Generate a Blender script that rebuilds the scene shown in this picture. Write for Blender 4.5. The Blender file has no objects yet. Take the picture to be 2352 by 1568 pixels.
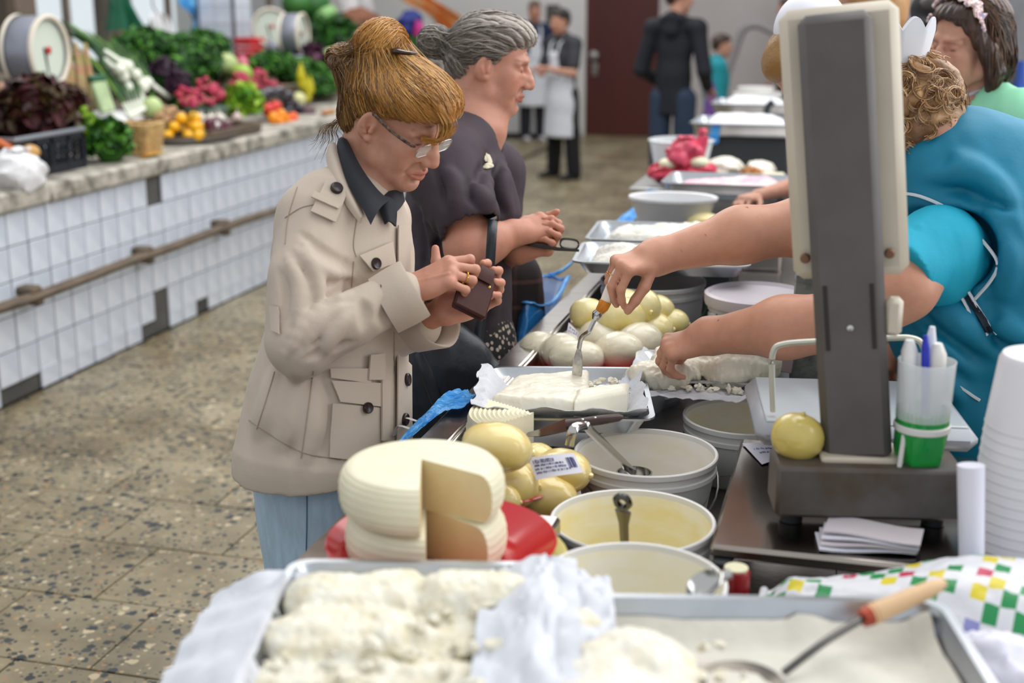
import bpy, math, random
import numpy as np
import openvdb
from mathutils import Vector, Matrix
from mathutils.bvhtree import BVHTree

S = bpy.context.scene
COL = S.collection
R = math.radians
rng = random.Random(7)
nrng = np.random.default_rng(11)

# ------------------------------------------------------------------ camera
F = 3000.0                       # focal length in pixels of the 2352 px wide frame
CAM = np.array([0.0, 0.0, 1.7])
PIT = math.atan(794 / F)
YAW = math.atan(824 / math.hypot(F, 794))
FWD = np.array([-math.sin(YAW) * math.cos(PIT), math.cos(YAW) * math.cos(PIT), -math.sin(PIT)])
RGT = np.array([math.cos(YAW), math.sin(YAW), 0.0])
UPV = np.cross(RGT, FWD)
cd = bpy.data.cameras.new('camera')
cam = bpy.data.objects.new('camera', cd)
COL.objects.link(cam)
M = Matrix((RGT, UPV, -FWD)).transposed().to_4x4()
M.translation = Vector(CAM)
cam.matrix_world = M
cd.sensor_width = 36.0
cd.lens = F / 2352 * 36.0
cd.clip_start = 0.05
cd.dof.use_dof = True
cd.dof.focus_distance = 2.58
cd.dof.aperture_fstop = 2.5
S.camera = cam

# ------------------------------------------------------------------ world, light, exposure
S.view_settings.view_transform = 'Standard'
S.view_settings.look = 'None'
S.view_settings.gamma = 1.0
S.view_settings.use_curve_mapping = False
S.view_settings.exposure = 0.16
W = bpy.data.worlds.new('overcast_sky')
S.world = W
W.use_nodes = True
bg = W.node_tree.nodes['Background']
bg.inputs[0].default_value = (0.93, 0.97, 1.0, 1)
bg.inputs[1].default_value = 0.80

def area(name, loc, aim, size, power, col=(1, 1, 1), sy=None):
    l = bpy.data.lights.new(name, 'AREA')
    l.shape = 'RECTANGLE'
    l.size = size
    l.size_y = sy or size
    l.energy = power
    l.color = col
    o = bpy.data.objects.new(name, l)
    COL.objects.link(o)
    o.location = loc
    o.rotation_euler = (Vector(aim) - Vector(loc)).to_track_quat('-Z', 'Y').to_euler()
    return o
area('skylight', (1.3, 4.6, 4.6), (-0.9, 2.7, 0.9), 4.0, 240, (1, 0.985, 0.96), 7.0)
area('skylight_aisle', (-3.0, 9.0, 4.8), (-3.0, 9.0, 0), 3.0, 190, (1, 0.985, 0.96), 8.0)
area('window_light', (4.5, 2.5, 2.6), (0, 2.6, 1.0), 2.5, 90, (0.95, 0.98, 1.0), 4.0)
S.cycles.use_denoising = True
S.cycles.max_bounces = 6
S.cycles.diffuse_bounces = 3
S.cycles.glossy_bounces = 3
S.cycles.transmission_bounces = 6
S.cycles.transparent_max_bounces = 10
S.cycles.caustics_reflective = False
S.cycles.caustics_refractive = False
S.cycles.sample_clamp_indirect = 6

# ------------------------------------------------------------------ points from measured pixels: a plane or a depth gives the place
def ray(x, y):
    return FWD + RGT * ((x - 1176) / F) - UPV * ((y - 784) / F)
def Zp(x, y, z):
    d = ray(x, y); return CAM + d * ((z - CAM[2]) / d[2])
def Xp(x, y, X):
    d = ray(x, y); return CAM + d * (X / d[0])
def Yp(x, y, Y):
    d = ray(x, y); return CAM + d * (Y / d[1])
def Dp(x, y, dep):
    return CAM + ray(x, y) * dep

# ------------------------------------------------------------------ materials
def lin(h):
    h = h.lstrip('#')
    v = [int(h[i:i + 2], 16) / 255 for i in (0, 2, 4)]
    return tuple((c / 12.92 if c <= 0.04045 else ((c + 0.055) / 1.055) ** 2.4) for c in v)
MATS = {}
class NT:
    """small node-tree helper"""
    def __init__(s, m):
        m.use_nodes = True
        s.t = m.node_tree
        s.b = s.t.nodes['Principled BSDF']
        s.out = s.t.nodes['Material Output']
        s.tc = s.n('ShaderNodeTexCoord')
    def n(s, k, **kw):
        x = s.t.nodes.new(k)
        for a, v in kw.items():
            setattr(x, a, v)
        return x
    def l(s, a, b):
        s.t.links.new(a, b)
    def noise(s, scale, detail=3, rough=0.55, vec=None, dist=0.0):
        x = s.n('ShaderNodeTexNoise')
        x.inputs['Scale'].default_value = scale
        x.inputs['Detail'].default_value = detail
        x.inputs['Roughness'].default_value = rough
        x.inputs['Distortion'].default_value = dist
        s.l(vec or s.tc.outputs['Object'], x.inputs['Vector'])
        return x.outputs['Fac']
    def ramp(s, fac, stops, interp='LINEAR'):
        x = s.n('ShaderNodeValToRGB')
        x.color_ramp.interpolation = interp
        e = x.color_ramp.elements
        while len(e) < len(stops):
            e.new(0.5)
        for i, (p, c) in enumerate(stops):
            e[i].position = p
            e[i].color = (*c, 1) if len(c) == 3 else c
        s.l(fac, x.inputs[0])
        return x.outputs[0]
    def mix(s, fac, a, b, mode='MIX'):
        x = s.n('ShaderNodeMix', data_type='RGBA', blend_type=mode)
        for sock, v in ((x.inputs[0], fac), (x.inputs[6], a), (x.inputs[7], b)):
            if hasattr(v, 'links'):
                s.l(v, sock)
            else:
                sock.default_value = v if isinstance(v, (int, float)) else (*v, 1)
        return x.outputs[2]
    def bump(s, h, strength=0.3, dist=0.01):
        x = s.n('ShaderNodeBump')
        x.inputs['Strength'].default_value = strength
        x.inputs['Distance'].default_value = dist
        s.l(h, x.inputs['Height'])
        s.l(x.outputs[0], s.b.inputs['Normal'])
def mat(name, col, rough=0.55, metal=0.0, var=0.0, vs=8.0, col2=None, bump=0.0, bs=40.0, bd=0.004, spec=0.5, alpha=1.0,
        trans=0.0, vcol=False, coat=0.0, sss=0.0, sheen=0.0, ior=1.45, aniso=None):
    if name in MATS:
        return MATS[name]
    m = bpy.data.materials.new(name)
    t = NT(m)
    b = t.b
    c = lin(col) if isinstance(col, str) else col
    b.inputs['Roughness'].default_value = rough
    b.inputs['Metallic'].default_value = metal
    b.inputs['Specular IOR Level'].default_value = spec
    b.inputs['Alpha'].default_value = alpha
    b.inputs['Transmission Weight'].default_value = trans
    b.inputs['Coat Weight'].default_value = coat
    b.inputs['Coat Roughness'].default_value = 0.15
    b.inputs['IOR'].default_value = ior
    b.inputs['Sheen Weight'].default_value = sheen
    if sss:
        b.inputs['Subsurface Weight'].default_value = sss
        b.inputs['Subsurface Radius'].default_value = (0.012, 0.006, 0.003)
        b.inputs['Subsurface Scale'].default_value = 1.0
    src = None
    if var or col2:
        c2 = (lin(col2) if isinstance(col2, str) else col2) if col2 else tuple(max(0, x * (1 - var)) for x in c)
        vec = None
        if aniso:
            mp = t.n('ShaderNodeMapping')
            mp.inputs['Scale'].default_value = aniso
            t.l(t.tc.outputs['Object'], mp.inputs[0])
            vec = mp.outputs[0]
        fac = t.noise(vs, 4, 0.6, vec)
        src = t.ramp(fac, [(0.32, c2), (0.62, c)])
    if vcol:
        a = t.n('ShaderNodeVertexColor')
        a.layer_name = 'Col'
        src = t.mix(1.0, src if src else c, a.outputs[0], 'MULTIPLY')
    if src:
        t.l(src, b.inputs['Base Color'])
    else:
        b.inputs['Base Color'].default_value = (*c, 1)
    if bump:
        t.bump(t.noise(bs, 4, 0.6), bump, bd)
    MATS[name] = m
    return m

# ------------------------------------------------------------------ objects
def tag(o, label=None, cat=None, group=None, kind=None):
    if label: o['label'] = label
    if cat: o['category'] = cat
    if group: o['group'] = group
    if kind: o['kind'] = kind
    return o
def obj(name, me, m=None, parent=None, loc=None):
    o = bpy.data.objects.new(name, me)
    COL.objects.link(o)
    ms = m if isinstance(m, (list, tuple)) else [m]
    if me is not None and not me.materials:
        for q in ms:
            if q: me.materials.append(q)
    if parent is not None:
        o.parent = parent
    if loc is not None:
        o.location = loc
    return o
def thing(name, label, cat, loc=(0, 0, 0), group=None, rz=0.0):
    o = bpy.data.objects.new(name, None)
    COL.objects.link(o)
    o.location = Vector(loc)
    o.rotation_euler = (0, 0, rz)
    o.empty_display_size = 0.05
    return tag(o, label, cat, group)
def wpart(name, mb, m, root):
    """a part whose geometry is given in world coordinates, under a thing's Empty (or a sub-part under a part)"""
    me = mb.mesh(name) if isinstance(mb, MB) else mb
    top = root
    while top.parent: top = top.parent
    me.transform(Matrix.Translation(-Vector(top.location)))
    return obj(name, me, m, root)
def struct(name, mb, m, parent=None):
    o = obj(name, mb.mesh(name) if isinstance(mb, MB) else mb, m, parent)
    if parent is None: o['kind'] = 'structure'
    return o
def dup(root, loc=None, rot=None, label=None, scale=None):
    r = root.copy(); COL.objects.link(r)
    if loc is not None: r.location = Vector(loc)
    if rot is not None: r.rotation_euler = rot
    if scale is not None: r.scale = scale if hasattr(scale, '__len__') else (scale,) * 3
    if label: r['label'] = label
    for ch in root.children:
        c = ch.copy(); COL.objects.link(c); c.parent = r
        for g in ch.children:
            d = g.copy(); COL.objects.link(d); d.parent = c
    return r

def frame(d, up=(0, 0, 1)):
    """3x3 with columns x = along d, z nearest up"""
    x = np.array(d, float); q = np.linalg.norm(x)
    if not q > 1e-9: return np.eye(3)
    x /= q
    z = np.array(up, float); z = z - x * (z @ x)
    if np.linalg.norm(z) < 1e-6:
        z = np.array([1.0, 0, 0]) - x * x[0]
    z /= np.linalg.norm(z)
    return np.stack([x, np.cross(z, x), z], 1)
def rot3(ax, a):
    return np.array(Matrix.Rotation(a, 3, ax))
def smooth_path(P, n):
    """Catmull-Rom through the points"""
    P = np.array(P, float)
    Q = np.vstack([2 * P[0] - P[1], P, 2 * P[-1] - P[-2]])
    m = len(P) - 1
    out = []
    for t in np.linspace(0, m, n):
        i = min(int(t), m - 1); u = t - i
        a, b, c, d = Q[i:i + 4]
        out.append(0.5 * (2 * b + (c - a) * u + (2 * a - 5 * b + 4 * c - d) * u * u + (3 * b - a - 3 * c + d) * u ** 3))
    return np.array(out)

class MB:
    """collects shapes, then becomes one mesh"""
    def __init__(s):
        s.v = []; s.f = []; s.mi = []; s.n = 0; s.col = None
    def add(s, V, Fc, mi=0):
        V = np.asarray(V, float).reshape(-1, 3)
        s.v.append(V)
        for q in Fc:
            s.f.append(tuple(int(i) + s.n for i in q))
        s.mi += [mi] * len(Fc)
        s.n += len(V)
        return s
    def box(s, c, size, rot=None, bev=0.0, mi=0):
        h = np.array(size, float) / 2
        if bev <= 0:
            V = np.array([[x, y, z] for x in (-1, 1) for y in (-1, 1) for z in (-1, 1)], float) * h
            Fc = [(0, 1, 3, 2), (4, 6, 7, 5), (0, 4, 5, 1), (2, 3, 7, 6), (0, 2, 6, 4), (1, 5, 7, 3)]
        else:
            b = min(bev, min(h) * 0.95)
            V = []; idx = {}
            for sx in (-1, 1):
                for sy in (-1, 1):
                    for sz in (-1, 1):
                        for a in range(3):
                            p = np.array([sx, sy, sz]) * h
                            for k in range(3):
                                if k != a: p[k] -= (sx, sy, sz)[k] * b
                            idx[(sx, sy, sz, a)] = len(V); V.append(p)
            Fc = []
            def q(keys, n):
                pts = [V[idx[k]] for k in keys]
                nn = np.cross(pts[1] - pts[0], pts[2] - pts[0])
                ids = [idx[k] for k in keys]
                Fc.append(ids if nn @ np.array(n) > 0 else ids[::-1])
            for a in range(3):
                u, w = [k for k in range(3) if k != a]
                for sg in (-1, 1):
                    ks = []
                    for su, sw in ((-1, -1), (1, -1), (1, 1), (-1, 1)):
                        t = [0, 0, 0]; t[a] = sg; t[u] = su; t[w] = sw
                        ks.append((*t, a))
                    n = [0, 0, 0]; n[a] = sg
                    q(ks, n)
                for su in (-1, 1):
                    for sw in (-1, 1):
                        ks = []
                        for sa, ax in ((-1, u), (1, u), (1, w), (-1, w)):
                            t = [0, 0, 0]; t[a] = sa; t[u] = su; t[w] = sw
                            ks.append((*t, ax))
                        n = [0, 0, 0]; n[u] = su; n[w] = sw
                        q(ks, n)
            for sx in (-1, 1):
                for sy in (-1, 1):
                    for sz in (-1, 1):
                        q([(sx, sy, sz, a) for a in range(3)], (sx, sy, sz))
            V = np.array(V)
        if rot is not None:
            V = V @ np.asarray(rot).T
        return s.add(V + np.array(c, float), Fc, mi)
    def grid(s, P, closed_u=False, closed_v=False, mi=0, flip=False):
        P = np.asarray(P, float)
        nu, nv = P.shape[:2]
        Fc = []
        for i in range(nu if closed_u else nu - 1):
            for j in range(nv if closed_v else nv - 1):
                a, b = i * nv + j, ((i + 1) % nu) * nv + j
                c, d = ((i + 1) % nu) * nv + (j + 1) % nv, i * nv + (j + 1) % nv
                Fc.append((a, d, c, b) if flip else (a, b, c, d))
        return s.add(P.reshape(-1, 3), Fc, mi)
    def lathe(s, prof, c=(0, 0, 0), n=24, rot=None, sx=1.0, sy=1.0, mi=0, a0=0.0, a1=2 * math.pi):
        """prof: (radius, z) from bottom/outside; closed profiles give walls with thickness"""
        full = abs(a1 - a0 - 2 * math.pi) < 1e-6
        A = np.linspace(a0, a1, n + (0 if full else 1), endpoint=not full)
        P = np.array([[[r * math.cos(a) * sx, r * math.sin(a) * sy, z] for (r, z) in prof] for a in A])
        if rot is not None:
            P = P @ np.asarray(rot).T
        return s.grid(P + np.array(c, float), closed_u=full, mi=mi)
    def tube(s, pts, r, n=6, mi=0, caps=True, flat=1.0, up=(0, 0, 1), closed=False):
        pts = np.asarray(pts, float)
        m = len(pts)
        rr = np.full(m, r, float) if np.isscalar(r) else np.asarray(r, float)
        P = []
        for i in range(m):
            if closed:
                d = pts[(i + 1) % m] - pts[i - 1]
            else:
                d = pts[min(i + 1, m - 1)] - pts[max(i - 1, 0)]
            f = frame(d, up)
            ring = [pts[i] + rr[i] * (math.cos(a) * f[:, 1] + flat * math.sin(a) * f[:, 2]) for a in np.linspace(0, 2 * math.pi, n, endpoint=False)]
            P.append(ring)
        base = s.n
        s.grid(np.array(P), closed_u=closed, closed_v=True, mi=mi, flip=True)
        if caps and not closed:
            s.f.append(tuple(base + i for i in range(n))[::-1])
            s.f.append(tuple(base + (m - 1) * n + i for i in range(n)))
            s.mi += [mi, mi]
        return s
    def ball(s, c, r, nu=14, nv=9, rot=None, noise=0.0, seed=0, fq=9.0, mi=0):
        r = np.full(3, r, float) if np.isscalar(r) else np.array(r, float)
        P = []
        for j in range(nv + 1):
            th = math.pi * j / nv
            P.append([[math.sin(th) * math.cos(a), math.sin(th) * math.sin(a), -math.cos(th)] for a in np.linspace(0, 2 * math.pi, nu, endpoint=False)])
        P = np.array(P)
        if noise:
            k = 1 + noise * snoise(P * fq * 0.3 + seed * 3.7)
            P = P * k[..., None]
        P = P * r
        if rot is not None:
            P = P @ np.asarray(rot).T
        return s.grid(np.swapaxes(P, 0, 1) + np.array(c, float), closed_u=True, mi=mi)
    def prism(s, poly, z0, z1, rot=None, c=(0, 0, 0), mi=0):
        n = len(poly)
        V = np.array([[x, y, z0] for x, y in poly] + [[x, y, z1] for x, y in poly], float)
        if rot is not None: V = V @ np.asarray(rot).T
        Fc = [tuple(range(n))[::-1], tuple(range(n, 2 * n))] + [(i, (i + 1) % n, n + (i + 1) % n, n + i) for i in range(n)]
        return s.add(V + np.array(c, float), Fc, mi)
    def sheet(s, P, th=0.001, mi=0):
        """a grid of points made into a sheet with thickness"""
        P = np.asarray(P, float)
        du = np.gradient(P, axis=0); dv = np.gradient(P, axis=1)
        N = np.cross(du, dv); N /= np.maximum(np.linalg.norm(N, axis=2, keepdims=True), 1e-9)
        A, B = P + N * th / 2, P - N * th / 2
        s.grid(A, mi=mi); s.grid(B, mi=mi, flip=True)
        nu, nv = P.shape[:2]
        bd = [(i, 0) for i in range(nu)] + [(nu - 1, j) for j in range(1, nv)] + [(i, nv - 1) for i in range(nu - 2, -1, -1)] + [(0, j) for j in range(nv - 2, 0, -1)]
        a0, b0 = s.n - 2 * nu * nv, s.n - nu * nv
        for k in range(len(bd)):
            (i, j), (p, q) = bd[k], bd[(k + 1) % len(bd)]
            s.f.append((a0 + i * nv + j, b0 + i * nv + j, b0 + p * nv + q, a0 + p * nv + q)); s.mi.append(mi)
        return s
    def mesh(s, name='mesh', smooth=True, angle=40):
        V = np.vstack(s.v) if s.v else np.zeros((0, 3))
        me = bpy.data.meshes.new(name)
        me.from_pydata(V.tolist(), [], s.f)
        if any(s.mi):
            me.polygons.foreach_set('material_index', np.array(s.mi, np.int32))
        if smooth and len(me.polygons):
            me.polygons.foreach_set('use_smooth', np.ones(len(me.polygons), bool))
            me.set_sharp_from_angle(angle=R(angle))
        me.validate()
        me.update()
        return me

_NK = nrng.normal(size=(10, 3)); _NP = nrng.uniform(0, 6.28, 10)
def snoise(P, oct=3):
    """cheap smooth noise in -1..1 from warped sines"""
    P = np.asarray(P, float)
    out = 0; amp = 0.6; fr = 1.0
    for o in range(oct):
        k = 0
        for i in range(3):
            q = P @ (_NK[(o * 3 + i) % 10] * fr)
            k = k + np.sin(q * 1.3 + _NP[i] + 1.7 * np.sin(P @ _NK[(o * 3 + i + 4) % 10] * fr * 0.7 + _NP[o]))
        out = out + amp * k / 3
        amp *= 0.5; fr *= 2.1
    return out

class SDF:
    """signed distance field on a grid: rounded cones and ellipsoids melted into one continuous surface"""
    def __init__(s, lo, hi, vox):
        s.lo = np.array(lo, float); s.vox = vox
        s.dim = np.ceil((np.array(hi) - s.lo) / vox).astype(int) + 1
        s.A = np.full(s.dim, 0.06, np.float32)
    def _sub(s, lo, hi):
        a = np.clip(np.floor((np.array(lo) - s.lo) / s.vox).astype(int), 0, s.dim)
        b = np.clip(np.ceil((np.array(hi) - s.lo) / s.vox).astype(int) + 1, 0, s.dim)
        if np.any(b <= a): return None, None
        sl = tuple(slice(i, j) for i, j in zip(a, b))
        g = [np.float32(s.lo[k] + s.vox * np.arange(a[k], b[k])) for k in range(3)]
        return sl, (g[0][:, None, None], g[1][None, :, None], g[2][None, None, :])
    def _put(s, sl, d, k, op):
        A = s.A[sl]
        if op == 'sub':
            d = -d
            if k > 0:
                h = np.maximum(k - np.abs(A - d), 0) / k
                s.A[sl] = np.maximum(A, d) + h * h * k * 0.25
            else: s.A[sl] = np.maximum(A, d)
        elif k > 0:
            h = np.maximum(k - np.abs(A - d), 0) / k
            s.A[sl] = np.minimum(A, d) - h * h * k * 0.25
        else: s.A[sl] = np.minimum(A, d)
    def cone(s, a, b, ra, rb=None, k=0.01, op='add', flat=None):
        """flat = (direction, factor): the cross-section is squeezed along that direction"""
        a = np.array(a, float); b = np.array(b, float)
        rb = ra if rb is None else rb
        m = max(ra, rb) + k + 3 * s.vox + 0.01
        if flat is not None and flat[1] > 1: m *= flat[1]
        sl, g = s._sub(np.minimum(a, b) - m, np.maximum(a, b) + m)
        if sl is None: return s
        px, py, pz = (g[i] - np.float32(a[i]) for i in range(3))
        ba = b - a
        sc = 1.0
        if flat is not None:
            n = np.array(flat[0], float); n /= np.linalg.norm(n)
            q = (px * n[0] + py * n[1] + pz * n[2]) * (1 / flat[1] - 1)
            px, py, pz = px + q * n[0], py + q * n[1], pz + q * n[2]
            ba = ba + n * (ba @ n) * (1 / flat[1] - 1)
            sc = min(1.0, flat[1])
        L2 = max(ba @ ba, 1e-12)
        t = np.clip((px * ba[0] + py * ba[1] + pz * ba[2]) / L2, 0, 1)
        d = np.sqrt((px - t * ba[0]) ** 2 + (py - t * ba[1]) ** 2 + (pz - t * ba[2]) ** 2) - (ra + (rb - ra) * t)
        s._put(sl, (d * sc).astype(np.float32), k, op)
        return s
    def path(s, P, rad, k=0.01, op='add', flat=None, sm=0):
        P = np.array(P, float)
        rad = np.full(len(P), rad, float) if np.isscalar(rad) else np.array(rad, float)
        if sm:
            n = len(P)
            Q = smooth_path(P, sm)
            rad = np.interp(np.linspace(0, n - 1, sm), np.arange(n), rad)
            P = Q
        for i in range(len(P) - 1):
            s.cone(P[i], P[i + 1], rad[i], rad[i + 1], k, op, flat)
        return s
    def ell(s, c, r, rot=None, k=0.01, op='add'):
        c = np.array(c, float); r = np.array(r, float)
        m = max(r) + k + 3 * s.vox + 0.01
        sl, g = s._sub(c - m, c + m)
        if sl is None: return s
        p = [g[i] - np.float32(c[i]) for i in range(3)]
        if rot is not None:
            q = [sum(p[i] * rot[i, j] for i in range(3)) for j in range(3)]
        else: q = p
        k0 = np.sqrt(sum((q[i] / r[i]) ** 2 for i in range(3)))
        k1 = np.sqrt(sum((q[i] / r[i] ** 2) ** 2 for i in range(3)))
        d = np.where(k0 < 1e-3, -min(r), k0 * (k0 - 1) / np.maximum(k1, 1e-9))
        s._put(sl, d.astype(np.float32), k, op)
        return s
    def half(s, p, n, k=0.0):
        """cut away everything on the side n points to"""
        n = np.array(n, float); n /= np.linalg.norm(n)
        sl, g = s._sub(s.lo, s.lo + s.dim * s.vox)
        d = (g[0] - p[0]) * n[0] + (g[1] - p[1]) * n[1] + (g[2] - p[2]) * n[2]
        s._put(sl, -d.astype(np.float32), k, 'sub')
        return s
    def displace(s, fn, band=0.03):
        I = np.nonzero(np.abs(s.A) < band)
        P = np.stack(I, 1) * s.vox + s.lo
        s.A[I] += fn(P).astype(np.float32)
        return s
    def mesh(s, name, smooth=1):
        g = openvdb.FloatGrid(0.06)
        g.copyFromArray(np.ascontiguousarray(s.A))
        pts, quads = g.convertToQuads()
        V = pts.astype(np.float64)
        q = quads.astype(np.int64)
        if smooth:
            e = np.vstack([q[:, [0, 1]], q[:, [1, 2]], q[:, [2, 3]], q[:, [3, 0]]])
            e = np.vstack([e, e[:, ::-1]])
            cnt = np.bincount(e[:, 0], minlength=len(V))[:, None]
            for _ in range(smooth):
                for lam in (0.55, -0.56):
                    acc = np.stack([np.bincount(e[:, 0], V[e[:, 1], i], len(V)) for i in range(3)], 1)
                    V = V + lam * (acc / np.maximum(cnt, 1) - V)
        V = V * s.vox + s.lo
        return npmesh(name, V, q)
def npmesh(name, V, Q):
    me = bpy.data.meshes.new(name)
    k = Q.shape[1]
    me.vertices.add(len(V)); me.vertices.foreach_set('co', np.ascontiguousarray(V, np.float32).ravel())
    me.loops.add(Q.size); me.loops.foreach_set('vertex_index', np.ascontiguousarray(Q, np.int32).ravel())
    me.polygons.add(len(Q))
    me.polygons.foreach_set('loop_start', np.arange(0, Q.size, k, dtype=np.int32))
    me.polygons.foreach_set('use_smooth', np.ones(len(Q), bool))
    me.update(calc_edges=True)
    return me
def verts(me):
    a = np.empty(len(me.vertices) * 3, np.float32); me.vertices.foreach_get('co', a)
    return a.reshape(-1, 3).astype(float)
def setcol(me, C):
    at = me.color_attributes.new('Col', 'FLOAT_COLOR', 'POINT')
    a = np.ones((len(me.vertices), 4), np.float32); a[:, :3] = C
    at.data.foreach_set('color', a.ravel())
def bvh(me):
    V = verts(me)
    P = [tuple(p.vertices) for p in me.polygons]
    return BVHTree.FromPolygons([Vector(v) for v in V], P)
def hit(t, x, y):
    d = Vector(ray(x, y)).normalized()
    loc, n, i, dist = t.ray_cast(Vector(CAM), d)
    if loc is None: return None, None
    return np.array(loc), np.array(n if n.dot(d) < 0 else -n)

# ================================================================== THE SETTING
# ---- floor: terrazzo tiles .43 x .373 m in running bond
def terrazzo():
    m = bpy.data.materials.new('terrazzo'); t = NT(m)
    geo = t.n('ShaderNodeNewGeometry')
    pos = geo.outputs['Position']
    def chips(scale, lo, ramp, seed):
        mp = t.n('ShaderNodeMapping'); mp.inputs['Location'].default_value = (seed, seed * 2, 0); t.l(pos, mp.inputs[0])
        nz = t.n('ShaderNodeTexNoise'); nz.inputs['Scale'].default_value = scale * 1.6; t.l(mp.outputs[0], nz.inputs['Vector'])
        ad = t.n('ShaderNodeVectorMath', operation='MULTIPLY_ADD'); ad.inputs[1].default_value = (0.5 / scale,) * 3
        t.l(nz.outputs['Color'], ad.inputs[0]); t.l(mp.outputs[0], ad.inputs[2])
        v = t.n('ShaderNodeTexVoronoi', feature='F1'); v.inputs['Scale'].default_value = scale; t.l(ad.outputs[0], v.inputs['Vector'])
        sep = t.n('ShaderNodeSeparateColor'); t.l(v.outputs['Color'], sep.inputs[0])
        # chip radius differs from cell to cell
        sub = t.n('ShaderNodeMath', operation='MULTIPLY'); sub.inputs[1].default_value = 0.62; t.l(sep.outputs[0], sub.inputs[0])
        cmp = t.n('ShaderNodeMath', operation='SUBTRACT'); t.l(sub.outputs[0], cmp.inputs[0]); t.l(v.outputs['Distance'], cmp.inputs[1])
        st = t.ramp(cmp.outputs[0], [(0.02, (0, 0, 0)), (0.07, (1, 1, 1))])
        colr = t.ramp(sep.outputs[1], ramp, 'CONSTANT')
        on = t.ramp(sep.outputs[2], [(0, (0, 0, 0)), (lo, (1, 1, 1))], 'CONSTANT')
        return t.mix(1.0, st, on, 'MULTIPLY'), colr
    base = t.ramp(t.noise(3.0, 4, 0.6, pos), [(0.3, lin('#776c53')), (0.7, lin('#a3977b'))])
    a1, c1 = chips(62, 0.18, [(0, lin('#2e3335')), (0.35, lin('#5d594b')), (0.55, lin('#b59c74')), (0.75, lin('#c8bca4')), (0.9, lin('#a97e55'))], 0)
    a2, c2 = chips(33, 0.28, [(0, lin('#23292d')), (0.6, lin('#3a3f3d')), (0.88, lin('#c9b999'))], 3.3)
    c = t.mix(a1, base, c1)
    c = t.mix(a2, c, c2)
    grime = t.ramp(t.noise(1.3, 5, 0.65, pos), [(0.38, (0.62, 0.58, 0.5)), (0.62, (1, 1, 1))])
    c = t.mix(1.0, c, grime, 'MULTIPLY')
    t.l(c, t.b.inputs['Base Color'])
    rg = t.ramp(t.noise(2.2, 3, 0.5, pos), [(0.35, (0.30,) * 3), (0.7, (0.5,) * 3)])
    t.l(rg, t.b.inputs['Roughness'])
    t.b.inputs['Specular IOR Level'].default_value = 0.5
    return m
TERR = terrazzo()
GROUT = mat('floor_joint', '#3b352b', 0.9, var=0.3)
mb = MB(); mb.box((-1.0, 9.0, -0.035), (24, 26, 0.04))
floor = struct('floor', mb, GROUT)
tw, th = 0.43, 0.3725
tile_mesh = {}
def floor_tile(w):
    k = round(w, 3)
    if k not in tile_mesh:
        tile_mesh[k] = MB().box((0, 0, -0.008), (w - 0.005, th - 0.005, 0.02), bev=0.002).mesh('tile', smooth=False)
    return tile_mesh[k]
nt = 0
for r in range(-2, 35):
    y = 2.69 + th * r + th / 2
    ph = -1.857 - (0.218 if r % 2 else 0.0)
    for k in range(-12, 14):
        x0 = ph + tw * k; x1 = x0 + tw
        x0, x1 = max(x0, -3.455), min(x1, -0.2)
        if x1 - x0 < 0.05: continue
        if x0 > -0.75 and y < 8: continue
        if nt >= 295: break
        o = obj('tile', floor_tile(x1 - x0), TERR, floor, ((x0 + x1) / 2, y, rng.uniform(-0.0012, 0.0006)))
        o.rotation_euler = (rng.uniform(-0.002, 0.002), rng.uniform(-0.002, 0.002), 0)
        nt += 1
# the rest of the hall floor, tiles too small or hidden: one slab a hair lower
mb = MB()
mb.box((2.2, 9.0, -0.009), (5.7, 26, 0.018)); mb.box((-2, 18.6, -0.009), (9, 6, 0.018)); mb.box((-7.5, 9, -0.009), (7.9, 26, 0.018))
obj('tiled_area', mb.mesh('tiled_area'), TERR, floor)

# ---- walls, door, windows
WALLW = mat('white_wall', '#dcdad8', 0.8, var=0.08, vs=1.5, bump=0.1, bs=30)
WALLG = mat('grey_wall', '#bdb5b4', 0.8, var=0.08, vs=1.5)
DOOR = mat('brown_door', '#4d1f1a', 0.45, var=0.2, vs=1.2, aniso=(6, 1, 0.5))
STEEL = mat('steel', '#c9c8c6', 0.28, 1.0, var=0.12, vs=5, bump=0.05, bs=90)
DARKM = mat('dark_metal', '#3b3d40', 0.5, 0.3)
YB = 16.3
dx0, dx1 = Yp(1345, 150, YB)[0], Yp(1511, 150, YB)[0]
mb = MB()
mb.box(((-9 + dx0) / 2, YB + 0.1, 2.0), (dx0 + 9, 0.2, 4.0))
mb.box(((dx0 + dx1) / 2, YB + 0.1, 3.3), (dx1 - dx0, 0.2, 1.4))
struct('wall_back', mb, WALLW)
mb = MB(); mb.box(((dx1 + 6) / 2, YB + 0.1, 2.0), (6 - dx1, 0.2, 4.0)); struct('wall_back_right', mb, WALLG)
dr = struct('door_1', MB().box(((dx0 + dx1) / 2, YB + 0.02, 1.3), (dx1 - dx0, 0.06, 2.6), bev=0.008), DOOR)
hp = Yp(1366, 127, YB - 0.03)
mb = MB(); mb.lathe([(0.0, 0.07), (0.035, 0.07), (0.045, 0.05), (0.04, 0.02), (0.018, 0.012), (0.018, 0)], hp, 16, rot=frame((0, 0, 1), (0, -1, 0)) @ np.eye(3))
obj('door_handle', MB().lathe([(0.0, 0.075), (0.05, 0.07), (0.062, 0.05), (0.05, 0.02), (0.02, 0.0)], (hp[0], hp[1], hp[2]), 16, rot=np.array(Matrix.Rotation(R(90), 3, 'X'))).mesh('door_handle'), STEEL, dr)
obj('lock_plate', MB().box((hp[0], hp[1] + 0.015, hp[2] - 0.17), (0.07, 0.02, 0.16), bev=0.005).mesh('lock_plate'), STEEL, dr)
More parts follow.
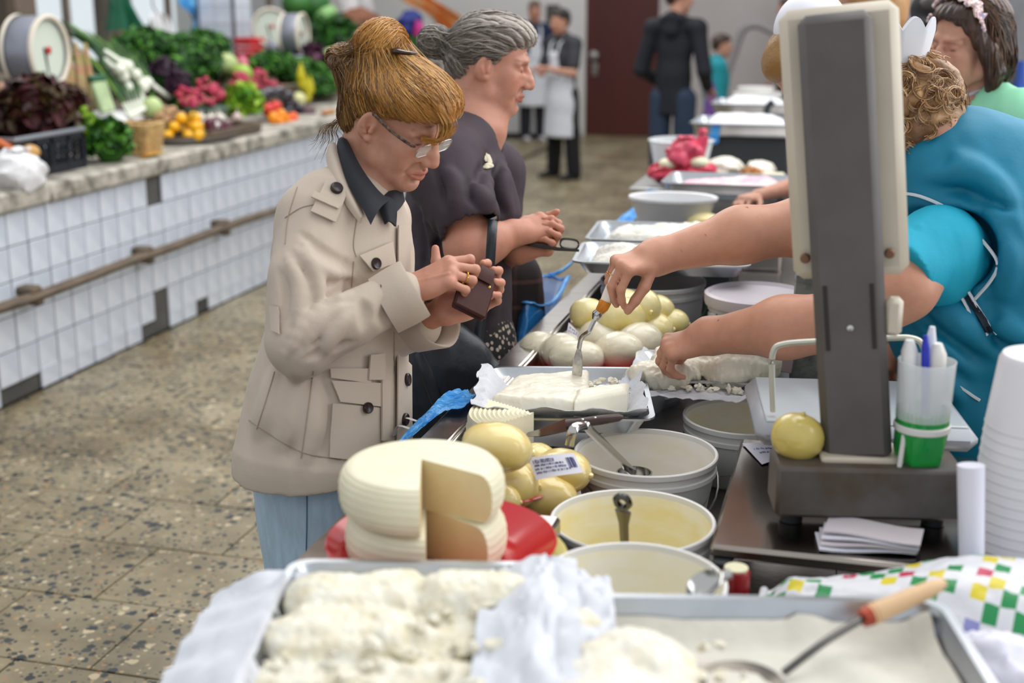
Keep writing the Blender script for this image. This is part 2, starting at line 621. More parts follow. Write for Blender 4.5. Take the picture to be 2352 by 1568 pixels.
struct('trim_1', MB().box(((dx0 + dx1) / 2, YB - 0.02, 2.64), (dx1 - dx0 + 0.16, 0.06, 0.08), bev=0.005), DOOR)
struct('baseboard_back', MB().box(((dx1 + 6) / 2, YB - 0.012, 0.05), (6 - dx1, 0.024, 0.1), bev=0.005), WALLG)
# wall left with its big windows, glass in front of the sky
FRAME = mat('window_frame', '#8f8377', 0.6, var=0.2)
GLASS = mat('pane_glass', '#f4fafc', 0.05, trans=1.0, spec=0.3, ior=1.02)
XL = -6.9
mb = MB(); mb.box((XL - 0.1, 10, 0.5), (0.2, 16, 1.0)); mb.box((XL - 0.1, 10, 3.6), (0.2, 16, 0.8))
PIER = mat('pier', '#8a7a6c', 0.8, var=0.35, vs=2.0)
struct('wall_left', mb, PIER)
wy = [(8.6, 9.75), (9.9, 11.2), (11.5, 13.2), (13.9, 15.6), (7.0, 8.3)]
for i, (a, b) in enumerate(wy):
    w = struct('window_%d' % (i + 1), MB().box((XL, a, 2.1), (0.12, 0.08, 2.2), bev=0.01).box((XL, b, 2.1), (0.12, 0.08, 2.2), bev=0.01).box((XL, (a + b) / 2, 3.16), (0.12, b - a, 0.08), bev=0.01).box((XL, (a + b) / 2, 1.04), (0.16, b - a, 0.08), bev=0.01), FRAME)
    for j in range(2):
        y0, y1 = a + (b - a) * j / 2, a + (b - a) * (j + 1) / 2
        obj('pane', MB().box((XL, (y0 + y1) / 2, 2.1), (0.006, y1 - y0 - 0.06, 2.0)).mesh('pane'), GLASS, w)
    obj('mullion', MB().box((XL, (a + b) / 2, 2.1), (0.07, 0.05, 2.1), bev=0.008).mesh('mullion'), FRAME, w)
for i, y in enumerate((8.45, 9.83, 11.35, 13.55, 15.9)):
    struct('trim_%d' % (i + 2), MB().box((XL - 0.02, y, 2.1), (0.24, 0.3, 2.3), bev=0.01), PIER)
# white tiled pillar behind the produce
PT = mat('white_tile', '#d9dfea', 0.18, var=0.12, vs=3.0, col2='#bcc4d2')
PTG = mat('tile_joint', '#6c6f76', 0.9, var=0.2)
pp = Xp(515, 60, -5.3)
pl = struct('pillar_1', MB().box((pp[0], pp[1], 1.6), (0.36, 0.30, 3.2)), PTG)
tm = MB().box((0, 0, 0), (0.143, 0.008, 0.143), bev=0.002).mesh('tile', smooth=False)
tm2 = MB().box((0, 0, 0), (0.008, 0.143, 0.143), bev=0.002).mesh('tile', smooth=False)
for k in range(7, 16):
    for j in (-0.5, 0.5):
        obj('tile', tm, PT, pl, (pp[0] + j * 0.147 + 0.0, pp[1] - 0.153, 0.075 + 0.147 * k))
        obj('tile', tm2, PT, pl, (pp[0] + 0.183, pp[1] + j * 0.147, 0.075 + 0.147 * k))
# right side behind the sellers: window strip, grey posts
def rp(x, y, Y): return Yp(x, y, Y)
xr = Yp(2275, 60, 9.0)[0]
struct('pillar_2', MB().box((Yp(2325, 60, 8.0)[0], 8.0, 1.6), (0.16, 0.16, 3.2), bev=0.01), mat('grey_post', '#77787d', 0.5, var=0.2))
mb = MB(); mb.box((4.2, 12.0, 1.0), (3.4, 0.2, 2.0)); mb.box((3.2, 12.0, 3.4), (4.4, 0.2, 1.2))
struct('wall_right', mb, mat('right_wall', '#8b8381', 0.8, var=0.3, vs=2.0))

# grey arched pipe rail standing by the back wall
a = Yp(1715, 62, 14.5); b = Yp(1668, 215, 14.5)
pts = smooth_path([(b[0] - 0.02, 14.5, 0.0), (b[0] - 0.02, 14.5, 0.7), (b[0], 14.5, b[2] + 0.2), (b[0] + 0.09, 14.5, a[2] - 0.2), (a[0] - 0.03, 14.5, a[2] - 0.02), (a[0] + 0.12, 14.5, a[2] + 0.02), (a[0] + 0.3, 14.5, a[2] - 0.06)], 26)
t = thing('pipe_rail', 'grey arched pipe rail curving up against the far grey wall', 'rail', (b[0], 14.5, 0))
wpart('rail_pipe', MB().tube(pts, 0.045, 10), mat('rail_grey', '#8f898b', 0.5), t)
wpart('foot_plate', MB().lathe([(0, 0.012), (0.1, 0.012), (0.11, 0.0), (0, 0.0)], (b[0] - 0.02, 14.5, 0), 18), DARKM, t)
q = Yp(1270, 30, YB - 0.03)
t = thing('wall_picture', 'small dark framed picture on the white wall left of the brown door', 'picture', (q[0], YB, q[2]))
wpart('picture_frame', MB().box((q[0], YB - 0.02, q[2]), (0.17, 0.03, 0.2), bev=0.006), mat('black_frame', '#1d1d20', 0.5), t)
wpart('picture_sheet', MB().box((q[0], YB - 0.037, q[2]), (0.13, 0.006, 0.16)), mat('dark_print', '#3c3d38', 0.6, var=0.6, vs=20, col2='#6a6a60'), t)

# ================================================================== PRODUCE STALL
XS = -3.47
st = thing('produce_stall', 'long produce stall clad in white square tiles with a worn stone ledge', 'stall', (XS - 0.8, 8, 0))
CEM = mat('stall_cement', '#5f5d5a', 0.9, var=0.4, vs=6, bump=0.4, bs=25)
wpart('stall_base', MB().box((XS - 0.91, 7.2, 0.41), (1.8, 9.3, 0.82)), CEM, st)
LEDGE = mat('worn_ledge', '#bdb7ab', 0.7, var=0.5, vs=9, col2='#57524b', bump=0.4, bs=30)
y = 2.6
while y < 11.6:
    L = rng.uniform(0.75, 0.95)
    wpart('ledge_slab', MB().box((XS - 0.9, y + L / 2, 0.86), (1.88 + rng.uniform(-0.01, 0.01), L - 0.006, 0.085), bev=0.012), LEDGE, st)
    y += L
tl = MB().box((0, 0, 0), (0.012, 0.135, 0.142), bev=0.002).mesh('tile', smooth=False)
n = 0
for c in range(-4, 47):
    yc = 4.722 - 0.0717 + 0.1434 * c
    for r in range(6):
        zc = 0.742 - 0.1475 * r
        if r == 5 and rng.random() < 0.35: continue
        if r == 4 and rng.random() < 0.03: continue
        if c == 9 and r in (0, 4): continue
        if n >= 298: break
        me = tl
        sz = 1.0
        o = obj('tile', me, PT, st)
        o.location = (XS + 0.001 + rng.uniform(-0.002, 0.002) - st.location.x, yc - st.location.y, zc if r < 5 else 0.05)
        if r == 5: o.scale = (1, 1, 0.62)
        o.rotation_euler = (rng.uniform(-0.006, 0.006), 0, rng.uniform(-0.006, 0.006))
        n += 1
WOOD = mat('old_wood', '#6e5f50', 0.75, var=0.5, vs=7, aniso=(8, 1, 8), bump=0.4, bs=30)
pts = [(XS + 0.075 + 0.006 * math.sin(k * 1.3), 2.8 + k * 0.4, 0.45 + 0.005 * math.sin(k * 2.1)) for k in range(23)]
wpart('foot_rail', MB().tube(pts, 0.028, 10, flat=0.8), WOOD, st)
for yy in (4.78, 5.72, 6.55, 7.6, 8.7, 9.8):
    wpart('rail_bracket', MB().box((XS + 0.045, yy, 0.475), (0.09, 0.08, 0.035), bev=0.01).box((XS + 0.06, yy + 0.02, 0.42), (0.06, 0.05, 0.03), bev=0.008), WOOD, st)
# stepped boards carrying the rear produce
wpart('display_step', MB().box((-4.55, 8.2, 0.985), (0.9, 9.0, 0.16), bev=0.01), WOOD, st)
wpart('display_step', MB().box((-4.85, 8.2, 1.13), (0.5, 9.0, 0.13), bev=0.01), WOOD, st)

# ---- produce builders
def leafy(mb, c, rad, n, ls, seed=0, up=0.5, mi=(0,), curl=0.5, elong=1.5):
    g = np.random.default_rng(seed)
    c = np.array(c); rad = np.array(rad)
    for i in range(n):
        d = g.normal(size=3); d /= np.linalg.norm(d)
        if d[2] < -0.35: d[2] *= -1
        p = c + d * rad * g.uniform(0.72, 1.0)
        o = d / rad; o /= np.linalg.norm(o)
        o = o + np.array([0, 0, up]) + g.normal(size=3) * 0.35
        f = frame(np.cross(o, g.normal(size=3)) + o * g.uniform(0.2, 1.2), o)
        L = ls * g.uniform(0.6, 1.3); w = L / elong
        U = np.linspace(-1, 1, 4); T = np.linspace(0, 1, 4)
        P = np.array([[p + f[:, 0] * L * (tt - 0.4) + f[:, 1] * w * uu * (0.35 + 0.65 * math.sin(math.pi * min(1, 0.25 + tt * 0.7))) * 0.5
                       + f[:, 2] * (L * curl * (-(tt - 0.3) ** 2) + 0.25 * w * uu * uu + g.uniform(-0.1, 0.1) * L) for uu in U] for tt in T])
        mb.grid(P, mi=mi[g.integers(len(mi))])
def leafmat(nm, col, v=0.45, col2=None, rough=0.5):
    return mat(nm, col, rough, var=v, vs=14, col2=col2)
GR = [leafmat('leaf_dark', '#1f4a16'), leafmat('leaf_mid', '#35701f'), leafmat('leaf_light', '#5c9a2c'), leafmat('leaf_lime', '#98bf30'), leafmat('leaf_olive', '#56702a')]
REDL = [leafmat('red_leaf', '#3c1517', 0.5), leafmat('red_leaf_b', '#552024', 0.5), leafmat('red_leaf_c', '#4d3a1c', 0.5)]
def herb(name, label, cat, c, rad, n, ls, mats, seed, group=None, core=None, **kw):
    b = np.array(c) - np.array([0, 0, rad[2]])
    t = thing(name, label, cat, b, group)
    wpart('heart', MB().ball(c, np.array(rad) * 0.82, 14, 9, noise=0.15, seed=seed), core or mats[0], t)
    m = MB(); leafy(m, c, rad, n, ls, seed, mi=tuple(range(len(mats))), **kw)
    o = wpart('leaves', m, list(mats), t); o['kind'] = 'stuff'
    return t
def at(x, y, X): return Xp(x, y, X)

# black crate with red lettuce and pale lettuce in it
BLK = mat('black_plastic', '#1d1f26', 0.45)
ca = Zp(85, 392, 0.905); 
cx, cy0, cy1 = -3.60, 5.02, 5.56
cr = thing('produce_crate', 'black slatted plastic crate holding red lettuce on the stall ledge', 'crate', (-3.78, 5.29, 0.903))
wpart('crate_base', MB().box((-3.78, 5.29, 0.91), (0.38, 0.54, 0.012)), BLK, cr)
for X_ in (-3.60, -3.96):
    m = MB()
    m.box((X_, 5.29, 0.93), (0.012, 0.54, 0.03)).box((X_, 5.29, 1.06), (0.016, 0.54, 0.03))
    for k in range(5): m.box((X_, 5.03 + 0.13 * k, 0.99), (0.016, 0.02, 0.16))
    for k in range(26):
        for s_ in (1, -1):
            m.box((X_ + 0.002 * s_, 5.03 + 0.0208 * k, 0.99), (0.004, 0.005, 0.13), rot=rot3('X', 0.5 * s_))
    wpart('crate_side', m, BLK, cr)
for Y_ in (5.025, 5.555):
    m = MB(); m.box((-3.78, Y_, 0.93), (0.36, 0.012, 0.03)).box((-3.78, Y_, 1.06), (0.36, 0.016, 0.03))
    for k in range(10): m.box((-3.94 + 0.036 * k, Y_, 0.99), (0.012, 0.012, 0.15))
    wpart('crate_end', m, BLK, cr)
m = MB(); m.tube([(-3.6, 5.02, 1.085), (-3.6, 5.56, 1.085), (-3.96, 5.56, 1.085), (-3.96, 5.02, 1.085)], 0.013, 6, closed=True)
wpart('crate_rim', m, mat('grey_plastic', '#7b7f86', 0.4), cr)
herb('red_lettuce', 'dark red curly lettuce heap filling the black crate', 'lettuce', at(85, 262, -3.78), (0.17, 0.19, 0.17), 420, 0.085, REDL, 3, core=REDL[0], elong=1.2, curl=1.0)
herb('red_lettuce', 'smaller dark red lettuce head lying beside the stalks under the dial scale', 'lettuce', at(145, 235, -4.05), (0.10, 0.11, 0.08), 200, 0.075, REDL, 4, core=REDL[0], elong=1.2, curl=1.0)
herb('green_lettuce', 'yellow-green frilly lettuce at the right end of the black crate', 'lettuce', at(178, 290, -3.74), (0.09, 0.09, 0.07), 200, 0.07, [GR[3], GR[2]], 5, elong=1.2, curl=0.9)
herb('parsley_bunch', 'bright green parsley bunch between black crate and wicker basket', 'parsley', at(252, 330, -3.6), (0.10, 0.11, 0.12), 420, 0.055, [GR[1], GR[0], GR[2]], 6, elong=1.3)
# white bags
BAG = mat('white_bag', '#e3e2e4', 0.35, var=0.1, vs=10, bump=0.5, bs=22, bd=0.02)
def bag(name, label, c, rad, seed, m=BAG, rot=None, noise=0.3, cat='bag', tail=True):
    b = np.array(c) - np.array([0, 0, rad[2]])
    t = thing(name, label, cat, b)
    wpart('bag_body', MB().ball(c, rad, 28, 18, rot=rot, noise=noise, seed=seed, fq=13), m, t)
    if tail:
        ang = rng.uniform(0, 6.28)
        P = [[np.array(c) + np.array([math.cos(a + ang) * rad[0] * (0.15 + 0.35 * k), math.sin(a + ang) * rad[1] * (0.15 + 0.35 * k), rad[2] * (0.92 + 0.14 * k + 0.06 * math.sin(5 * a + seed))]) for a in np.linspace(0, 6.28, 18)] for k in np.linspace(0, 1, 4)]
        wpart('bag_mouth', MB().sheet(P, 0.002), m, t)
    return t
bag('plastic_bag', 'white plastic bag slumped over the ledge before the black crate', at(45, 398, -3.5), (0.10, 0.13, 0.10), 2)
bag('plastic_bag', 'clear white plastic bag lying flat behind the parsley', at(255, 278, -4.0), (0.16, 0.17, 0.055), 5, tail=False)
CARR = mat('carrot', '#c9662a', 0.5, var=0.25, vs=20)
def root_veg(name, label, a, b, r0, r1, m, cat, group=None, top=None):
    a = np.array(a); b = np.array(b)
    t = thing(name, label, cat, (a + b) / 2 - np.array([0, 0, r0]), group)
    P = [a + (b - a) * u for u in np.linspace(0, 1, 7)]
    rr = [r0 * 0.5, r0, r0 * 0.97, r0 * 0.85, r0 * 0.6 + r1 * 0.4, r1 * 1.2, r1]
    wpart('root', MB().tube(P, rr, 9), m, t)
    if top: wpart('stem', MB().tube([a, a + (a - b) * 0.08 + np.array([0, 0, 0.004])], r0 * 0.35, 6), top, t)
    return t
for k in range(4):
    p = at(6 + 11 * k, 330 + 5 * k, -3.62)
    root_veg('carrot', 'orange carrot lying behind the white bag at the stall end', p + np.array([-0.1, 0.03, 0.02]), p + np.array([0.07, -0.05, -0.01]), 0.022, 0.006, CARR, 'carrot', 'carrots by the white bag', GR[4])
def veg(name, label, c, r, m, cat, group=None, stem=None, noise=0.05, seed=0, nu=12, nv=8, stem_h=0.4):
    r = np.full(3, r, float) if np.isscalar(r) else np.array(r, float)
    t = thing(name, label, cat, np.array(c) - np.array([0, 0, r[2]]), group)
    wpart('flesh', MB().ball(c, r, nu, nv, noise=noise, seed=seed), m, t)
    if stem:
        top = np.array(c) + np.array([0, 0, r[2] * 0.95])
        wpart('stem', MB().tube([top - np.array([0, 0, r[2] * 0.1]), top + np.array([0.1 * r[0], 0, r[2] * stem_h])], [r[0] * 0.22, r[0] * 0.1], 6), stem, t)
    return t
veg('potato', 'small pale potato beside the white bag on the ledge', at(70, 350, -3.56), (0.04, 0.05, 0.035), mat('potato', '#c79a5b', 0.7, var=0.2), 'potato')
veg('onion', 'pale orange onion beside the foot of the dial scale', at(14, 203, -3.95), 0.035, mat('onion_skin', '#d9a98a', 0.5, var=0.2), 'onion', stem=GR[4])
# wicker basket
WICK = mat('wicker', '#d6b075', 0.65, var=0.45, vs=30, bump=0.4, bs=60)
bc = at(322, 352, -3.62); bz = 0.903
t = thing('wicker_basket', 'square woven straw basket standing on the ledge right of the parsley', 'basket', (bc[0], bc[1], bz))
NB = 40
for lvl in range(11):
    z = bz + 0.012 + lvl * 0.0145
    w = 0.082 + lvl * 0.0022
    pts = []
    for k in range(NB):
        a = 2 * math.pi * k / NB
        q = max(abs(math.cos(a)), abs(math.sin(a)))
        rr = w / q ** 0.8 + 0.004 * (1 if (k + lvl) % 2 else -1)
        pts.append((bc[0] + rr * math.cos(a), bc[1] + rr * math.sin(a), z))
    wpart('straw_row', MB().tube(pts, 0.0085, 5, closed=True), WICK, t)
wpart('basket_floor', MB().box((bc[0], bc[1], bz + 0.006), (0.16, 0.16, 0.01)), WICK, t)
# yellow price card
YEL = mat('yellow_card', '#d8b23a', 0.5)
pc = at(347, 362, -3.5)
t = thing('price_card', 'yellow and red price card lying on the ledge before the basket', 'card', (pc[0], pc[1], 0.905))
wpart('card', MB().box((pc[0], pc[1], 0.912), (0.07, 0.16, 0.006), rot=rot3('Y', R(-18)), bev=0.001), YEL, t)
wpart('red_band', MB().box((pc[0] - 0.006, pc[1], 0.9165), (0.022, 0.15, 0.004), rot=rot3('Y', R(-18))), mat('red_print', '#b5402c', 0.5), t)

# hanging-dial market scale
def dial_scale(c, face, rad, depth, label, two=False, base_z=0.905):
    c = np.array(c); f = np.array(face, float); f /= np.linalg.norm(f)
    rot = frame(np.cross((0, 0, 1), f), f)          # z column = face direction
    CRM = mat('cream_enamel', '#ddd3c4', 0.35)
    t = thing('dial_scale', label, 'scale', (c[0], c[1], base_z))
    wpart('drum', MB().lathe([(rad * 0.96, -depth / 2), (rad, -depth / 2 + 0.01), (rad, depth / 2 - 0.01), (rad * 0.96, depth / 2), (rad * 0.9, depth / 2), (rad * 0.9, -depth / 2)], c, 40, rot), mat('grey_drum', '#8a8d98', 0.35, 0.4), t)
    for s in ((1, -1) if two else (1, -1)):
        wpart('rim_ring', MB().lathe([(rad * 1.03, s * (depth / 2 - 0.012)), (rad * 1.05, s * (depth / 2 + 0.006)), (rad * 0.97, s * (depth / 2 + 0.012)), (rad * 0.90, s * (depth / 2 + 0.004)), (rad * 0.9, s * (depth / 2 - 0.012))], c, 40, rot), CRM, t)
        fc = c + f * s * (depth / 2 - 0.02)
        dp = wpart('dial_face', MB().lathe([(0.0, 0.004 * s), (rad * 0.91, 0.004 * s), (rad * 0.91, -0.004 * s), (0, -0.004 * s)], fc, 36, rot), mat('dial_face', '#d3dccf', 0.5), t)
        m = MB()
        for k in range(60):
            a = 2 * math.pi * k / 60
            l = 0.07 if k % 5 == 0 else 0.035
            e = rot @ np.array([math.cos(a), math.sin(a), 0])
            m.tube([fc + e * rad * (0.88 - l) + f * s * 0.0055, fc + e * rad * 0.88 + f * s * 0.0055], 0.0012, 4)
        o = wpart('tick_marks', m, mat('tick_ink', '#6d786c', 0.6), dp); o['kind'] = 'stuff'
        wpart('red_boss', MB().lathe([(0, 0.014 * s), (rad * 0.10, 0.012 * s), (rad * 0.12, 0.004 * s), (0, 0.004 * s)], fc + rot @ np.array([0.012, 0.005, 0]), 16, rot), mat('red_boss', '#c0322c', 0.4), dp)
        wpart('needle', MB().tube([fc + f * s * 0.008 + rot @ np.array([-0.03, 0.02, 0]), fc + f * s * 0.008 + rot @ np.array([0.0, -rad * 0.75, 0])], [0.007, 0.002], 5), DARKM, dp)
    wpart('pedestal', MB().box((c[0], c[1], (base_z + c[2] - rad) / 2 + 0.01), (0.12, 0.14, c[2] - rad - base_z + 0.06), bev=0.02), mat('grey_drum', '#8a8d98', 0.35, 0.4), t)
    wpart('foot', MB().box((c[0], c[1], base_z + 0.03), (0.2, 0.24, 0.06), bev=0.015), mat('grey_drum', '#8a8d98', 0.35, 0.4), t)
    return t
cc = at(82, 118, -4.1)
dial_scale(cc, (1, 0.05, 0.0), 0.178, 0.16, 'round grey market scale with cream dial and red centre at the stall end')
cc = at(676, 78, -4.3)
dial_scale(cc, (1, 0.1, 0.0), 0.155, 0.14, 'round market scale seen nearly edge-on with cream rims among the greens', base_z=1.2)
cc = at(622, 62, -4.75)
dial_scale(cc, (0.45, -0.9, 0.0), 0.15, 0.1, 'white dial scale behind the edge-on scale and the red crate', base_z=1.2)

# rhubarb stalks, green onions, bulbs
RHU = mat('rhubarb', '#93613f', 0.5, var=0.5, vs=12, col2='#7c8233')
for k in range(7):
    a = at(160 + 9 * k, 252, -4.0 - 0.02 * (k % 3)); b = at(148 + 8.5 * k + rng.uniform(-5, 5), 110 + rng.uniform(-18, 25), -4.2)
    t = thing('rhubarb_stalk', 'upright green and pink rhubarb stalk leaning beside the dial scale', 'rhubarb', a, 'rhubarb stalks beside the dial scale')
    wpart('stalk', MB().tube(smooth_path([a, (a + b) / 2 + np.array([0, 0.01, 0.01]), b], 6), [0.018, 0.018, 0.017, 0.015, 0.013, 0.011], 7, flat=0.6), RHU, t)
ONW = mat('onion_white', '#e3e6d6', 0.35, var=0.08)
ONG = mat('onion_green', '#24571f', 0.45, var=0.4, vs=9)
ONG2 = mat('onion_pale', '#8db24b', 0.45, var=0.3, vs=9)
def spring_onion(bulb, tip, r, label, group, seed):
    g = random.Random(seed)
    bulb = np.array(bulb); tip = np.array(tip)
    t = thing('spring_onion', label, 'onion', bulb - np.array([0, 0, r]), group)
    d = tip - bulb; L = np.linalg.norm(d); d /= L
    wpart('bulb', MB().tube([bulb - d * r * 1.1, bulb - d * r * 0.7, bulb, bulb + d * r * 0.8, bulb + d * r * 1.8, bulb + d * L * (0.35 if r > 0.02 else 0.16)], [r * 0.15, r * 0.75, r, r * 0.72, r * 0.42, r * 0.36], 10), ONW, t)
    for k in range(4):
        e = np.array([g.uniform(-1, 1), g.uniform(-1, 1), g.uniform(-0.2, 0.6)]) * L * 0.12
        P = smooth_path([bulb + d * L * (0.3 if r > 0.02 else 0.13), bulb + d * L * 0.6 + e * 0.4, tip + e - np.array([0, 0, 0.1 * L * g.random()])], 6)
        wpart('leaf', MB().tube(P, [r * 0.26, r * 0.3, r * 0.28, r * 0.24, r * 0.18, r * 0.06], 5), ONG if k else ONG2, t)
bl = [(293, 152), (283, 175), (312, 172), (292, 200), (328, 200), (320, 225), (308, 231), (338, 190), (275, 160)]
for i, (x, y) in enumerate(bl):
    p = at(x, y, -4.0); q = at(130 + 22 * (i % 5) + 10, 50 + 16 * i * 0.7, -4.35)
    spring_onion(p, q, 0.036, 'white-bulbed spring onion with long dark green leaves slanting up left', 'spring onions heaped beside the rhubarb', i)
for i in range(7):
    p = at(300 + 5 * i, 268 - 3 * i, -3.85); q = at(190 + 17 * i, 85 + 6 * i, -4.25)
    spring_onion(p, q, 0.016, 'thin pale-footed leek with long green leaves in the slanting bunch', 'thin leeks in front of the spring onions', 30 + i)
for i in range(6):
    p = at(388 - 6 * i, 222 - 4 * i, -4.1); q = at(215 + 17 * i, 75 + 8 * i, -4.5)
    spring_onion(p, q, 0.016, 'thin leek with dark leaves lying behind the white onion bulbs', 'thin leeks behind the spring onions', 50 + i)
veg('kohlrabi', 'pale green kohlrabi below the white onion bulbs', at(350, 247, -3.85), 0.06, mat('kohlrabi', '#b9cc8c', 0.4, var=0.15), 'kohlrabi', stem=GR[2])
# green bag of seedlings with a card
pc = at(236, 222, -3.95)
t = thing('seed_packet', 'pale green packet with dark green top leaning before the leeks', 'packet', (pc[0], pc[1], pc[2] - 0.09))
wpart('packet', MB().box(pc, (0.03, 0.13, 0.17), rot=rot3('Y', R(-15)), bev=0.008), mat('packet_green', '#b9cfa0', 0.4, var=0.3, vs=15), t)
wpart('packet_top', MB().box(pc + np.array([-0.025, 0, 0.095]), (0.036, 0.14, 0.035), rot=rot3('Y', R(-15)), bev=0.008), mat('packet_dark', '#1c5a3a', 0.4), t)
# dill and herb mounds at the rear
hm = [(335, 118, -4.55, (0.16, 0.34, 0.15), 'feathery dark green dill mound under the green cloth'), (430, 145, -4.4, (0.2, 0.34, 0.2), 'broad mound of green dill behind the radishes'),
      (470, 115, -4.6, (0.16, 0.30, 0.14), 'green dill mound in front of the white tiled pillar'), (380, 185, -4.25, (0.13, 0.22, 0.11), 'low dark herb mound right of the onion bulbs'), (495, 160, -4.45, (0.12, 0.22, 0.12), 'dark green herb bunch left of the pale cabbages'),
      (625, 150, -4.3, (0.15, 0.30, 0.1), 'green herb heap below the red crate'), (690, 170, -4.2, (0.14, 0.32, 0.12), 'green herb heap behind the yellow peppers'), (770, 170, -4.2, (0.14, 0.34, 0.14), 'green herb heap at the far stall end'), (745, 195, -4.05, (0.12, 0.26, 0.12), 'dark green leaves beside the yellow peppers')]
for i, (x, y, X_, rad, lb) in enumerate(hm):
    herb('dill_mound', lb, 'herbs', at(x, y, X_), rad, 620, 0.06, [GR[0], GR[1], GR[1], GR[2]] if i not in (3, 4) else [GR[0], GR[0], GR[1]], 20 + i, elong=2.2)
herb('watercress_heap', 'tall dark green leaf heap below the watermelons', 'herbs', at(760, 95, -4.75), (0.25, 0.45, 0.24), 700, 0.09, [GR[0], GR[1], GR[0]], 40, elong=1.4)
herb('chard_heap', 'dark green leaf heap rising behind the blond bun', 'herbs', at(805, 130, -4.6), (0.2, 0.3, 0.2), 400, 0.09, [GR[0], GR[1]], 41, elong=1.4)
PURP = leafmat('purple_leaf', '#43263f', 0.5)
herb('purple_basil', 'small purple basil bunch in the dill', 'herbs', at(374, 158, -4.2), (0.06, 0.09, 0.06), 120, 0.05, [PURP], 42)
herb('purple_basil', 'purple basil bunch left of the radishes', 'herbs', at(408, 196, -4.05), (0.07, 0.09, 0.09), 140, 0.05, [PURP], 43)
herb('purple_kale', 'purple kale heads below the edge-on scale', 'kale', at(705, 128, -4.25), (0.1, 0.2, 0.08), 200, 0.08, [leafmat('kale', '#6b3a55', 0.5), PURP], 44, elong=1.2)
for i, (x, y, X_, r, c, lb) in enumerate([(520, 148, -4.3, 0.085, '#b6c684', 'pale green cabbage left of the pink bag'), (556, 170, -4.15, 0.075, '#9fc04e', 'lime green cabbage behind the radishes'), (765, 138, -4.3, 0.11, '#b9cc8e', 'white cabbage at the far stall end'), (795, 150, -4.35, 0.1, '#c6cf9e', 'second pale cabbage partly behind the blond hair'),
                                      (720, 12, -4.9, 0.16, '#2f6b2d', 'dark green watermelon topmost behind the scale'), (745, 38, -4.8, 0.13, '#8dbd74', 'light striped watermelon below the dark one'), (680, 8, -4.95, 0.13, '#3f7a35', 'green watermelon cut by the picture top above the dial')]):
    veg('cabbage' if r < 0.12 or i == 3 else 'watermelon', lb, at(x, y, X_), (r, r, r * 0.92), mat('cab_%d' % i, c, 0.45, var=0.35, vs=18, aniso=(6, 6, 1)), 'cabbage' if r < 0.12 else 'watermelon', noise=0.06, seed=i, nu=18, nv=12, stem=GR[4], stem_h=0.15)
# radishes in bunches: each radish a thing
RAD = mat('radish', '#b5284c', 0.35, var=0.3, vs=8)
proto = thing('radish', 'crimson radish in the heaped bunches behind the round tray', 'radish', (0, 0, 0), 'radishes heaped behind the round tray')
wpart('root', MB().ball((0, 0, 0), (0.02, 0.02, 0.021), 9, 6).tube([(0, 0, -0.018), (0.002, 0, -0.04)], [0.004, 0.0008], 5), RAD, proto)
wpart('stem', MB().tube([(0, 0, 0.018), (0.004, 0, 0.035)], [0.005, 0.003], 5), GR[2], proto)
first = True
for (x, y, X_, n, sx) in ((445, 228, -3.95, 34, 48), (490, 215, -4.0, 30, 40), (570, 198, -4.05, 34, 50), (612, 192, -4.1, 24, 32)):
    c = at(x, y, X_)
    herb('radish_leaves', {445: 'green radish tops under the first radish bunch', 490: 'green radish tops under the second radish bunch', 570: 'green radish tops under the third radish bunch', 612: 'green radish tops under the last radish bunch'}[x], 'leaves', c + np.array([-0.1, 0.06, -0.05]), (0.1, 0.13, 0.06), 90, 0.07, [GR[1], GR[0]], x)
    for k in range(n):
        u = rng.uniform(-1, 1); v = rng.uniform(-1, 1)
        p = c + np.array([0.07 * v, 0.12 * u, 0.055 * (1 - u * u) * (1 - 0.5 * v) - 0.015 - 0.03 * v])
        e = (rng.uniform(0, 6), rng.uniform(0, 6), rng.uniform(0, 6))
        if first: proto.location = p; proto.rotation_euler = e; first = False
        else: dup(proto, p, e, scale=rng.uniform(0.9, 1.2))
t = thing('green_dish', 'dull green oval dish under the radishes', 'dish', (0, 0, 0))
dp = at(475, 258, -3.85); t.location = dp - np.array([0, 0, 0.03])
wpart('dish_bowl', MB().lathe([(0, -0.03), (0.09, -0.03), (0.13, 0.03), (0.122, 0.03), (0.085, -0.022), (0, -0.022)], dp, 26, sy=1.25), mat('dish_green', '#5b7565', 0.4), t)
# round wooden tray with yellow tomatoes and garlic
tp = at(455, 330, -3.66); tz = 0.905
t = thing('wooden_tray', 'dark round wooden tray holding yellow tomatoes on the ledge', 'tray', (tp[0], tp[1], tz))
wpart('tray_disc', MB().lathe([(0, 0.0), (0.2, 0), (0.23, 0.01), (0.235, 0.045), (0.222, 0.045), (0.215, 0.014), (0, 0.014)], (tp[0], tp[1], tz), 32, sy=1.35, sx=0.8), WOOD, t)
wpart('tray_band', MB().lathe([(0.236, 0.012), (0.239, 0.02), (0.236, 0.03), (0.232, 0.02)], (tp[0], tp[1], tz), 32, sy=1.35, sx=0.8), mat('tray_band', '#5c5550', 0.5), t)
t = thing('wooden_tray', 'long dark wooden tray with onions right of the round tray', 'tray', (-3.68, 6.97, tz))
wpart('tray_floor', MB().box((-3.68, 7.0, tz + 0.01), (0.34, 0.62, 0.02), bev=0.005), WOOD, t)
for s in (-1, 1):
    wpart('tray_side', MB().box((-3.68 + s * 0.165, 7.0, tz + 0.035), (0.02, 0.62, 0.05), bev=0.005), WOOD, t)
    wpart('tray_end', MB().box((-3.68, 7.0 + s * 0.30, tz + 0.035), (0.31, 0.02, 0.05), bev=0.005), WOOD, t)
YT = mat('yellow_tomato', '#f0b010', 0.3, var=0.15, vs=6)
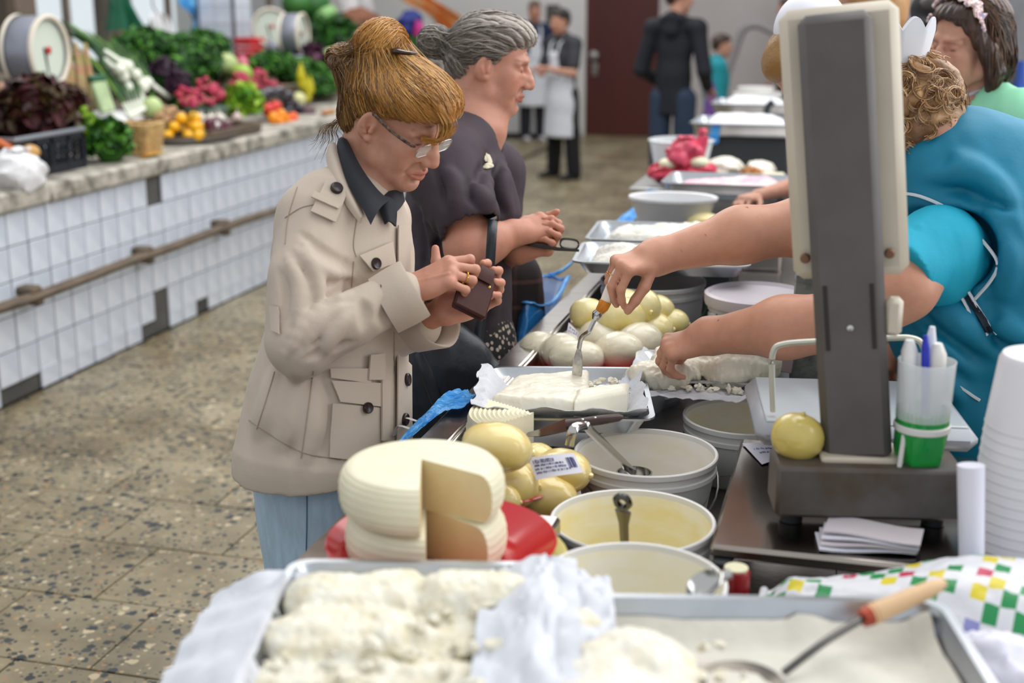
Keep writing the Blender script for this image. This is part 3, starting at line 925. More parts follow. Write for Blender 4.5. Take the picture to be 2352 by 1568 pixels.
proto = thing('yellow_tomato', 'small yellow tomato heaped on the round wooden tray', 'tomato', (0, 0, 0), 'yellow tomatoes on the round tray')
wpart('fruit', MB().ball((0, 0, 0), (0.033, 0.033, 0.031), 12, 8), YT, proto)
wpart('calyx', MB().lathe([(0.0, 0.035), (0.004, 0.033), (0.012, 0.0315), (0.004, 0.0305)], n=6), GR[1], proto)
k0 = 0
for lay, (n, w) in enumerate(((15, 1.0), (10, 0.75), (5, 0.45))):
    for k in range(n):
        u = ((k * 0.618) % 1) * 2 - 1; v = ((k * 0.35 + 0.2) % 1) * 2 - 1
        p = (tp[0] + 0.02 + v * 0.11 * w, tp[1] - 0.08 + u * 0.17 * w, tz + 0.047 + 0.042 * lay)
        if k0 == 0: proto.location = p
        else: dup(proto, p, (rng.uniform(-1, 1), rng.uniform(-1, 1), rng.uniform(0, 6)))
        k0 += 1
GAR = mat('garlic', '#e4ddd3', 0.5, var=0.15, vs=15)
for k in range(11):
    p = (tp[0] + rng.uniform(-0.12, 0.06), tp[1] + 0.14 + rng.uniform(-0.03, 0.13), tz + 0.042 + 0.03 * (k % 3))
    veg('garlic_bulb', 'white garlic bulb beside the yellow tomatoes on the round tray', p, (0.028, 0.028, 0.025), GAR, 'garlic', 'garlic on the round tray', stem=GAR, noise=0.1, seed=k, stem_h=0.8)
RON = mat('red_onion', '#5a2338', 0.3, var=0.35, vs=8)
for k in range(9):
    p = (-3.66 + rng.uniform(-0.09, 0.09), 6.78 + (k % 5) * 0.075, tz + 0.055 + 0.03 * (k // 5))
    veg('red_onion', 'dark red onion in the long wooden tray', p, 0.036, RON, 'onion', 'red onions in the long tray', stem=GAR, seed=k)
for k in range(8):
    p = (-3.72 + rng.uniform(-0.06, 0.08), 7.08 + (k % 4) * 0.06, tz + 0.05 + 0.035 * (k // 4))
    veg('garlic_bulb', 'pinkish garlic bulb in the long wooden tray', p, (0.03, 0.03, 0.027), mat('pink_garlic', '#d5bdb7', 0.5, var=0.2), 'garlic', 'pink garlic in the long tray', stem=GAR, noise=0.1, seed=k, stem_h=0.9)
herb('green_lettuce', 'upright lime green lettuce behind the red onions', 'lettuce', at(560, 238, -3.85), (0.09, 0.13, 0.1), 220, 0.09, [GR[3], GR[2], GR[3]], 60, elong=1.3)
# tomatoes, peppers, aubergines
TOM = mat('tomato', '#cf2a24', 0.25, var=0.15)
for k, (x, y) in enumerate(((615, 252), (632, 246), (628, 262))):
    veg('tomato', ['red tomato, nearest of the red ones behind the orange peppers', 'red tomato topmost behind the orange peppers', 'red tomato touching the orange peppers'][k], at(x, y, -3.78), (0.05, 0.05, 0.044), TOM, 'tomato', stem=GR[1], nu=16, nv=10)
PEP = [mat('pepper_orange', '#ee8d12', 0.25), mat('pepper_red', '#e85a1c', 0.25)]
for k, (x, y) in enumerate(((628, 272), (640, 280), (652, 272), (645, 265), (660, 279), (672, 272))):
    veg('orange_pepper', 'glossy orange pepper before the dark aubergines' if k < 4 else 'orange-red pepper at the right of the pepper heap', at(x, y, -3.66), (0.04, 0.04, 0.042), PEP[0 if k < 4 else 1], 'pepper', 'orange peppers on the ledge' if k < 4 else 'orange-red peppers on the ledge', stem=GR[1], noise=0.18, seed=k, nu=14, nv=9)
AUB = mat('aubergine', '#1d1626', 0.15, coat=0.5)
for k, (x, y) in enumerate(((600, 222), (618, 215), (640, 212), (658, 222), (668, 240), (682, 252), (690, 268), (662, 256), (700, 285))):
    veg('aubergine', 'glossy dark purple aubergine behind the tomatoes and peppers', at(x, y, -3.84), (0.05, 0.085, 0.045), AUB, 'aubergine', 'aubergines behind the peppers', stem=GR[0], seed=k)
veg('pattypan_squash', 'pale yellow squash beside the aubergines', at(686, 228, -3.9), (0.055, 0.055, 0.05), mat('squash', '#d6d29a', 0.4, var=0.15), 'squash', stem=GR[2])
veg('beetroot', 'dull grey-brown beetroot right of the aubergines', at(708, 258, -3.75), 0.055, mat('beet', '#6a5258', 0.7, var=0.3), 'beetroot', stem=GR[4])
YP = mat('yellow_pepper', '#c3b814', 0.3, var=0.25)
for k, (x, y) in enumerate(((690, 165), (700, 190), (712, 195), (705, 212), (692, 180))):
    p = at(x, y, -4.0)
    root_veg('yellow_pepper', 'long yellow-green pepper standing up before the herb heap', p + np.array([0, 0, -0.07]), p + np.array([0, 0.01, 0.07]), 0.032, 0.008, YP, 'pepper', 'long yellow peppers before the herbs', GR[1])
for k in range(4):
    p = at(745 + 6 * k, 262 - k, -3.62)
    root_veg('carrot', 'orange carrot at the far end of the ledge beside the blond hair', p + np.array([0.05, -0.09, 0.012]), p + np.array([-0.05, 0.07, 0.0]), 0.02, 0.005, CARR, 'carrot', 'carrots at the far end of the ledge', GR[2])
# ginger in a low crate
GIN = mat('ginger', '#b08c66', 0.7, var=0.3, vs=14)
for k in range(9):
    p = at(372 + 8 * (k % 5), 262 + 14 * (k // 5) + 8 * (k % 2), -3.78)
    t = thing('ginger_root', 'knobbly brown ginger root between basket and yellow tomatoes', 'ginger', p - np.array([0, 0, 0.03]), 'ginger roots beside the basket')
    m = MB()
    for j in range(4): m.ball(p + np.array([rng.uniform(-0.03, 0.03), rng.uniform(-0.045, 0.045), rng.uniform(-0.02, 0.03)]), (0.024, 0.032, 0.022), 10, 7, noise=0.2, seed=k + j)
    wpart('root', m, GIN, t)
# red crate, pink bag
rc = at(606, 108, -4.85)
t = thing('plastic_crate', 'bright red plastic crate behind the herbs below the dial scales', 'crate', (rc[0], rc[1], rc[2] - 0.08))
RED = mat('red_plastic', '#d3202a', 0.3)
m = MB(); rr_ = rot3('Z', R(-30))
wpart('crate_floor', MB().box(rc + np.array([0, 0, -0.07]), (0.22, 0.42, 0.015), rot=rr_), RED, t)
for s in (-1, 1):
    m = MB()
    for dz in (-0.055, -0.01, 0.035, 0.065): m.box(rc + rr_ @ np.array([s * 0.11, 0, dz]), (0.012, 0.42, 0.03), rot=rr_, bev=0.003)
    wpart('crate_side', m, RED, t)
    m = MB()
    for dz in (-0.055, -0.01, 0.035, 0.065): m.box(rc + rr_ @ np.array([0, s * 0.205, dz]), (0.21, 0.012, 0.03), rot=rr_, bev=0.003)
    wpart('crate_end', m, RED, t)
bag('plastic_bag', 'shiny pink bag lying under the red crate', at(556, 145, -4.4), (0.05, 0.06, 0.05), 8, mat('pink_bag', '#e77a90', 0.2, var=0.3, vs=10), cat='bag')
# hanging cloths and bags at the windows (each with its hook)
def drape(name, label, cat, px, X_, m, amp=0.03, hook=True, folds=5, nu=20, nv=8):
    """px: left and right outline pixels from top to bottom"""
    L = np.array([at(x, y, X_) for x, y in px[0]]); Rr = np.array([at(x, y, X_) for x, y in px[1]])
    Ls, Rs = smooth_path(L, 12), smooth_path(Rr, 12)
    P = np.array([[Ls[i] + (Rs[i] - Ls[i]) * u + np.array([amp * math.sin(u * folds * 3.14 + i * 0.2) * (0.4 + i / 14), 0, 0]) for u in np.linspace(0, 1, nu)] for i in range(12)])
    top = (L[0] + Rr[0]) / 2
    t = thing(name, label, cat, top)
    wpart('cloth', MB().sheet(P, 0.006), m, t)
    if hook: wpart('hook', MB().tube([top, top + np.array([-0.03, 0, 0.05]), top + np.array([-0.05, 0, 0.4])], 0.006, 5), DARKM, t)
    return t
drape('hanging_apron', 'dark green cloth hanging in folds at the window above the herbs', 'cloth', ([(250, -40), (248, 10), (243, 72)], [(285, -40), (300, 10), (338, 62)]), -5.6, mat('green_cloth', '#1f6b4d', 0.7, var=0.4, vs=6), 0.05)
drape('blue_bag', 'bright blue plastic bag hanging at the window left of the tiled pillar', 'bag', ([(405, -30), (408, 10), (440, 40), (440, 85)], [(492, -30), (490, 10), (488, 40), (490, 85)]), -5.5, mat('blue_plastic', '#2f8bd6', 0.25, var=0.35, vs=8, col2='#7cc8f2'), 0.04)
drape('blue_coat', 'dark blue cloth hanging right of the tiled pillar', 'cloth', ([(544, -30), (545, 40), (547, 105)], [(560, -30), (562, 40), (560, 105)]), -5.6, mat('blue_cloth', '#1f4fb0', 0.6, var=0.3), 0.03)
drape('white_bag_hanging', 'white plastic bag hanging crumpled beside the green cloth', 'bag', ([(345, 30), (340, 50), (345, 80)], [(375, 30), (392, 50), (400, 85)]), -5.5, BAG, 0.04)
drape('orange_scarf', 'orange and yellow cloth sweeping down above the grey-haired woman', 'cloth', ([(895, -30), (925, 5), (985, 40), (1035, 95)], [(960, -40), (1000, 0), (1060, 35), (1082, 60)]), -4.6, mat('orange_cloth', '#ee8a22', 0.6, var=0.5, vs=3, col2='#e8c8a0'), 0.06)
bb = at(942, 58, -4.4)
bag('blue_bundle', 'dark blue cloth bundle below the orange cloth', bb, (0.12, 0.2, 0.14), 12, mat('navy_cloth', '#26327c', 0.7, var=0.3), cat='bundle', tail=False)
bag('pink_bundle', 'small magenta bundle beside the dark blue one', at(962, 78, -4.25), (0.05, 0.06, 0.13), 13, mat('magenta_cloth', '#b3267c', 0.6), cat='bundle', tail=False)
herb('herb_heap', 'green herb heap below the dark blue bundle', 'herbs', at(960, 118, -4.0), (0.2, 0.4, 0.12), 400, 0.08, [GR[1], GR[4], GR[0]], 70)
bag('brown_sack', 'brown sack standing behind the leaf heap below the white sheet', at(822, 58, -4.9), (0.2, 0.24, 0.16), 14, mat('brown_sack', '#8a5a42', 0.8, var=0.3), cat='sack', tail=False)
drape('white_sheet', 'white sheet hanging over the brown sack', 'cloth', ([(772, -30), (778, 5), (782, 28)], [(862, -30), (860, 0), (870, 22)]), -4.95, BAG, 0.03)

# ================================================================== CHEESE COUNTER
XE = -0.745
FLZ = 0.76
BRUSH = mat('brushed_steel', '#b9b1ab', 0.22, 1.0, var=0.15, vs=3, aniso=(1, 14, 1), bump=0.04, bs=80)
ct = thing('cheese_counter', 'long steel-rimmed cheese counter running from the front to the far wall', 'counter', (-0.35, 4, 0))
wpart('front_panel', MB().box((XE + 0.02, 5.2, 0.43), (0.03, 8.6, 0.86), bev=0.004), mat('panel_white', '#b9b9bb', 0.5, var=0.15), ct)
wpart('steel_rim', MB().box((XE + 0.03, 5.2, 0.90), (0.062, 8.6, 0.04), bev=0.006), BRUSH, ct)
wpart('rim_lip', MB().box((XE + 0.072, 5.2, 0.845), (0.012, 8.6, 0.145), rot=rot3('Y', R(-9)), bev=0.003), BRUSH, ct)
wpart('counter_floor', MB().box((-0.35, 5.2, FLZ - 0.015), (0.72, 8.6, 0.03), bev=0.004).box((0.10, 1.7, FLZ - 0.015), (0.19, 1.6, 0.03), bev=0.004), BRUSH, ct)
wpart('back_panel', MB().box((0.0, 6.0, 0.42), (0.03, 7.0, 0.84), bev=0.004), mat('panel_grey', '#8d8d90', 0.5, var=0.15), ct)
wpart('end_panel', MB().box((-0.28, 0.92, 0.44), (0.92, 0.03, 0.88), bev=0.004), mat('panel_white', '#b9b9bb', 0.5), ct)
wpart('shelf_board', MB().box((-0.29, 1.15, 0.925), (0.88, 0.44, 0.04), bev=0.005), BRUSH, ct)
wpart('shelf_board', MB().box((-0.56, 1.61, 0.905), (0.30, 0.46, 0.035), bev=0.005), BRUSH, ct)
# side table at the counter's near end, right
stb = thing('side_table', 'low side table at the near end of the counter under the patterned bag', 'table', (0.62, 1.55, 0))
wpart('tabletop', MB().box((0.66, 1.6, 0.865), (0.92, 1.05, 0.03), bev=0.005), mat('table_grey', '#8f9090', 0.4, var=0.2), stb)
for sx in (0.25, 1.05):
    for sy in (1.15, 2.05): wpart('leg', MB().box((sx, sy, 0.425), (0.04, 0.04, 0.85), bev=0.004), DARKM, stb)

WHP = mat('white_plastic', '#dcdad6', 0.38, var=0.05, vs=3, sss=0.0)
CREAM = mat('cream_inside', '#e2dcc2', 0.35, var=0.12, vs=8, col2='#d9cd92')
def bucket(label, c, dia, h, inside='#e6e2d4', smear='#e3d9a8', handle_side=1, fill=None, fillcol=None, group=None, body='#dcdad6', lidrim=True, taper=0.84, hcol=None, amount=0.5):
    """c: centre of the rim plane"""
    r = dia / 2; x, y, z = c
    z0 = z - h
    t = thing('plastic_bucket', label, 'bucket', (x, y, z0), group)
    prof = [(0, z0), (r * taper - 0.006, z0), (r * taper, z0 + 0.006), (r * 0.955, z - 0.034), (r * 0.985, z - 0.034), (r * 0.985, z - 0.026), (r * 0.962, z - 0.024), (r * 0.965, z - 0.012), (r * 0.998, z - 0.011), (r, z - 0.002), (r * 0.985, z), (r * 0.955, z - 0.001), (r * 0.94, z - 0.01)]
    wpart('bucket_wall', MB().lathe(prof, (x, y, 0), 56), mat('bkt_' + body, body, 0.38, var=0.05, vs=4), t)
    inn = [(r * 0.94, z - 0.009), (r * (taper - 0.01), z0 + 0.012), (r * 0.7, z0 + 0.009), (0, z0 + 0.009)]
    wpart('bucket_inside', MB().lathe(inn, (x, y, 0), 56), mat('ins_' + inside + smear, inside, 0.3, var=0.1, vs=9, col2=smear, aniso=(1, 1, 3)), t)
    if fill is not None:
        P = [[np.array([x + rr * math.cos(a), y + rr * math.sin(a), z0 + fill + 0.012 * snoise(np.array([rr * 30 * math.cos(a), rr * 30 * math.sin(a), x * 50]))]) for a in np.linspace(0, 2 * math.pi, 30, endpoint=False)] for rr in np.linspace(0.001, r * (taper + 0.04), 9)]
        wpart('contents', MB().grid(P, closed_v=True, flip=True), mat('fill_' + (fillcol or smear), fillcol or smear, 0.35, var=0.15, vs=20, bump=0.4, bs=30), t)
    ang = R(-35) * handle_side
    pts = [np.array([x + r * 1.01 * math.cos(a), y + r * 1.01 * math.sin(a), z - 0.022 - 0.075 * math.sin((a - ang0) / math.pi * math.pi)]) for ang0 in (ang + math.pi,) for a in np.linspace(ang0, ang0 + math.pi, 18)]
    wpart('wire_handle', MB().tube(pts, 0.0022, 6), mat(hcol or 'handle_steel', '#6f6d68' if not hcol else hcol, 0.35, 0.7), t)
    for a in (ang, ang + math.pi):
        wpart('handle_boss', MB().box((x + r * 0.99 * math.cos(a), y + r * 0.99 * math.sin(a), z - 0.024), (0.012, 0.024, 0.026), rot=rot3('Z', a), bev=0.004), mat('bkt_' + body, body, 0.38), t)
    return t
bucket('white bucket nearest the big steel tray, cream smeared inside with a steel spoon', (-0.255, 1.593, 0.947), 0.25, 0.185, '#f0ecdf', '#ece4c4')
bucket('white bucket with yellow sour cream and an upright spoon handle', (-0.313, 1.93, 0.892), 0.265, 0.132, '#f0ebd6', '#ebdc9f', -1, 0.03, '#ead892')
bucket('white bucket holding a hooked steel ladle beside the price tag', (-0.345, 2.26, 0.89), 0.265, 0.13, '#f0ece6', '#ebe2cf', -1)
bucket('white bucket half hidden behind the weighing pan', (-0.19, 2.53, 0.888), 0.245, 0.128, '#efeae0', '#ebe0bb', 1)
bucket('pale grey bucket under the ricotta trays with green wire handle', (-0.49, 3.25, 1.0), 0.27, 0.24, '#c9c9cb', '#bdbdc0', -1, body='#b9bcc2', hcol='#3f6b52')
bucket('pale grey bucket with lid right of the other grey bucket', (-0.215, 3.10, 0.985), 0.235, 0.225, '#c9c9cb', '#bdbdc0', -1, body='#bfc0c6')
t = thing('bucket_lid', 'pale lilac plastic lid on the right grey bucket', 'lid', (-0.215, 3.10, 0.985))
wpart('lid_disc', MB().lathe([(0, 0.0), (0.124, 0.0), (0.126, 0.006), (0.126, 0.026), (0.118, 0.03), (0.112, 0.022), (0, 0.022)], (-0.215, 3.10, 0.986), 48), mat('lid_lilac', '#c8c0c6', 0.4), t)
wpart('pull_tab', MB().box((-0.10, 3.02, 1.004), (0.03, 0.016, 0.012), bev=0.003), mat('lid_lilac', '#c8c0c6', 0.4), t)

SPOON = mat('spoon_steel', '#b5b4b2', 0.16, 1.0)
def bar(mb, pts, w, th, up): return mb.tube(pts, w, 8, flat=th / w, up=up)
# spoons and ladles in the buckets
t = thing('steel_ladle', 'hooked steel ladle handle bending over the rim of a bucket', 'ladle', (-0.40, 2.27, 0.78))
a, b = Yp(1405, 1035, 2.255), np.array([-0.44, 2.16, 0.935])
p0, p1, p2 = Yp(1403, 1035, 2.22), Yp(1345, 978, 2.14), Yp(1318, 985, 2.11)
wpart('ladle_shaft', MB().tube(smooth_path([p0 + (p0 - p1) * 1.0, p0, p1 + (p0 - p1) * 0.15, p1, p2, p2 + np.array([-0.006, -0.004, -0.03])], 22), 0.0085, 8, flat=0.28, up=(0.3, -1, 0.6)), SPOON, t)
bc = p0 + (p0 - p1) * 1.0
wpart('ladle_cup', MB().lathe([(0, -0.03), (0.02, -0.028), (0.032, -0.012), (0.034, 0.004), (0.031, 0.004), (0.029, -0.011), (0.018, -0.025), (0, -0.027)], bc, 22), SPOON, t)
t = thing('steel_spoon', 'dark steel spoon with hanging hole standing in the yellow sour cream', 'spoon', (-0.345, 1.88, 0.77))
p0, p1 = Yp(1428, 1165, 1.86), Yp(1432, 1215, 1.87)
q0 = np.array([-0.322, 1.93, 0.80])
top = Yp(1430, 1152, 1.80)
m = MB(); fr = frame(top - q0, (0, -1, 0.3))
m.tube([q0, q0 + (top - q0) * 0.7, top - (top - q0) * 0.12], [0.006, 0.008, 0.013], 8, flat=0.22, up=(0, -1, 0.3))
ring = [top + fr[:, 0] * 0.012 * math.cos(a) * 1.3 + fr[:, 1] * 0.010 * math.sin(a) for a in np.linspace(0, 2 * math.pi, 16, endpoint=False)]
m.tube(ring, 0.0055, 6, closed=True, up=fr[:, 2])
wpart('spoon_handle', m, mat('spoon_dark', '#5b5a58', 0.25, 1.0), t)
wpart('spoon_bowl', MB().ball(q0, (0.03, 0.022, 0.008), 14, 8), SPOON, t)
t = thing('steel_scoop', 'shiny steel scoop resting on the right rim of the nearest bucket', 'spoon', (-0.14, 1.55, 0.93))
c0, c1 = Yp(1655, 1325, 1.535), Yp(1590, 1385, 1.50)
P = [[c0 + (c1 - c0) * u + frame(c1 - c0)[:, 1] * 0.022 * v * math.sin(math.pi * min(0.98, 0.12 + u * 0.8)) + frame(c1 - c0)[:, 2] * (0.016 * v * v - 0.004) for v in np.linspace(-1, 1, 9)] for u in np.linspace(0, 1, 10)]
wpart('scoop_bowl', MB().sheet(P, 0.002), SPOON, t)
wpart('scoop_handle', MB().tube([c0, c0 + np.array([0.012, 0.006, 0.004])], 0.007, 8), SPOON, t)

# ---- cheeses
CHW = mat('white_cheese', '#e6dfc2', 0.5, var=0.08, vs=12, bump=0.25, bs=60, bd=0.003)
CHC = mat('cheese_cut', '#ddd2ac', 0.5, var=0.1, vs=10)
REDP = mat('red_plate', '#c31a22', 0.15, coat=0.4)
def plate(name, label, c, r, h=0.035, m=REDP, n=44, cat='plate', wav=0.0):
    t = thing(name, label, cat, c)
    wpart('plate_dish', MB().lathe([(0, 0.0), (r * 0.62, 0.0), (r * 0.74, h * 0.25), (r * 0.97, h * 0.92), (r, h), (r * 0.985, h + 0.003), (r * 0.95, h * 0.98), (r * 0.72, h * 0.34), (r * 0.6, 0.005), (0, 0.005)], c, n), m, t)
    return t
WC = (-0.552, 1.612)
ZP = 0.923
t = thing('melamine_dish', 'yellow-green dish peeping out below the red plate', 'dish', (WC[0] + 0.03, WC[1] - 0.0, ZP))
wpart('dish_body', MB().lathe([(0, 0), (0.09, 0), (0.160, 0.022), (0.154, 0.022), (0.088, 0.005), (0, 0.005)], (WC[0] + 0.04, WC[1], ZP), 40), mat('dish_yellow', '#b9ad3c', 0.35), t)
plate('serving_plate', 'glossy red plate under the two cut cheese wheels', (WC[0] + 0.022, WC[1], ZP + 0.008), 0.162, 0.036)
def wheel(label, c, r, h, a0, a1, seed):
    """cheese wheel with a wedge taken out between angles a1 and a0"""
    t = thing('cheese_round', label, 'cheese', c, 'cut white cheese wheels')
    prof = [(0.0, 0.0)]
    n = 22
    for k in range(n + 1):
        th = -math.pi / 2 + math.pi * k / n
        rr = r - h * 0.36 + h * 0.36 * abs(math.cos(th)) ** 0.75 + 0.0004 * (1 if k % 2 else -1)
        prof.append((rr, h / 2 + h / 2 * math.copysign(abs(math.sin(th)) ** 0.9, math.sin(th))))
    for q in (0.75, 0.5, 0.25):
        prof.append((prof[n + 1][0] * q, h + 0.004 * (1 - q)))
    prof.append((0, h + 0.004))
    m = MB().lathe(prof, c, 60, a0=a0, a1=a1)
    wpart('rind', m, mat('rind', '#e8e1c6', 0.55, var=0.1, vs=10, bump=0.35, bs=90, bd=0.002), t)
    cf = MB()
    for ang in (a0, a1):
        V = [[c[0] + rr * math.cos(ang), c[1] + rr * math.sin(ang), c[2] + z] for rr, z in prof]
        cf.add(V, [tuple(range(len(V)))])
    wpart('cut_face', cf, mat('cut_face', '#e0cf9f', 0.45, var=0.12, vs=14, bump=0.2, bs=50), t)
    # embossed cloth lines on the side
    lines = MB()
    for k in range(3, n - 2, 2):
        rr, z = prof[k + 1]
        lines.tube([(c[0] + (rr + 0.0004) * math.cos(a), c[1] + (rr + 0.0004) * math.sin(a), c[2] + z) for a in np.linspace(a0, a1, 50)], 0.0006, 4)
    o = wpart('rind_lines', lines, mat('rind', '#e8e1c6', 0.55), t); o['kind'] = 'stuff'
    return t
plz = ZP + 0.008 + 0.006
A0 = R(-48); 
wheel('lower white cheese wheel on the red plate, wedge cut out', (WC[0], WC[1], plz), 0.112, 0.070, R(-24), R(288), 1)
wheel('upper white cheese wheel lying on the lower one, wedge cut out', (WC[0] - 0.004, WC[1] - 0.003, plz + 0.072), 0.114, 0.070, R(-16), R(287), 2)
# half wheel with ridged top
t = thing('cheese_half', 'quarter wheel of white cheese with a ridged top before the cottage cheese tray', 'cheese', (-0.60, 2.1, 0.868))
hc = Zp(1226, 946, 0.955) - np.array([0, 0, 0.086]); hr, hh = 0.125, 0.086
a0, a1 = R(150), R(238)
prof = [(0, 0), (hr * 0.9, 0), (hr, 0.02)]
for k in range(6): prof += [(hr + 0.001, 0.02 + 0.008 * k), (hr - 0.0015, 0.024 + 0.008 * k)]
prof += [(hr * 0.985, hh - 0.008)]
for k in range(13):
    q = 0.96 - k * 0.07
    prof += [(hr * q, hh - 0.0005), (hr * (q - 0.035), hh - 0.0035)]
prof += [(0, hh)]
wpart('rind', MB().lathe(prof, hc, 48, a0=a0, a1=a1), CHW, t)
cf = MB()
for ang in (a0, a1):
    V = [[hc[0] + rr * math.cos(ang), hc[1] + rr * math.sin(ang), hc[2] + z] for rr, z in prof]
    cf.add(V, [tuple(range(len(V)))])
wpart('cut_face', cf, mat('cut_white', '#ebe5cd', 0.5, var=0.06, vs=14, bump=0.2, bs=50), t)
plate('serving_plate', 'red plate under the half wheel and the golden cheeses', (-0.60, 2.09, 0.846), 0.135, 0.03)
t = thing('plate_stand', 'dark low stand under the red plate of the quarter cheese', 'stand', (-0.58, 2.1, FLZ))
wpart('stand_box', MB().box((-0.58, 2.11, FLZ + 0.04), (0.14, 0.12, 0.078), bev=0.006), DARKM, t)
wpart('stand_plate', MB().box((-0.58, 2.11, FLZ + 0.0815), (0.15, 0.13, 0.004), bev=0.001), DARKM, t)
# golden smoked cheeses
GOLD = mat('golden_cheese', '#e0c067', 0.22, var=0.15, vs=6, col2='#e9d9a0', coat=0.6, bump=0.12, bs=14, bd=0.01)
def golden(label, c, r, rot=None, group=None, m=None, seed=0, knot=True):
    t = thing('smoked_cheese', label, 'cheese', np.array(c) - np.array([0, 0, r[2] * 0.9]), group)
    wpart('cheese_body', MB().ball(c, r, 30, 20, rot=rot, noise=0.05, seed=seed), m or GOLD, t)
    if knot:
        ax = (rot if rot is not None else np.eye(3))[:, 0]
        e = np.array(c) + ax * r[0] * 0.98
        wpart('knot', MB().ball(e, (r[0] * 0.12, r[1] * 0.14, r[2] * 0.14), 10, 6, noise=0.3, seed=seed), m or GOLD, t)
    return t
def gp(x, y, Y): return Yp(x, y, Y)
golden('large golden smoked cheese leaning against the ridged half wheel', gp(1142, 1026, 1.97), (0.060, 0.045, 0.042), rot3('Z', R(15)) @ rot3('Y', R(10)), seed=1)
golden('golden cheese ball right of the cut wheels, above its red plate', gp(1185, 1112, 2.03), (0.042, 0.045, 0.042), seed=2)
golden('golden cheese ball low beside the cut wheels', gp(1160, 1150, 1.985), (0.028, 0.03, 0.028), seed=3)
golden('pale golden oval cheese before the price tag', gp(1256, 1142, 2.065), (0.054, 0.045, 0.042), rot3('Z', R(10)), seed=4)
golden('golden cheese mostly hidden behind the price tag', gp(1290, 1082, 2.11), (0.055, 0.045, 0.04), rot3('Z', R(-10)), seed=5)
golden('small golden cheese behind the price tag top', gp(1235, 1055, 2.17), (0.035, 0.033, 0.03), seed=6)
plate('serving_plate', 'red plate under the golden cheeses beside the ladle bucket', (-0.475, 2.06, FLZ), 0.075, 0.02)

PAPER = mat('paper', '#e4e2ee', 0.6, var=0.03)
INK = mat('ink', '#55588c', 0.6)
def card(name, label, P4, lines, cat='card', curl=0.004):
    """P4: four corners (top-left, top-right, bottom-right, bottom-left); lines: list of text rows as (v0, v1, n)"""
    a, b, c, d = [np.array(p) for p in P4]
    t = thing(name, label, cat, (c + d) / 2)
    N = np.cross(b - a, d - a); N /= np.linalg.norm(N)
    if N @ (CAM - a) < 0: N = -N
    def pt(u, v): return (a * (1 - u) + b * u) * (1 - v) + (d * (1 - u) + c * u) * v + N * curl * math.sin(math.pi * u)
    P = [[pt(u, v) for u in np.linspace(0, 1, 9)] for v in np.linspace(0, 1, 7)]
    wpart('paper', MB().sheet(P, 0.0006), PAPER, t)
    m = MB()
    g = random.Random(len(label))
    for (v0, v1, n, u0, u1) in lines:
        for k in range(n):
            x0 = u0 + (u1 - u0) * k / n; w = (u1 - u0) / n
            kind = g.random()
            q = [(x0 + w * 0.1, v0), (x0 + w * 0.1, v1)] if kind < 0.35 else ([(x0 + w * 0.1, v1), (x0 + w * 0.1, v0), (x0 + w * 0.7, v0), (x0 + w * 0.7, v1)] if kind < 0.7 else [(x0, v0), (x0 + w * 0.7, (v0 + v1) / 2), (x0, v1), (x0 + w * 0.6, v1)])
            m.tube([pt(u, v) + N * 0.0009 for u, v in q], 0.0005, 4)
    o = wpart('handwriting', m, INK, t); o['kind'] = 'stuff'
    return t
card('price_tag', 'white paper price tag with handwritten lines stuck in the golden cheeses', [gp(1212, 1052, 2.03), gp(1318, 1040, 2.05), gp(1340, 1085, 2.03), gp(1232, 1102, 2.01)],
     [(0.14, 0.3, 12, 0.08, 0.55), (0.36, 0.44, 20, 0.08, 0.7), (0.52, 0.60, 18, 0.06, 0.75), (0.68, 0.76, 20, 0.06, 0.8), (0.2, 0.7, 7, 0.78, 0.96)])
# knife with brown handle lying across, on a steel tray edge
t = thing('kitchen_knife', 'knife with dark brown riveted handle lying before the cottage cheese', 'knife', Yp(1340, 975, 2.215))
k0, k1, k2 = Yp(1240, 990, 2.22), Yp(1300, 975, 2.215), Yp(1432, 957, 2.235)
wpart('handle', MB().tube([k1, k1 + (k2 - k1) * 0.15, k1 + (k2 - k1) * 0.6, k1 + (k2 - k1) * 0.92, k2], [0.013, 0.012, 0.0125, 0.010, 0.004], 10, flat=0.7), mat('knife_wood', '#3b221d', 0.4, var=0.3), t)
N_ = frame(k2 - k1, (0, -0.6, 0.8))
bl = [k1 + N_[:, 1] * 0.013, k1 - N_[:, 1] * 0.016, k0 - N_[:, 1] * 0.012, k0 + N_[:, 1] * 0.004]
wpart('blade', MB().sheet(np.array([[bl[0], bl[3], k0 + (k0 - k1) * 0.9 + N_[:, 1] * 0.003], [bl[1], bl[2], k0 + (k0 - k1) * 0.9 + N_[:, 1] * 0.001]]), 0.002), SPOON, t)
for u in (0.3, 0.52):
    p = k1 + (k2 - k1) * u + N_[:, 2] * 0.0085
    wpart('rivet', MB().ball(p, (0.003, 0.003, 0.0012), 8, 5, rot=N_), SPOON, t)

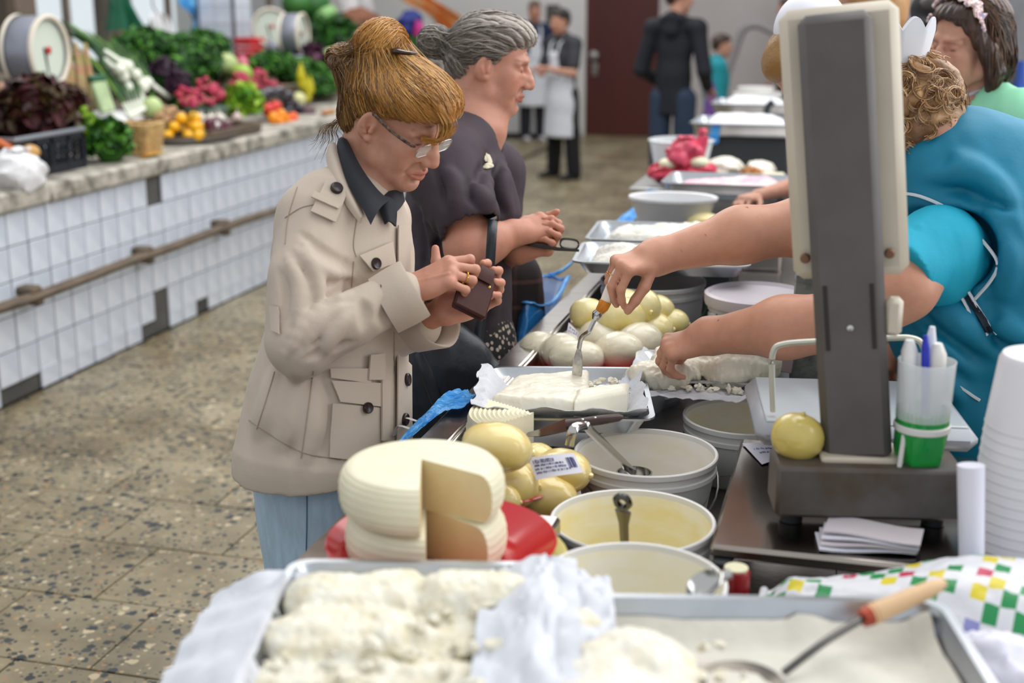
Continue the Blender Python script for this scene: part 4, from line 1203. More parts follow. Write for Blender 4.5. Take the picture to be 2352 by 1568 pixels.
# ---- trays
ALU = mat('aluminium', '#bfc3c8', 0.3, 1.0, var=0.2, vs=6, bump=0.06, bs=60)
def tray(label, c, sx, sy, h, rz, group=None, m=ALU, flare=0.018, th=0.002, name='steel_tray', lip=0.010):
    t = thing(name, label, 'tray', c, group, rz)
    lv = [(-flare, 0.0), (-flare, 0.0), (0.0, h), (lip, h), (lip, h - 0.004)]
    P = []
    def ring(off, z, r=0.03):
        out = []
        hx, hy = sx / 2 + off, sy / 2 + off
        for cx, cy, s in ((hx - r, hy - r, 0), (-hx + r, hy - r, 90), (-hx + r, -hy + r, 180), (hx - r, -hy + r, 270)):
            for a in np.linspace(R(s), R(s + 90), 6): out.append((cx + r * math.cos(a), cy + r * math.sin(a), z))
        return out
    rings = [ring(lip, h - 0.004), ring(lip, h), ring(0, h), ring(-flare * 0.9, 0.006), ring(-flare - 0.006, 0.0), ring(-flare - 0.03, 0.0)]
    mb = MB(); mb.grid(np.array(rings), closed_v=True)
    nb = len(rings[-1]); mb.f.append(tuple(mb.n - nb + i for i in range(nb))); mb.mi.append(0)
    o = [ring(lip, h - 0.004), ring(-0.001, h - 0.003), ring(-flare - 0.002, -0.002)]
    mb.grid(np.array(o), closed_v=True, flip=True)
    mb.f.append(tuple(mb.n - nb + i for i in range(nb))[::-1]); mb.mi.append(0)
    obj('tray_body', mb.mesh('tray_body'), m, t)
    return t
TR1 = (-0.466, 1.262, 0.948); TR2 = (-0.058, 1.255, 0.948); RZ = R(13.0)
tray('big steel tray lined with gauze, holding the broken cottage cheese in front', TR1, 0.31, 0.40, 0.052, RZ)
tray('big steel tray with ricotta mound and a skimmer laid in it', TR2, 0.47, 0.42, 0.052, RZ)
def tl(c, rz, x, y, z):
    return np.array(c) + rot3('Z', rz) @ np.array([x, y, z])
CLOTH = mat('gauze', '#d5d7de', 0.85, var=0.1, vs=25, bump=0.5, bs=220, bd=0.003)
def cloth(label, nx, ny, fn, m=CLOTH, name='gauze_cloth', loc=None, th=0.0015, cat='cloth', fringe=False):
    U = np.linspace(-1, 1, nx); V = np.linspace(-1, 1, ny)
    P = np.array([[fn(u, v) for v in V] for u in U])
    t = thing(name, label, cat, loc if loc is not None else P.reshape(-1, 3).mean(0))
    wpart('weave', MB().sheet(P, th), m, t)
    return t
def wr(u, v, s, a=0.008):
    return a * float(snoise(np.array([u * 4.1 + s, v * 4.7 - s, s * 1.3])))
def fn1(u, v):
    x, y = u * 0.232 - 0.030, v * 0.19 - 0.005
    dx = max(0, abs(x) - 0.135); dy = max(0, abs(y) - 0.165)
    z = 0.008 + min(0.06, 1.25 * (dx + dy)) + wr(u, v, 3, 0.011) + 0.006
    if x < -0.158: z = 0.062 - (abs(x) - 0.158) * 0.5 + wr(u * 2, v * 2, 4, 0.012)
    if y > 0.15: z = min(z, 0.046 + (0.03 if x > 0.06 else 0))
    return tl(TR1, RZ, x, y, z)
cloth('white gauze lining the front left tray and spilling over its left edge', 46, 46, fn1)
CURD = mat('cottage_cheese', '#e3dfd1', 0.55, var=0.12, vs=35, col2='#d8ceb0', bump=0.7, bs=70, bd=0.006)
CURDS = mat('cottage_smooth', '#e3dcc9', 0.45, var=0.08, vs=12, bump=0.3, bs=40, bd=0.004)
def curd(label, boxes, vox, amp, seed, lo, hi, m=CURD, crumbs=40, name='cottage_cheese', cr=0.006, zfl=None, cutp=None):
    """block cheese: rounded boxes melted together, roughened; crumbs around it"""
    s = SDF(lo, hi, vox)
    for (a, b, r, kk) in boxes:
        s.cone(a, b, r[0], r[1], kk, flat=((0, 0, 1), r[2]))
    s.displace(lambda P: amp * snoise(P * 34 + seed) + amp * 0.8 * snoise(P * 88 + seed * 2))
    if cutp:
        for p, n in cutp: s.half(p, n)
    t = thing(name, label, 'cheese', (np.array(lo) + np.array(hi)) / 2 * np.array([1, 1, 0]) + np.array([0, 0, zfl or lo[2]]))
    wpart('curd_block', s.mesh('curd_block', 0), m, t)
    return t
def pile_crumbs(t, pts, r, m, seed):
    g = random.Random(seed); mb = MB()
    for p in pts: mb.ball(p, (r * g.uniform(0.5, 1.4), r * g.uniform(0.5, 1.4), r * g.uniform(0.4, 0.9)), 8, 6, noise=0.75, seed=g.random() * 90, fq=22)
    o = wpart('crumbs', mb, m, t); o['kind'] = 'stuff'
def T1(x, y, z): return tl(TR1, RZ, x, y, z)
def T2(x, y, z): return tl(TR2, RZ, x, y, z)
L1 = np.min([T1(x, y, 0) for x in (-0.17, 0.17) for y in (-0.22, 0.22)], 0); H1 = np.max([T1(x, y, 0.1) for x in (-0.17, 0.17) for y in (-0.22, 0.22)], 0)
t = curd('broken slab of crumbly cottage cheese in the gauze-lined front tray', [(T1(-0.10, 0.10, 0.035), T1(-0.02, 0.115, 0.035), (0.055, 0.055, 0.75), 0.01), (T1(-0.105, 0.02, 0.03), T1(-0.03, 0.03, 0.03), (0.06, 0.06, 0.62), 0.01), (T1(0.045, 0.115, 0.036), T1(0.105, 0.12, 0.036), (0.052, 0.05, 0.75), 0.004), (T1(0.03, 0.035, 0.02), T1(0.09, 0.05, 0.02), (0.05, 0.045, 0.5), 0.01), (T1(-0.11, -0.06, 0.02), T1(0.06, -0.05, 0.02), (0.05, 0.05, 0.45), 0.01)], 0.0034, 0.0055, 2, L1, H1)
g = random.Random(5)
pile_crumbs(t, [T1(g.uniform(-0.14, 0.13), g.uniform(-0.12, 0.17), 0.022 + 0.035 * g.random()) for k in range(150)], 0.010, CURD, 1)
def fn2(u, v):
    x, y = u * 0.222, v * 0.195
    dx = max(0, abs(x) - 0.2); dy = max(0, abs(y) - 0.168)
    z = 0.006 + min(0.03, 0.9 * (dx + dy)) + abs(wr(u, v, 7, 0.006)) + (0.008 * max(0, math.sin(9 * u + 5 * v)) if u > 0.3 else 0)
    return tl(TR2, RZ, x, y, z)
cloth('cream cloth smeared with curd on the floor of the right front tray', 44, 40, fn2, mat('curd_cloth', '#d6d1c6', 0.7, var=0.1, vs=8, bump=0.4, bs=60), name='curd_cloth')
L2 = np.min([T2(x, y, 0) for x in (-0.25, -0.02) for y in (-0.22, 0.22)], 0); H2 = np.max([T2(x, y, 0.12) for x in (-0.25, -0.02) for y in (-0.22, 0.22)], 0)
t = curd('fluffy white ricotta mound at the left of the right front tray', [(T2(-0.16, 0.03, 0.03), T2(-0.13, 0.05, 0.035), (0.07, 0.065, 0.75), 0.01), (T2(-0.17, -0.05, 0.03), T2(-0.10, -0.04, 0.03), (0.07, 0.06, 0.7), 0.01), (T2(-0.2, 0.13, 0.045), T2(-0.19, 0.14, 0.05), (0.024, 0.02, 0.9), 0.01)], 0.0036, 0.005, 8, L2, H2, mat('ricotta', '#e4e1d8', 0.5, var=0.1, vs=30, col2='#dcd2b8', bump=0.4, bs=60, bd=0.006), name='ricotta_mound')
pile_crumbs(t, [T2(g.uniform(-0.22, 0.0), g.uniform(-0.12, 0.15), 0.022 + 0.012 * g.random()) for k in range(60)], 0.008, CURD, 2)
def fn3(u, v):
    x, y = u * 0.08, v * 0.19 + 0.0
    z = 0.05 + 0.045 * math.exp(-((u + 0.1) / 0.45) ** 2) * (0.6 + 0.4 * math.sin(3 * v + 1)) + wr(u, v, 12, 0.02)
    return tl(TR1, RZ, x + 0.165, y, z)
cloth('loose white gauze heaped between the two front trays', 30, 36, fn3)
# skimmer with wooden orange-tipped handle
t = thing('skimmer', 'steel skimmer with pale wooden orange-tipped handle laid across the tray', 'skimmer', T2(0.1, -0.1, 0.02))
h0, h1 = Zp(1985, 1418, 1.005), Zp(2170, 1338, 1.03)
wpart('wooden_handle', MB().tube(smooth_path([h0, h0 + (h1 - h0) * 0.3, h0 + (h1 - h0) * 0.7, h1], 10), [0.0105, 0.0125, 0.0125, 0.012, 0.0115, 0.011, 0.0105, 0.010, 0.0085, 0.005], 12), mat('pale_wood', '#d9b48a', 0.5, var=0.12, vs=10), t)
wpart('painted_end', MB().tube([h0 - (h1 - h0) * 0.02, h0, h0 + (h1 - h0) * 0.12], [0.0108, 0.0112, 0.0126], 12), mat('orange_paint', '#c2502f', 0.45, var=0.35, vs=30, col2='#8a2f1d'), t)
s1 = Zp(1800, 1545, 0.965)
wpart('shaft', MB().tube(smooth_path([h0, h0 + (s1 - h0) * 0.5 + np.array([0, 0, 0.004]), s1], 8), 0.0045, 8), mat('spoon_dark', '#5b5a58', 0.25, 1.0), t)
s2 = Zp(1700, 1580, 0.955)
wpart('skimmer_disc', MB().lathe([(0, -0.006), (0.035, -0.003), (0.05, 0.006), (0.049, 0.008), (0.034, 0), (0, -0.003)], s2, 28), mat('skim_dark', '#79736b', 0.3, 1.0, var=0.3), t)

# ---- tray with the big cottage cheese slab the seller cuts
TR3 = (-0.538, 2.445, 0.900)
tray('aluminium tray with the smooth cottage cheese slab being cut', TR3, 0.315, 0.335, 0.036, R(13))
def T3(x, y, z): return tl(TR3, R(13), x, y, z)
def fn4(u, v):
    x, y = u * 0.165 + 0.004 * math.sin(9 * v) - 0.012, v * 0.135 - 0.040 + 0.005 * math.sin(11 * u)
    dx = max(0, abs(x) - 0.115)
    z = 0.005 + min(0.05, dx * 1.2) + abs(wr(u, v, 21, 0.012))
    if y < -0.12: z = max(z, 0.012 + 0.75 * (-0.12 - y)) + wr(u * 3, v, 2, 0.004)
    return T3(x, y, z)
cloth('white fringed gauze under the cut cottage cheese slab', 46, 40, fn4)
# slab as rounded boxes
def slab(label, corners, z0, z1, amp, seed, m, vox=0.003, name='cottage_cheese', bev=0.012, extra=None):
    xs = [c[0] for c in corners]; ys = [c[1] for c in corners]
    s = SDF((min(xs) - 0.03, min(ys) - 0.03, z0 - 0.02), (max(xs) + 0.03, max(ys) + 0.03, z1 + 0.03), vox)
    sl, gg = s._sub(s.lo, s.lo + s.dim * s.vox)
    d = np.full(s.dim, -1.0, np.float32)
    n = len(corners)
    cen = np.mean(corners, 0)
    for i in range(n):
        a = np.array(corners[i]); b = np.array(corners[(i + 1) % n])
        nn = np.array([b[1] - a[1], a[0] - b[0]]); nn /= np.linalg.norm(nn)
        if nn @ (cen - a) > 0: nn = -nn
        d = np.maximum(d, ((gg[0] - a[0]) * nn[0] + (gg[1] - a[1]) * nn[1]).astype(np.float32) + 0 * gg[2])
    dz = np.maximum(z0 + bev - gg[2], gg[2] - (z1 - bev)) + 0 * d
    d = d + bev
    s.A = (np.sqrt(np.maximum(d, 0) ** 2 + np.maximum(dz, 0) ** 2) + np.minimum(np.maximum(d, dz), 0) - bev).astype(np.float32)
    if extra:
        for e in extra: s.cone(*e)
    s.displace(lambda P: amp * snoise(P * 22 + seed) + amp * 0.7 * snoise(P * 70 + seed) + (0.8 * amp * np.abs(snoise(P * 150 + seed)) if amp > 0.002 else 0))
    t = thing(name, label, 'cheese', (cen[0], cen[1], z0))
    wpart('curd_block', s.mesh('curd_block', 1), m, t)
    return t
c3 = [Zp(x, y, 0.957)[:2] for x, y in ((1128, 908), (1188, 862), (1352, 847), (1356, 890), (1318, 920))]
SMOOTH = mat('soft_cheese', '#efe9d6', 0.3, var=0.05, vs=8, bump=0.35, bs=28, bd=0.006)
t = slab('smooth white cottage cheese slab that the trowel is cutting', c3, TR3[2] + 0.008, TR3[2] + 0.060, 0.0026, 4, SMOOTH)
pile_crumbs(t, [T3(g.uniform(-0.05, 0.13), g.uniform(-0.15, -0.11), 0.014 + 0.012 * g.random()) for k in range(30)] + [T3(g.uniform(0.02, 0.13), g.uniform(0.0, 0.09), 0.014 + 0.02 * g.random()) for k in range(60)], 0.008, SMOOTH, 3)
c3b = [Zp(x, y, 0.957)[:2] for x, y in ((1318, 926), (1322, 902), (1385, 890), (1446, 884), (1442, 903))]
t = slab('cut-off end of the cottage cheese slab at its front right corner', c3b, TR3[2] + 0.008, TR3[2] + 0.066, 0.002, 9, SMOOTH)
# second heap, right, on cloth
H4 = np.array([-0.275, 2.78, 0.0])
TR4 = (-0.305, 2.70, 0.905)
tray('shallow steel tray under the torn cottage cheese heap', TR4, 0.25, 0.22, 0.03, R(8))
def fn5(u, v):
    x, y = u * 0.135, v * 0.165 - 0.05
    z = 0.008 + max(0, abs(u) - 0.8) * 0.12 + (0.03 * max(0, -v - 0.6)) + abs(wr(u, v, 33, 0.013))
    return tl(TR4, 0, x, y, z)
cloth('crumpled white gauze around the torn cottage cheese heap', 40, 36, fn5)
lo = np.array([-0.47, 2.52, 0.90]); hi = np.array([-0.13, 2.82, 1.03]); OF = np.array([-0.035, -0.125, -0.004])
t = curd('torn cottage cheese heap right of the smooth slab', [(np.array(a_) + OF, np.array(b_) + OF, (c_[0] * 1.15, c_[1] * 1.2, c_[2]), d_) for a_, b_, c_, d_ in (((-0.36, 2.72, 0.94), (-0.3, 2.74, 0.945), (0.035, 0.04, 0.7), 0.008), ((-0.31, 2.80, 0.95), (-0.2, 2.82, 0.955), (0.05, 0.055, 0.75), 0.008), ((-0.20, 2.76, 0.955), (-0.155, 2.80, 0.96), (0.045, 0.05, 0.85), 0.008), ((-0.25, 2.86, 0.955), (-0.19, 2.87, 0.96), (0.05, 0.05, 0.8), 0.008))], 0.003, 0.0065, 14, lo, hi, SMOOTH)
pile_crumbs(t, [np.array([g.uniform(-0.42, -0.19), g.uniform(2.55, 2.68), 0.922 + 0.01 * g.random()]) for k in range(50)], 0.009, SMOOTH, 6)

# ---- red plate with wrapped white cheeses
PC4 = np.array([-0.57, 2.87, 0.84])
plate('serving_plate', 'red plate heaped with film-wrapped white cheeses', PC4 + np.array([0, 0, 0.0]), 0.165, 0.05)
t = thing('plastic_bowl', 'clear white plastic bowl behind the wrapped white cheeses', 'bowl', (-0.57, 3.0, FLZ))
wpart('bowl_wall', MB().lathe([(0, 0), (0.11, 0), (0.145, 0.085), (0.15, 0.09), (0.14, 0.087), (0.105, 0.006), (0, 0.006)], (-0.52, 2.93, FLZ), 44), mat('clear_plastic', '#dfe0e4', 0.2, alpha=0.75), t)
WR = mat('wrapped_cheese', '#e9dfc0', 0.2, var=0.1, vs=5, coat=0.8, bump=0.25, bs=22, bd=0.01)
FILM = mat('cling_film', '#f2f0ea', 0.08, alpha=0.22, bump=0.6, bs=30, bd=0.02)
for i, (x, y, Y_, r, rz) in enumerate(((1240, 803, 2.84, (0.05, 0.05, 0.043), 60), (1290, 808, 2.80, (0.05, 0.046, 0.043), -20), (1325, 822, 2.76, (0.062, 0.046, 0.04), 15), (1420, 805, 2.83, (0.057, 0.05, 0.043), 10), (1470, 785, 2.90, (0.05, 0.06, 0.045), -30), (1378, 778, 2.93, (0.055, 0.06, 0.045), 20), (1330, 790, 2.95, (0.05, 0.05, 0.04), 70))):
    c = gp(x, y, Y_)
    t = golden(['film-wrapped white cheese at the left edge of the red plate', 'film-wrapped white cheese second from the left on the red plate', 'front film-wrapped white cheese lying across its neighbours', 'film-wrapped white cheese right of the trowel blade', 'rearmost right film-wrapped white cheese', 'rounded white cheese standing behind the trowel', 'white cheese at the back behind the small card'][i], c, r, rot3('Z', R(rz)), m=WR, seed=20 + i, knot=False)
    wpart('film', MB().ball(c, np.array(r) * 1.035, 24, 14, rot=rot3('Z', R(rz)), noise=0.09, seed=i + 40, fq=22), FILM, t)
card('price_tag', 'small white price card standing among the wrapped white cheeses', [gp(1306, 740, 2.93), gp(1334, 772, 2.93), gp(1330, 778, 2.90), gp(1300, 776, 2.91)], [(0.2, 0.3, 6, 0.1, 0.7), (0.45, 0.55, 6, 0.1, 0.7)])
# pile of smoked yellow cheeses before the grey buckets
YCH = mat('yellow_smoked', '#dfcb74', 0.25, var=0.25, vs=7, col2='#efe6bd', coat=0.5, bump=0.2, bs=18, bd=0.01)
for i, (x, y, Y_, r, rz) in enumerate(((1350, 722, 2.98, (0.045, 0.045, 0.04), 0), (1428, 726, 2.95, (0.062, 0.046, 0.045), 25), (1345, 752, 3.0, (0.04, 0.04, 0.03), 0), (1480, 708, 2.99, (0.045, 0.04, 0.046), -60), (1430, 696, 3.04, (0.05, 0.05, 0.035), 0), (1512, 715, 3.05, (0.04, 0.04, 0.04), 90), (1500, 758, 2.99, (0.05, 0.05, 0.042), 20), (1545, 742, 3.05, (0.04, 0.04, 0.035), 0))):
    golden(['yellow smoked cheese at the left of the heap before the grey bucket', 'large yellow smoked cheese with white film in the heap middle', 'low yellow smoked cheese under the left end of the heap', 'yellow smoked cheese standing on end in the heap', 'flat yellow smoked cheese at the back of the heap', 'yellow smoked cheese upright against the grey bucket', 'yellow smoked cheese low at the right of the heap', 'last yellow smoked cheese on the right beside the hand'][i], gp(x, y, Y_), r, rot3('Z', R(rz)), m=YCH, seed=60 + i)
t = thing('plastic_bowl', 'low clear dish carrying the heap of yellow smoked cheeses', 'bowl', (-0.53, 3.02, FLZ))
wpart('bowl_wall', MB().lathe([(0, 0), (0.12, 0), (0.14, 0.03), (0.143, 0.032), (0.136, 0.03), (0.115, 0.006), (0, 0.006)], (-0.5, 3.0, FLZ), 40), mat('clear_plastic', '#dfe0e4', 0.2, alpha=0.75), t)

# ---- the trowel in the seller's hand
t = thing('cheese_trowel', 'steel cheese trowel with white and amber handle cutting the slab', 'trowel', T3(0.0, -0.03, 0.06))
TQ = 2.50
hd0, hd1, fer, nk1, nk2, bl0, bl1 = Yp(1405, 660, TQ), Yp(1385, 705, TQ - 0.01), Yp(1372, 722, TQ - 0.012), Yp(1352, 762, TQ - 0.015), Yp(1336, 775, TQ - 0.015), Yp(1330, 800, TQ - 0.015), Yp(1322, 898, TQ - 0.02)
wpart('handle', MB().tube(smooth_path([Yp(1425, 615, TQ), hd0, hd1], 8), [0.010, 0.012, 0.013, 0.013, 0.0125, 0.012, 0.011, 0.010], 12), mat('handle_white', '#e9e2d4', 0.25), t)
wpart('amber_ring', MB().tube([hd0 * 0.3 + hd1 * 0.7, hd1, hd1 * 0.4 + fer * 0.6], [0.0125, 0.0122, 0.0095], 12), mat('amber', '#d2811b', 0.2, var=0.4, vs=40), t)
wpart('ferrule', MB().tube([hd1 * 0.5 + fer * 0.5, fer, fer + (nk1 - fer) * 0.12, fer + (nk1 - fer) * 0.3], [0.008, 0.011, 0.009, 0.0055], 12), SPOON, t)
wpart('neck', MB().tube(smooth_path([fer, nk1 + (fer - nk1) * 0.3, nk1, nk2, bl0], 14), 0.0048, 8), SPOON, t)
fx = frame(bl1 - bl0, (0.92, -0.35, 0.2))
W_ = [0.004, 0.008, 0.0105, 0.0115, 0.0115, 0.011, 0.010, 0.0065]
P = [[bl0 + (bl1 - bl0) * (i / 7) + fx[:, 2] * W_[i] * s for s in (-1, -0.3, 0.3, 1)] for i in range(8)]
wpart('blade', MB().sheet(P, 0.002), mat('blade_smeared', '#a9a7a4', 0.3, 1.0, var=0.5, vs=60, col2='#d8d4cc'), t)

# ---- weighing scale
SG = mat('scale_grey', '#5c5755', 0.5, var=0.2, vs=8, bump=0.1, bs=30)
SCR = mat('scale_cream', '#cfc4b2', 0.4, var=0.12, vs=4)
stn = thing('steel_stand', 'flat polished steel stand under the weighing scale', 'stand', (0.03, 2.06, FLZ))
wpart('stand_top', MB().box((0.03, 2.095, 0.889), (0.42, 0.51, 0.022), bev=0.006), mat('stand_steel', '#a39a92', 0.2, 1.0, var=0.2, vs=3), stn)
for sx in (-0.16, 0.13):
    for sy in (1.84, 2.30): wpart('foot', MB().box((sx, sy, 0.82), (0.03, 0.03, 0.12), bev=0.003), DARKM, stn)
wsc = thing('weighing_scale', 'tall old market scale, dark grey column with cream display housing', 'scale', (0.04, 2.0, 0.90))
RS = R(11)
RB = rot3('Z', RS)
bc = np.array([0.040, 1.99, 0.965])
wpart('base_box', MB().box(bc, (0.284, 0.10, 0.082), rot=RB, bev=0.006), mat('scale_rust', '#5a5654', 0.5, var=0.35, vs=9, col2='#4a3a2c', bump=0.1, bs=30), wsc)
for s in (-1, 1): wpart('foot', MB().lathe([(0, 0), (0.018, 0), (0.02, 0.024), (0, 0.024)], bc + RB @ np.array([s * 0.11, 0, -0.064]), 14), DARKM, wsc)
cb = np.array([0.027, 2.01, 1.004]); ctop = cb + np.array([-0.076, 0.0, 0.672])
RC = frame(ctop - cb, (0, -1, 0))          # x along column, z towards the camera
cc_ = (cb + ctop) / 2
cl = np.linalg.norm(ctop - cb)
wpart('column', MB().box(cc_, (cl, 0.105, 0.07), rot=RC, bev=0.012), SG, wsc)
wpart('base_collar', MB().box(cb + np.array([0, 0, 0.004]), (0.125, 0.09, 0.012), rot=RB, bev=0.004), SCR, wsc)
hcn = cb + (ctop - cb) * 0.715
wpart('display_housing', MB().box(hcn + RC @ np.array([0, -0.004, -0.04]), (cl * 0.60, 0.172, 0.06), rot=RC, bev=0.014), SCR, wsc)
for s in (-1, 1):
    wpart('bolt', MB().lathe([(0, 0.01), (0.006, 0.01), (0.008, 0.004), (0.008, 0)], cb + (ctop - cb) * 0.47 + RC @ np.array([0, s * 0.062, 0.0]), 12, rot=rot3('X', R(90))), mat('rusty_bolt', '#7b5a45', 0.6, 0.5), wsc)
    wpart('side_groove', MB().box(cb + (ctop - cb) * 0.34 + RC @ np.array([0, s * 0.034, 0.0355]), (0.10, 0.006, 0.003), rot=RC), mat('groove_dark', '#2b2220', 0.6), wsc)
wpart('centre_screw', MB().lathe([(0, 0.003), (0.005, 0.002), (0.006, 0)], cb + (ctop - cb) * 0.315 + RC @ np.array([0, 0.0, 0.035]), 12, rot=rot3('X', R(90))), STEEL, wsc)
kp = cb + (ctop - cb) * 0.37 + np.array([0.066, -0.01, -0.02])
wpart('knob_box', MB().box(kp, (0.026, 0.03, 0.058), bev=0.007), SCR, wsc)
wpart('cable', MB().tube(smooth_path([cb + np.array([0.062, -0.045, -0.005]), cb + np.array([0.066, -0.035, 0.05]), cb + np.array([0.07, -0.02, 0.10]), cb + np.array([0.085, 0.0, 0.14])], 14), 0.004, 8), mat('cable_white', '#d6d4d0', 0.4), wsc)
# pan with wire frame
pnc = np.array([0.02, 2.32, 0.975])
GRP = mat('pan_plastic', '#9a9ca3', 0.3, var=0.06)
PX = thing('weighing_pan', 'grey plastic weighing pan with upright cream wire frame behind the column', 'pan', (pnc[0], pnc[1], 0.90))
wpart('pan_body', MB().box(pnc, (0.37, 0.30, 0.04), bev=0.016, rot=rot3('Z', R(9))), GRP, PX)
wpart('pan_top', MB().box(pnc + np.array([0, 0, 0.021]), (0.335, 0.265, 0.006), bev=0.002, rot=rot3('Z', R(9))), mat('pan_top', '#b4babf', 0.2, var=0.05), PX)
wpart('pan_post', MB().box(pnc + np.array([0, 0, -0.048]), (0.08, 0.08, 0.07), bev=0.006), SG, PX)
fy = 2.19
def fp(x, y): return Yp(x, y, fy)
wpart('wire_frame', MB().tube(smooth_path([fp(1776, 945), fp(1773, 860), fp(1776, 808), fp(1800, 790), fp(1890, 783), fp(2040, 776), fp(2095, 777), fp(2120, 795), fp(2128, 850), fp(2132, 930)], 40), 0.0052, 8), mat('wire_cream', '#c9c8bb', 0.35, 0.2), PX)
golden('golden smoked cheese ball standing on the scale base left of the column', Yp(1832, 1003, 1.985), (0.038, 0.04, 0.042), rot3('Y', R(-80)), m=mat('amber_cheese', '#d9c269', 0.22, var=0.25, vs=10, coat=0.5, bump=0.2, bs=25), seed=90)
# pen holder: cut green bottle with pens
ph = np.array([0.119, 2.0, 1.007])
t = thing('pen_holder', 'cut-off green plastic bottle with pens on the scale base', 'pen holder', ph)
GB = mat('green_bottle', '#20b04b', 0.12, trans=0.35, alpha=0.92)
m = MB()
n_ = 40
P = []
for (r, z) in ((0.028, 0.012), (0.036, 0.0), (0.040, 0.02), (0.040, 0.05), (0.0395, 0.085)):
    P.append([(ph[0] + (r * (1 - (0.16 * abs(math.cos(2.5 * a)) if z < 0.03 else 0))) * math.cos(a), ph[1] + (r * (1 - (0.16 * abs(math.cos(2.5 * a)) if z < 0.03 else 0))) * math.sin(a), ph[2] + z) for a in np.linspace(0, 2 * math.pi, n_, endpoint=False)])
m.grid(np.array(P), closed_v=True, flip=True)
wpart('bottle_foot', m, GB, t)
wpart('clear_cup', MB().lathe([(0.0405, 0.07), (0.041, 0.10), (0.043, 0.16), (0.0415, 0.16), (0.0396, 0.10), (0.0396, 0.07)], ph, 36), mat('clear_cup', '#e9ecee', 0.12, alpha=0.45), t)
wpart('white_band', MB().lathe([(0.0403, 0.05), (0.0425, 0.052), (0.0425, 0.06), (0.0403, 0.062)], ph, 36), mat('cable_white', '#d6d4d0', 0.4), t)
for i, (dx, dy, tx, ty, h, r, c, lb) in enumerate(((0.008, -0.01, -0.006, -0.006, 0.20, 0.0055, '#1f2fae', 'blue ballpoint pen in the green bottle holder'), (-0.018, 0.0, -0.028, 0.0, 0.19, 0.011, '#e3e1de', 'thick white marker at the left of the pen holder'), (0.016, 0.012, 0.012, 0.01, 0.185, 0.014, '#ddd9d2', 'white bottle-shaped glue stick in the pen holder'), (0.0, 0.012, 0.004, 0.012, 0.21, 0.007, '#dfe1ea', 'white-capped pen rising highest in the pen holder'))):
    a = ph + np.array([dx, dy, 0.012]); b = ph + np.array([tx, ty, h])
    tt = thing('pen', lb, 'pen', a)
    wpart('barrel', MB().tube([a, a + (b - a) * 0.75], r, 10), mat('pen_' + c, c, 0.3), tt)
    wpart('cap', MB().tube([a + (b - a) * 0.74, a + (b - a) * 0.9, b], [r * 1.15, r * 1.15, r * 0.6], 10), mat('pen_' + c, c, 0.3), tt)
# papers, price slip
pz = 0.902
for k in range(4):
    t = thing('folded_paper', 'folded sheet in the white paper pile under the scale base', 'paper', (0.05, 1.87, pz + 0.006 * k), 'papers under the scale')
    p = np.array([0.045 + 0.004 * k, 1.895 + 0.003 * k, pz + 0.003 + 0.006 * k])
    P = [[p + rot3('Z', R(8 - 5 * k)) @ np.array([0.07 * u, 0.032 * v, 0.002 * math.sin(3 * u + k)]) for u in np.linspace(-1, 1, 8)] for v in np.linspace(-1, 1, 5)]
    wpart('sheet', MB().sheet(P, 0.003), mat('paper_pink', '#d9cfd3', 0.6, var=0.1) if k % 2 else PAPER, t)
card('price_tag', 'white slip with writing lying on the steel stand left of the scale', [Zp(1705, 1018, 0.903), Zp(1775, 1018, 0.903), Zp(1790, 1055, 0.903), Zp(1750, 1066, 0.903)], [(0.3, 0.36, 8, 0.2, 0.9), (0.5, 0.56, 8, 0.3, 0.9)], curl=0.001)
# cups
CUP = mat('cup_plastic', '#e9e6ea', 0.3, alpha=0.88)
cbp = np.array([0.280, 1.95, 0.882])
proto = None
for k in range(15):
    z = cbp[2] + 0.0150 * k
    rr = 0.090 - 0.0010 * k
    t = thing('plastic_cup', 'translucent white plastic cup in the tall nested stack by the scale' if k < 14 else 'topmost translucent cup of the tall nested stack', 'cup', (cbp[0], cbp[1], z), 'nested plastic cups' if k < 14 else None)
    me = MB().lathe([(rr, 0), (rr + 0.001, 0.002), (rr, 0.005), (rr * 0.86, 0.10), (rr * 0.80, 0.108), (0, 0.108), (0, 0.1065), (rr * 0.79, 0.1065), (rr * 0.85, 0.098), (rr - 0.0015, 0.004)], n=44).mesh('cup_wall')
    obj('cup_wall', me, CUP, t)
t = thing('paper_roll', 'white rolled paper leaning beside the cup stack', 'paper', (0.185, 1.80, 0.882))
wpart('roll', MB().tube([(0.195, 1.83, 0.885), (0.18, 1.845, 1.06)], [0.017, 0.019], 14, caps=True), PAPER, t)
wpart('blue_tape', MB().box((0.245, 1.83, 0.886), (0.06, 0.02, 0.008), rot=rot3('Z', 0.2), bev=0.002), mat('blue_plastic', '#2f8bd6', 0.25), t)

